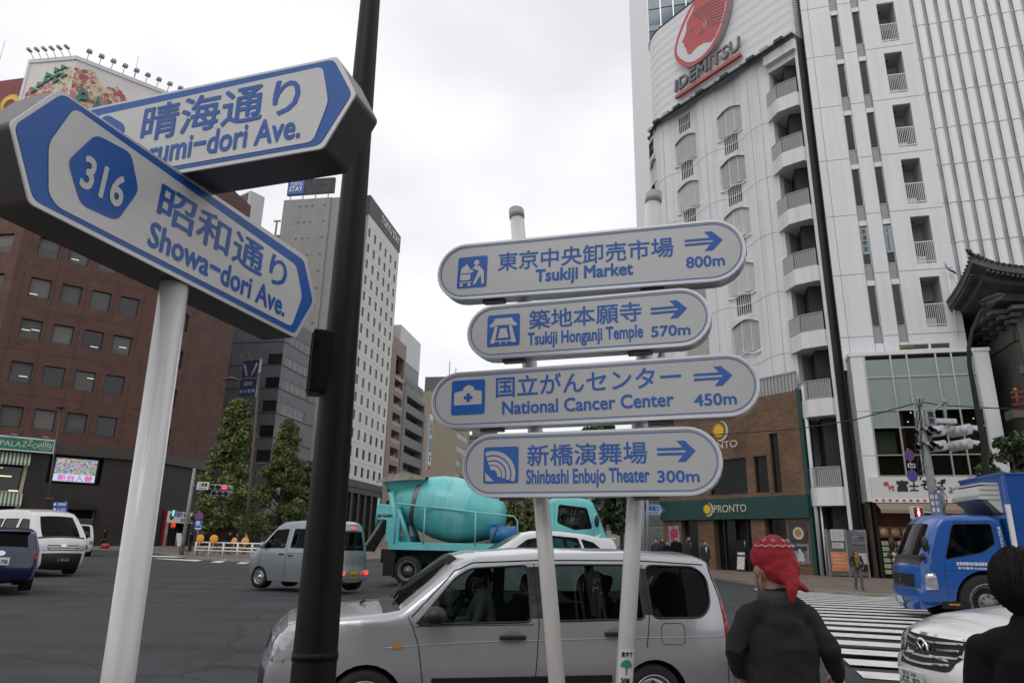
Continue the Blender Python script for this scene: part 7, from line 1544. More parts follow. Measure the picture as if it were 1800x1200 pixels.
blob([('b', hp(0, -.012, 1.628), (.096, .106, .094)), ('b', hp(0, -.06, 1.585), (.084, .07, .07)), ('t', [hp(-.0, -.1, 1.56), hp(.0, -.135, 1.525)], [.045, .03]), ('t', [hp(0, -.125, 1.54), hp(-.015, -.14, 1.5), hp(-.02, -.14, 1.455)], [.02, .022, .012], 1.3), ('t', [hp(0, -.125, 1.53), hp(.025, -.15, 1.515), hp(.045, -.15, 1.502)], [.018, .021, .022], .7)], .007, 'bandana', RB_, BM, 3, .017, .045)
m = MB()
def on_head(a, e, r=1.035): return hp(.096*r*math.sin(a)*math.cos(e), -.012+.106*r*math.cos(a)*math.cos(e), 1.628+.094*r*math.sin(e))
for kk in range(1): m.tube([on_head(1.9+2.8*i/24, .5+.1*kk+.05*math.sin(i*1.9)) for i in range(25)], .003, 5)
for j in range(5):
    a = 2.1+2.3*j/5+.2*math.sin(j*5); m.tube([on_head(a, .75), on_head(a+.12, .92), on_head(a+.22, .8), on_head(a+.1, .7)], .0025, 5)
m.build('bandana_pattern', mat('pattern white', (.5, .42, .42), .8), BM)
m = MB(); rg = random.Random(5)
for i in range(16):
    a = hp(-.076+.006*rg.random(), -.02+.04*rg.random(), 1.575); m.tube([a, (a[0]-.004, a[1]-.01, a[2]-.05), (a[0]-.002+.012*rg.random(), a[1]-.02, a[2]-.1-.03*rg.random())], .0022, 4)
m.build('hair', mat('bleached hair', (.3, .22, .14), .6), BM)
m = MB(); m.lathe([(.066, 1.415), (.078, 1.43), (.08, 1.465), (.073, 1.49), (.066, 1.47)], 26, 0, Matrix.Translation((0, -.008, 0))); m.build('collar', mat('collar grey', (.05, .047, .05), .9, bump=.4, bs=140), BM)
# person in a black suit at the right edge
YP2 = 2.15; hc2 = at(1806, 1024, YP2); k2_ = (hc2.z-.03)/1.6
SPn, hp2 = person('dark-haired person in black suit jacket cut by the right edge, seen from behind', Vector((hc2.x, YP2, .03)), 68, 1.7*k2_, BLK, BLK, HAIRB, 0, None, .012, long_hair=False, disp=.008, fingers=False, sleeve=.85, girth=.9)
m = MB(); rg = random.Random(17)
for i in range(650):
    a = rg.uniform(-math.pi, math.pi); e1 = rg.uniform(.1, 1.2); q = []
    for j in range(6):
        e = e1-(e1+.75)*j/5; rr = 1.03+.03*rg.random(); ce = max(.55, math.cos(e)) if e < 0 else math.cos(e)
        q.append(hp2(.098*rr*math.sin(a+.05*j*math.sin(i))*ce, -.016+.106*rr*math.cos(a+.05*j*math.sin(i))*ce, 1.605+.112*rr*math.sin(e)))
    if math.cos(a) > .45: q = q[:3]
    m.tube(q, [.002, .003, .003, .0028, .002, .001][:len(q)], 4, 0, False)
m.build('bobbed_hair', HAIRB, SPn)
# woman stepping off the far pavement
pw = onz(1511, 1036, .24); WJK = mat('dark anorak', (.025, .026, .028), .8, var=.2, vs=6)
hw_ = 1.6*(EYE-.24+ (at(1512, 965, pw.y).z-EYE))/1.6
WM, hp3 = person('woman with knitted hat and mustard scarf walking on the far pavement', pw, 186, hw_, WJK, GRYT, HAIRB, .35, [((-.27, .0, 1.12), (-.22, .12, .95)), ((.27, -.02, 1.12), (.24, .1, .93))], .02, hat=mat('knit hat', (.09, .06, .055), .9), long_hair=True)
blob([('b', (0, .06, 1.4), (.11, .09, .1)), ('t', [(.02, .12, 1.38), (.03, .15, 1.1), (.03, .15, .98)], [.075, .06, .055]), ('t', [(-.05, .12, 1.35), (-.05, .14, 1.15)], [.06, .05])], .018, 'scarf', mat('mustard scarf', (.2, .12, .025), .9, var=.3, vs=14), WM, 3)
tag(MB().box(-.16, .16, -.07, .07, -.16, .16, bev=.05).build('shoulder_bag', BLACK, None, WM.matrix_world @ Matrix.Translation((-.3, .02, .92))), 'black shoulder bag at the hip of the woman with mustard scarf', 'bag')
# group waiting by the cafe
waiting = [(1153, 957, 33.5, NVY, 'man in navy suit at the left end of the group waiting outside the cafe', False), (1163, 955, 35, DNM, 'woman with long dark hair behind the left end of the waiting group', True), (1173, 961, 33, BLK, 'short person in black next to the man at the end of the waiting group', False), (1188, 953, 34, BLK, 'broad person in dark clothes in front of the fruit dessert poster', False), (1208, 952, 34.5, NVY, 'man in navy jacket turned sideways by the cafe doorway', False), (1238, 961, 32, NVY, 'man in navy suit standing apart at the right of the waiting group', False)]
for i, (px, pyt, Yd, jk, lb, lh) in enumerate(waiting):
    ht = at(px, pyt-11, Yd); z0 = .24; p = Vector((ht.x, Yd, z0)); face = (200, 170, 190, 185, 120, 165)[i]
    T, hq = person(lb, p, face, ht.z-z0, jk, DNM, HAIRB, 0, None, .03, long_hair=lh, group='people waiting by the cafe')
    if i in (4, 5): m = MB(); m.add([(-.05, .125, 1.42), (.05, .125, 1.42), (.0, .15, 1.15)], [(0, 1, 2)]); m.build('shirt_front', WHITE, T)
# people across the junction
PX = onz(181, 964, .34); RDB = mat('red bag', (.4, .03, .02), .6)
person('woman in black walking past dark brown wall with red bag', PX, 250, 1.72, BLK, BLK, HAIRB, .5, None, .035, long_hair=True)
tag(MB().lathe([(.02, 0), (.3, .02), (.36, .2), (.28, .42), (.12, .46)], 14).build('bag', RDB, None, Matrix.Translation(PX+Vector((.35, -.3, .02)))), 'bright red bag trailing beside the woman in black', 'bag')
for i, (px, pt, Yd, jk, lb) in enumerate(((405, 935, 54, BLK, 'person in black behind the barrier beside the brown lamp post'), (418, 937, 56, NVY, 'person in navy behind the barrier right of the brown lamp post'), (434, 935, 55, mat('pale jacket', (.2, .22, .25), .8), 'person in pale jacket behind the barrier'), (338, 934, 60, BLK, 'person in black near the signal pole across the junction'))):
    hq = at(px, pt, Yd); person(lb, Vector((hq.x, Yd, .36)), 150+40*i, hq.z-.36, jk, DNM, HAIRB, .2, None, .035, group='people across the junction')
# driver of the silver estate, mixer driver
Dv = PB.M @ Vector((2.02, .36, 0)); SHT = mat('pale shirt', (.42, .44, .4), .85, var=.12, vs=8)
DR, hp4 = person('driver in pale shirt and dark cap sitting in the silver estate car', Vector((Dv.x, Dv.y, -.27)), -103, 1.62, SHT, DNM, HAIRB, 0, [((-.26, .12, 1.12), (-.14, .36, 1.12)), ((.26, .12, 1.12), (.14, .36, 1.12))], .016, seated=True, hat=mat('cap black', (.02, .02, .022), .8), disp=.012)
Dm = MX @ Vector((5.15, .6, 0)); person('driver in grey sitting in the turquoise mixer cab', Vector((Dm.x, Dm.y, .98)), 95, 1.6, mat('grey work shirt', (.2, .2, .2), .8), DNM, HAIRB, 0, [((-.26, .12, 1.12), (-.14, .36, 1.12)), ((.26, .12, 1.12), (.14, .36, 1.12))], .025, seated=True)
# ------------------------------------------------------------------ trees
LEAF1 = mat('ginkgo leaf light', (.15, .2, .06), .6, var=.3, vs=1.5); LEAF2 = mat('ginkgo leaf dark', (.092, .132, .042), .6, var=.3, vs=1.5); BARK = mat('bark', (.06, .048, .036), .9, var=.3, vs=8, bump=.5, bs=30)
LEAF3 = mat('evergreen leaf', (.03, .05, .022), .55, var=.3, vs=2); LEAF4 = mat('yellowing leaf', (.13, .13, .03), .6, var=.2, vs=2)
def tree(name, label, base, h, rad, leaves, size, mats, cone=True, seed=1, z0f=.18, group=None):
    rg = random.Random(seed); T = thing(name, label, 'tree', Matrix.Translation(base), group)
    m = MB(); lean = Vector((rg.uniform(-.2, .2), rg.uniform(-.2, .2), 0)); tr = [Vector((0, 0, -.1)), Vector((0, 0, h*.3))+lean*.4, Vector((0, 0, h*.65))+lean, Vector((0, 0, h*.93))+lean*.7]
    m.tube(tr, [h*.022, h*.017, h*.01, h*.003], 10); cl = []
    n = 110 if cone else 60
    for i in range(n):
        f = rg.random()**.85; z = h*(z0f+(1-z0f)*f*.96); r = rad*((1-f)**.75*.95+.1 if cone else math.sin(math.pi*(.18+.8*f))**.7)*rg.uniform(.45, 1.05); a = rg.random()*6.283
        p = Vector((r*math.cos(a), r*math.sin(a), z+rad*.12*rg.uniform(-1, 1))); cl.append(p)
        if i % 2 == 0: s_ = Vector((0, 0, max(h*.12, z-r*.6)))+lean*.5; m.tube([s_, s_.lerp(p, .5)+Vector((0, 0, .1*r)), p], [h*.006, h*.004, h*.0015], 5)
    m.build('trunk', BARK, T); lf = MB(); foliage(lf, leaves, cl, rad*.26, size, rg, len(mats)); lf.build('crown', mats, T, recalc=False); return T
GL = [LEAF1, LEAF2, LEAF1, LEAF4, LEAF2]
def tree_px(lab, pxb, pyb, pyt, pxl, pxr, Y, **kw):
    b = at(pxb, pyb, Y); b.z = .33; t_ = at(pxb, pyt, Y); wl, wr = at(pxl, (pyb+pyt)/2, Y), at(pxr, (pyb+pyt)/2, Y); return tree('street_tree', lab, b, t_.z-b.z, (wr.x-wl.x)/2, **kw)
tree_px('tall conical ginkgo tree beside the brown block, left of the brown lamp post', 388, 965, 700, 332, 450, 64, leaves=20000, size=.3, mats=GL, seed=4, z0f=.1)
tree_px('conical ginkgo tree between the brown lamp post and the microvan', 484, 965, 742, 440, 538, 72, leaves=18000, size=.3, mats=GL, seed=9, z0f=.1)
tree_px('shorter ginkgo partly hidden behind the dark lamp column', 530, 960, 810, 500, 575, 82, leaves=6000, size=.42, mats=[LEAF2, LEAF3], seed=12, z0f=.1)
tree_px('slim yellow-green tree at the end of the avenue beside the mixer drum', 902, 955, 868, 882, 925, 120, leaves=2200, size=.6, mats=[LEAF2, LEAF4, LEAF1], seed=2)
tree_px('second slim tree at the end of the avenue just left of the mixer cab', 928, 955, 875, 912, 950, 130, leaves=2200, size=.6, mats=[LEAF2, LEAF4, LEAF1], seed=3)
tree_px('large dark tree behind the cab of the mixer truck', 1062, 955, 742, 1000, 1118, 62, leaves=14000, size=.36, mats=[LEAF3, LEAF2, LEAF3, LEAF1], seed=21, cone=False, z0f=.25)
tree_px('dark tree standing between the two guide board poles near the cafe', 1092, 965, 815, 1060, 1135, 48, leaves=6500, size=.36, mats=[LEAF3, LEAF2, LEAF3], seed=23, cone=False, z0f=.3)
b = at(1806, 930, 27.5); b.z = .3
tree('garden_tree', 'dark needled garden tree with loose sprigs in front of the theatre at right', b, at(1806, 762, 27.5).z-.3, 1.25, 8000, .15, [LEAF3, LEAF2, LEAF3], False, 31, .5)
m = MB(); rg = random.Random(2); foliage(m, 900, [Vector((i*1.1-5, rg.uniform(-.3, .3), .45)) for i in range(11)], .6, .2, rg, 2)
tag(m.build('hedge', [LEAF3, LEAF2], None, Matrix.Translation((*at(490, 970, 60).xy, .33)), recalc=False), 'low dark hedge along the pavement behind the microvan', 'hedge')
# ------------------------------------------------------------------ street furniture across the junction (left)
BRN = mat('brown lamp paint', (.07, .045, .033), .55, var=.15); PGREY = mat('grey pole paint', (.24, .25, .26), .5, var=.12)
def W2(px, py, Y): return at(px, py, Y)
def postbase(px, py, z=.33): p = onz(px, py, z); return p
Yq = 57; b = at(431, 962, Yq); b.z = .33; t_ = at(456, 655, Yq); T = thing('street_lamp', 'tall brown street lamp with side arm standing between the two ginkgo trees', 'street lamp', Matrix.Translation(b))
m = MB(); L = t_-b; m.tube([(0, 0, 0), L*.3, L], [.17, .13, .09], 12); a = at(445, 665, Yq)-b; e_ = at(420, 668, Yq)-b; h_ = at(392, 668, Yq)-b; m.tube([L*.97, a, (a+e_)/2+Vector((0, 0, .1)), e_], .05, 8); q = at(474, 815, Yq)-b; m.tube([Vector((L.x*.5, L.y*.5, q.z)), q], .06, 8); m.build('post', BRN, T)
m = MB(); m.tube([e_, (e_+h_)/2+Vector((0, 0, .18)), h_], [.12, .3, .12], 10, round_=True, flat=.5); m.build('lamp_head', BRN, T)
Yq = 64; b = at(84, 905, Yq); b.z = .35; t_ = at(107, 714, Yq); T = thing('street_lamp', 'slim brown street lamp in front of the green shop sign', 'street lamp', Matrix.Translation(b)); L = t_-b; m = MB(); m.tube([(0, 0, 0), L], [.12, .06], 10); m.tube([L*.33+Vector((-.1, -.1, 0)), L*.33+Vector((.6, -.1, 0))], .12, 8); m.build('post', BRN, T); m = MB(); m.lathe([(.05, .1), (.45, .02), (.38, -.18), (.01, -.18)], 14, 0, Matrix.Translation(L)); m.build('lamp_head', BRN, T)
def hsignal(parent, M, lit=None, hood=.22, both=True):
    m = MB(); m.box(-.62, .62, -.09, .09, -.2, .2, 0, M, bev=.07); m.build('signal_housing', PGREY, parent)
    for i in (-1, 0, 1):
        m = MB(); n = 12
        for side in ((-1,) if not both else (-1,)):
            A_ = [(i*.4+.17*math.cos(a), .17*math.sin(a)) for a in [R(-20+220*j/n) for j in range(n+1)]]
            m.add([M @ Vector((p[0], side*.09, p[1])) for p in A_]+[M @ Vector((p[0], side*(.09+hood*(1 if 2 < j < n-2 else .6)), p[1]-.02)) for j, p in enumerate(A_)], [(j, j+1, n+2+j, n+1+j) for j in range(n)], 0, True)
        m.build('hood', [PGREY], parent)
        m = MB(); m.lathe([(.001, -.1), (.15, -.095), (.155, -.09)], 14, 0, M @ Matrix.Translation((i*.4, 0, 0)), axis='Y'); m.build('lens', lit[1] if lit and lit[0] == i else mat('unlit lens', (.03, .03, .032), .2), parent)
SIGRED = mat('lit red signal', (.4, .02, .02), .3, emit=(1, .05, .06), es=2.2); SIGGRN = mat('lit green signal', (.02, .3, .2), .3, emit=(.1, .9, .6), es=1.4)
Yq = 50; b = at(319, 974, Yq); b.z = .33; t_ = at(342, 823, Yq); T = thing('traffic_signal', 'grey signal pole with name plate and two rows of signals, red lit, across the junction', 'traffic light', Matrix.Translation(b)); L = t_-b
m = MB(); m.tube([(0, 0, 0), L], [.15, .1], 12); q = at(410, 858, Yq)-b; m.tube([L*.8, q], .04, 8); m.build('pole', PGREY, T)
for k_, (px, py) in enumerate(((384, 856), (387, 867))): hsignal(T, Matrix.Translation(at(px, py, Yq-.2)-b) @ Matrix.Rotation(R(14), 4, 'Z') @ Matrix.Diagonal((1.0, 1, .95, 1)), (1, SIGRED) if k_ == 0 else None)
for k_, (px, py) in enumerate(((402, 857), (402, 867))): hsignal(T, Matrix.Translation(at(px, py, Yq+.5)-b) @ Matrix.Rotation(R(105), 4, 'Z') @ Matrix.Diagonal((.8, 1, .95, 1)))
n0, n1 = at(346, 860, Yq)-b, at(368, 847, Yq)-b; m = MB(); m.box(n0.x, n1.x, n0.y-.05, n0.y, n0.z, n1.z); npl = m.build('name_plate', WHITE, T); m = MB(); put_text(m, '三原橋', n0.x+.1, n0.z+.22, n1.x-.1, n1.z-.06, n0.y-.06, bold=.04); put_text(m, 'Miharabashi', n0.x+.12, n0.z+.05, n1.x-.12, n0.z+.17, n0.y-.06, bold=.02); m.build('lettering', BLACK, npl)
for nm, (x0, y0, x1, y1), mt in (('pedestrian_signal', (305, 907, 312, 896), SIGGRN), ('blue_sign', (313, 909, 321, 899), SIGNBLUE)):
    a, c = at(x0, y0, Yq)-b, at(x1, y1, Yq)-b; m = MB(); m.box(a.x, c.x, -.3, -.1, a.z, c.z, 0); m.box(a.x+.06, c.x-.06, -.32, -.3, a.z+.05, c.z-.05, 1); m.tube([(c.x, -.2, (a.z+c.z)/2), (L.x*.25, 0, (a.z+c.z)/2)], .03, 6); m.build(nm, [PGREY, mt], T)
RINGR = mat('sign ring red', (.3, .015, .03), .5)
def disc_sign(parent, c, r, kind, M=None):
    mm = Matrix.Translation(c) @ (M or Matrix()); m = MB(); P = lambda q, y, mi: m.sheet([(q*math.cos(i*.2618), q*math.sin(i*.2618)) for i in range(24)], y, mi, mm)
    m.lathe([(r, 0), (r, .02), (.001, .02)], 24, 2, mm, axis='Y'); P(r, -.001, 0 if kind != 'P' else 1); P(r*.8, -.006, 1)
    if kind != 'P':
        w_ = r*.1; c_ = .57*r; m.sheet([(-c_-w_*.7, c_-w_*.7), (-c_+w_*.7, c_+w_*.7), (c_+w_*.7, -c_+w_*.7), (c_-w_*.7, -c_-w_*.7)], -.01, 0, mm)
        if kind == 'X': m.sheet([(-c_-w_*.7, -c_+w_*.7), (c_-w_*.7, c_+w_*.7), (c_+w_*.7, c_-w_*.7), (-c_+w_*.7, -c_-w_*.7)], -.012, 0, mm)
    else: put_text(m, 'P', -r*.4, -r*.5, r*.35, r*.55, -.012, 3, bold=.05, M=mm); m.sheet([(-r*.7, r*.3), (-r*.6, r*.42), (r*.75, -r*.5), (r*.65, -r*.62)], -.014, 3, mm)
    return m.build('sign_disc', [RINGR, SIGNBLUE, STEEL, WHITE], parent)
Yq = 49; b = at(346, 975, Yq); b.z = .33; T = thing('parking_sign', 'two round blue road signs on a thin post behind the white barrier', 'road sign', Matrix.Translation(b)); L = at(350, 898, Yq)-b; m = MB(); m.tube([(0, 0, 0), L], .05, 8); m.build('post', PGREY, T); disc_sign(T, at(351, 907, Yq)-b+Vector((0, -.1, 0)), .3, 'X'); disc_sign(T, at(350, 920, Yq)-b+Vector((0, -.1, 0)), .3, 'P'); c = at(349, 928, Yq)-b; m = MB(); m.box(c.x-.2, c.x+.2, -.1, -.07, c.z-.07, c.z+.07); m.build('plate', WHITE, T)
# white guard rail with round orange reflectors
def GP(px, py, Y): p = at(px, py, Y); return p
Y0, Y1 = 47.5, 44.5; A0, A1 = at(342, 975, Y0), at(520, 990, Y1); A0.z = A1.z = .33
RAILW = thing('guard_rail', 'white pipe guard rail along the far pavement corner', 'guard rail', Matrix.Translation(A0)); D = A1-A0; m = MB()
for z in (.88, .58, .38): m.tube([(0, 0, z), D+Vector((0, 0, z))], .045, 8)
m.build('rails', WHITE, RAILW)
for i in range(8): m = MB(); p = D*(i/7.0); m.tube([p, p+Vector((0, 0, .9))], .065, 10); m.build('post', WHITE, RAILW)
ORG = mat('orange reflector', (.6, .25, .02), .35, emit=(1, .45, .05), es=.12)
for i, (px, py, r) in enumerate(((352, 946, .26), (376, 947, .28), (412, 950, .2), (431, 951, .26))):
    p = at(px, py, 46.5); tag(MB().lathe([(.001, -.03), (r*.8, -.03), (r, 0), (r*.8, .03), (.001, .03)], 18, 0, axis='Y').tube([(0, 0, -r), (0, 0, -.5)], .03, 6).build('delineator', ORG, None, Matrix.Translation(p)), ('round orange reflector at the left end of the white guard rail', 'largest round orange reflector on the guard rail, second from its left end', 'narrow orange reflector on the guard rail, third from its left end', 'round orange reflector on the guard rail nearest the microvan')[i], 'reflector', 'orange reflectors on the guard rail')
for i, px in enumerate((338, 384, 398)):
    p = at(px, 968, 50+i); p.z = .33; T = thing('bicycle', ('dark bicycle leaning by the signal pole', 'bicycle parked behind the guard rail by the large orange reflector', 'bicycle parked behind the guard rail nearer the lamp post')[i], 'bicycle', Matrix.Translation(p) @ Matrix.Rotation(R(20+30*i), 4, 'Z'), 'bicycles by the guard rail')
    for x in (-.52, .52): m = MB(); m.tube([(x+.33*math.cos(a), 0, .33+.33*math.sin(a)) for a in [j*.3307 for j in range(20)]], .025, 6); m.build('wheel', RUBBER, T)
    m = MB(); m.tube([(-.52, 0, .33), (-.15, 0, .33), (.35, 0, .75), (.52, 0, .33)], .02, 6); m.tube([(-.15, 0, .33), (-.25, 0, .85)], .02, 6); m.tube([(-.2, 0, .7), (.38, 0, .78), (.34, 0, 1.0), (.3, .25, 1.0), (.3, -.25, 1.0)], .02, 6); m.box(-.36, -.14, -.06, .06, .85, .9); m.build('frame', BLACK, T)
for i, (px, py) in enumerate(((106, 886), (105, 895))):
    p = at(px, py, 60); o = tag(MB().box(-.6, .6, 0, .08, -.2, .2).build('guide_sign', SIGNBLUE, None, Matrix.Translation(p)), ('upper' if i == 0 else 'lower')+' small blue station sign above the white one-box van', 'sign', 'blue station signs'); m = MB(); put_text(m, '東銀座駅' if i == 0 else 'A1 出口', -.2, -.1, .5, .12, -.01, bold=.04); m.sheet([(-.45+.12*math.cos(j*.5), .12*math.sin(j*.5)) for j in range(13)], -.01); m.build('lettering', WHITE, o)
o = tag(MB().tube([(0, 0, 0), (0, 0, 3.9)], .05, 8).build('sign_post', PGREY, None, Matrix.Translation((*at(112, 900, 60.15).xy, .35))), 'thin grey post holding the blue station signs', 'post')
# ------------------------------------------------------------------ signal pole, signs and lamp on the right corner
Yq = 24.2; b = at(1652, 1000, Yq); b.z = .25; t_ = at(1613, 697, Yq); b.x = t_.x+.05
T = thing('traffic_signal', 'grey signal pole with four white signal heads and two no-parking signs at right', 'traffic light', Matrix.Translation(b)); L = t_-b
m = MB(); m.tube([(0, 0, 0), L], [.16, .115], 16); m.lathe([(.135, 0), (.135, .1)], 16, 0, Matrix.Translation(L-Vector((0, 0, .35)))); 
for z in (.75, .62, .5): m.lathe([(.14, 0), (.14, .05)], 16, 0, Matrix.Translation(Vector((L.x*z, L.y*z, L.z*z))))
j = at(1660, 706, Yq)-b; j2 = at(1663, 745, Yq)-b; m.tube([L*.86, at(1640, 722, Yq)-b, j], .05, 8); m.tube([j, j2], .05, 8); m.ball(j, .11, 10); m.tube([L*.72, at(1648, 745, Yq)-b, j2], .045, 8)
m.tube([at(1655, 855, Yq)-b, at(1660, 905, Yq)-b], .06, 8)
m.build('pole', PGREY, T)
SWH = mat('signal white grey', (.5, .51, .53), .45, var=.06); 
def side_signal(c, az, sgn):
    Mx = Matrix.Translation(at(*c, Yq)-b) @ Matrix.Rotation(R(90-az), 4, 'Z')
    Mx = Mx @ Matrix.Diagonal((.8, .9, .95, 1)); m = MB(); m.box(-.62, .62, -.1, .1, -.2, .2, 0, Mx, bev=.09)
    for i in (-1, 0, 1): m.lathe([(.17, .0), (.16, .12), (.1, .2), (.001, .22)], 14, 0, Mx @ Matrix.Translation((i*.4, .05, 0)), axis='Y')
    m.build('signal_housing', SWH, T)
    for i in (-1, 0, 1):
        m = MB(); n = 12; A_ = [(i*.4+.17*math.cos(a), .17*math.sin(a)) for a in [R(-25+230*jj/n) for jj in range(n+1)]]
        for o_, mi in ((0, 0), (.008, 1)):
            m.add([Mx @ Vector((p[0]*(1), -.09, p[1]-o_)) for p in A_]+[Mx @ Vector((p[0], -.09-(.42 if 2 < jj < n-2 else .25), p[1]-.03-o_)) for jj, p in enumerate(A_)], [(jj, jj+1, n+2+jj, n+1+jj) for jj in range(n)], mi, True)
        m.build('hood', [SWH, BLACK], T); m = MB(); m.lathe([(.001, -.11), (.15, -.1)], 14, 0, Mx @ Matrix.Translation((i*.4, 0, 0)), axis='Y'); m.build('lens', BLACK, T)
side_signal((1638, 759), 160, 1); side_signal((1641, 785), 160, 1); side_signal((1688, 757), -8, 1); side_signal((1688, 782), -8, 1)
m = MB(); a = at(1640, 745, Yq)-b; c = at(1676, 737, Yq)-b; m.box(a.x, c.x, -.2, .15, a.z, c.z, bev=.03); m.build('bracket_box', SWH, T)
a, c = at(1627, 748, Yq-.3)-b, at(1640, 722, Yq-.3)-b; m = MB(); m.box(a.x, c.x, -.4, -.36, a.z, c.z, 0); put_text(m, '東', a.x+.06, a.z+.28, c.x-.06, c.z-.04, -.41, 1, bold=.04); put_text(m, '京', a.x+.06, a.z+.04, c.x-.06, a.z+.26, -.41, 1, bold=.04); m.build('name_plate', [mat('plate grey', (.3, .33, .35), .5), BLACK], T)
Msg = Matrix.Rotation(R(-12), 4, 'Z'); disc_sign(T, at(1599, 800, Yq-.3)-b, .2, 'X', Msg @ Matrix.Diagonal((.8, 1, 1, 1))); disc_sign(T, at(1604, 836, Yq-.3)-b, .21, '/', Msg @ Matrix.Diagonal((.8, 1, 1, 1)))
c = at(1602, 818, Yq-.3)-b; m = MB(); m.box(c.x-.12, c.x+.12, c.y-.02, c.y, c.z-.07, c.z+.07, 0); put_text(m, '駐車', c.x-.1, c.z-.05, c.x+.1, c.z+.05, c.y-.025, 1, bold=.04); m.tube([(c.x+.05, c.y+.05, c.z-.6), (c.x-.02, c.y+.05, c.z+.6)], .02, 6, 2); m.build('sub_plate', [WHITE, BLACK, PGREY], T)
a, c = at(1638, 905, Yq-.3)-b, at(1652, 866, Yq-.3)-b; m = MB(); m.box(a.x, c.x, c.y-.02, c.y, a.z, c.z, 0)
for i, ch in enumerate('歩行者自転車'): zz_ = c.z-.12-(i % 3)*.22; xx = a.x+.03+(.15 if i < 3 else 0); put_text(m, ch, xx, zz_-.08, xx+.1, zz_+.06, c.y-.025, 1, bold=.05)
m.build('blue_banner', [mat('faded blue', (.13, .18, .28), .5), WHITE], T)
CBL = mat('cable black', (.015, .015, .016), .6); m = MB(); rg = random.Random(8)
for kx in range(4):
    P = [at(1612+kx*3+rg.uniform(-4, 4), 700+i*18, Yq-.15)-b for i in range(9)]; P = [p+Vector((rg.uniform(-.05, .05), 0, 0)) for p in P]; m.tube(P, .014, 5)
m.tube([at(1652, 858, Yq-.2)-b, at(1662, 868, Yq-.2)-b, at(1666, 880, Yq-.2)-b, at(1660, 892, Yq-.2)-b], .012, 5); m.tube([at(1640, 866, Yq-.2)-b, at(1650, 858, Yq-.2)-b, at(1660, 860, Yq-.2)-b], .012, 5); m.build('loose_cables', CBL, T)
a, c = at(1606, 912, Yq-.8)-b, at(1622, 890, Yq-.8)-b; m = MB(); m.box(a.x, c.x, a.y-.02, a.y+.2, a.z, c.z, 0, bev=.03); m.box(a.x+.03, c.x-.03, a.y-.03, a.y-.015, a.z+.03, c.z-.03, 1); m.tube([(c.x, a.y+.1, a.z+.25), (.05, 0, a.z+.25)], .03, 6); ps = m.build('pedestrian_signal', [SWH, mat('signal face dark red', (.06, .005, .008), .3, emit=(.5, .02, .04), es=.12)], T)
xm, zm_ = (a.x+c.x)/2, a.z; m = MB(); m.sheet([(xm+.035*math.cos(i*.5), zm_+.33+.035*math.sin(i*.5)) for i in range(13)], a.y-.036); m.sheet([(xm-.05, zm_+.16), (xm-.035, zm_+.28), (xm+.035, zm_+.28), (xm+.05, zm_+.16), (xm+.03, zm_+.16), (xm+.028, zm_+.06), (xm+.005, zm_+.06), (xm, zm_+.14), (xm-.005, zm_+.06), (xm-.028, zm_+.06), (xm-.03, zm_+.16)], a.y-.036); m.build('red_man', mat('red man light', (.8, .3, .3), .3, emit=(1, .45, .45), es=1.5), ps)
# overhead cables
for i, P in enumerate(([(1050, 772, 30), (1250, 764, 28), (1400, 754, 26.5), (1500, 738, 25.5), (1612, 708, 24.3)], [(1618, 706, 24.2), (1655, 712, 24.3), (1800, 720, 26), (1900, 722, 27)])):
    tag(MB().tube([at(*p) for p in P], .022, 5).build('overhead_cable', CBL), ('black cable sagging from the signal pole across the brick cafe', 'black cable running right from the signal pole past the dark lamp')[i], 'cable')
Yq = 22.6; b = at(1740, 1000, Yq); b.z = .25; q = [(1737, 855), (1727, 770), (1713, 690), (1704, 640), (1703, 610), (1709, 580), (1722, 550), (1733, 535)]; P = [at(x, y, Yq)-b for x, y in q]; P = [Vector((P[0].x+.02, 0, 0))]+P
T = thing('street_lamp', 'slender dark curved street lamp with an oval glass head in front of the theatre', 'street lamp', Matrix.Translation(b)); m = MB(); m.tube(P, [.1, .09, .085, .08, .07, .065, .055, .045, .04], 12); m.build('post', mat('lamp charcoal', (.012, .013, .014), .5, spec=.25), T)
c = at(1744, 526, Yq)-b; Mh = Matrix.Translation(c) @ Matrix.Rotation(R(-18), 4, 'Y'); m = MB(); m.lathe([(.001, .15), (.26, .12), (.4, .03), (.39, -.03)], 24, 0, Mh); m.build('lamp_head', MATS['lamp charcoal'], T); MB().lathe([(.36, -.02), (.28, -.1), (.001, -.14)], 24, 0, Mh).build('lamp_glass', mat('lamp glass', (.3, .31, .31), .2), T)
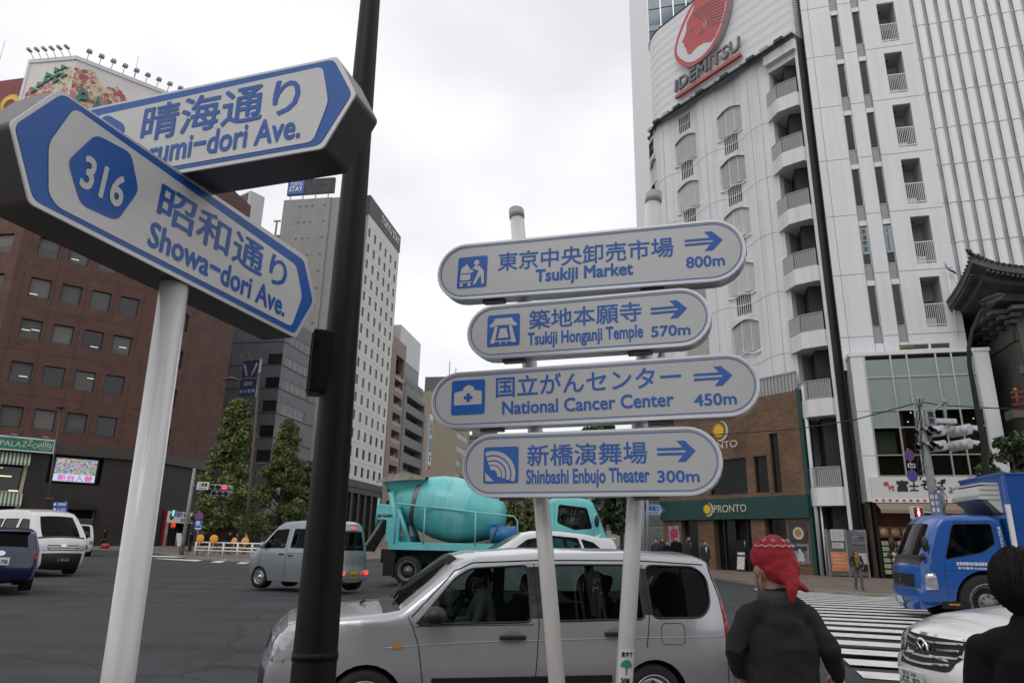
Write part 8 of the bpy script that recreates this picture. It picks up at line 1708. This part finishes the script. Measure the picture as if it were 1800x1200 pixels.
# street name plate and posts near the cafe
Yq = 40
for i, (px, lab) in enumerate(((1131, 'left of two grey posts by the left end of the cafe'), (1139, 'grey post carrying the blue avenue sign by the cafe'))):
    b = at(px, 990, Yq+i); b.z = .3; t_ = at(px-1, 862, Yq+i); tag(MB().tube([(0, 0, 0), t_-b], .09, 10).build('post', PGREY, None, Matrix.Translation(b)), lab, 'post')
a, c = at(1136, 904, Yq), at(1168, 887, Yq); o = tag(MB().prism([(a.x, a.z), (c.x-.25, a.z), (c.x, (a.z+c.z)/2), (c.x-.25, c.z), (a.x, c.z)], Yq-.06, Yq).build('street_name_sign', mat('pale blue sign', (.3, .36, .48), .5)), 'small pale blue avenue name sign pointing right beside the cafe', 'street sign')
m = MB(); m.sheet([(c.x-.3, a.z+.02), (c.x-.23, a.z+.02), (c.x-.02, (a.z+c.z)/2), (c.x-.23, c.z-.02), (c.x-.3, c.z-.02), (c.x-.12, (a.z+c.z)/2)], Yq-.07); put_text(m, '海通り', a.x+.12, a.z+.22, c.x-.35, c.z-.06, Yq-.07, bold=.04); put_text(m, 'dori Ave.', a.x+.12, a.z+.06, c.x-.4, a.z+.16, Yq-.07, bold=.03); m.build('lettering', SIGNBLUE, o)
# flag on the white slab building
fp = MW @ Vector((6.35, -.25, 0)); z0 = loc_on(MW, 1672, 590, -.25)[1]; zt = loc_on(MW, 1656, 470, -.25)[1]
o = tag(MB().tube([(0, 0, 0), (0, 0, zt-z0)], .035, 8).build('flagpole', WHITE, None, Matrix.Translation((fp.x, fp.y, z0))), 'white flagpole with a small furled flag fixed to the white slab building', 'flagpole')
m = MB(); m.tube([(0, 0, zt-z0-.05), (.12, -.05, zt-z0-.2), (.3, -.06, zt-z0-.28), (.42, -.06, zt-z0-.42)], [.03, .09, .1, .05], 8, 0, flat=.5); m.tube([(0, -.03, zt-z0-.1), (-.08, -.05, zt-z0+.15), (-.06, -.06, zt-z0+.3)], [.05, .06, .02], 8, 1, flat=.5); m.build('flag', [mat('flag purple', (.08, .07, .2), .7, var=.5, vs=8), mat('flag pink', (.45, .3, .3), .7)], o)
# unseen block added behind the camera to shade the road and show in glass
for x0, x1, y0, hgt, lab in ((-5, 40, -32, 26, 'unseen stone faced office block added behind the camera to shade the crossing'),):
    T = thing('office_building', lab, 'building', frame((x1, y0), 270)); m = MB(); hs = [(2+i*4.2, 4.9+i*4.2, 5+j*3.7, 7+j*3.7) for i in range(int((x1-x0-4)/4.2)) for j in range(int((hgt-7)/3.7))]
    facade(m, 0, x1-x0, 0, hgt, hs, 0, .3); m.box(0, x1-x0, .32, 14, 0, hgt-.02); m.build('wall', mat('near block stone', (.16, .145, .13), .7, var=.1), T)
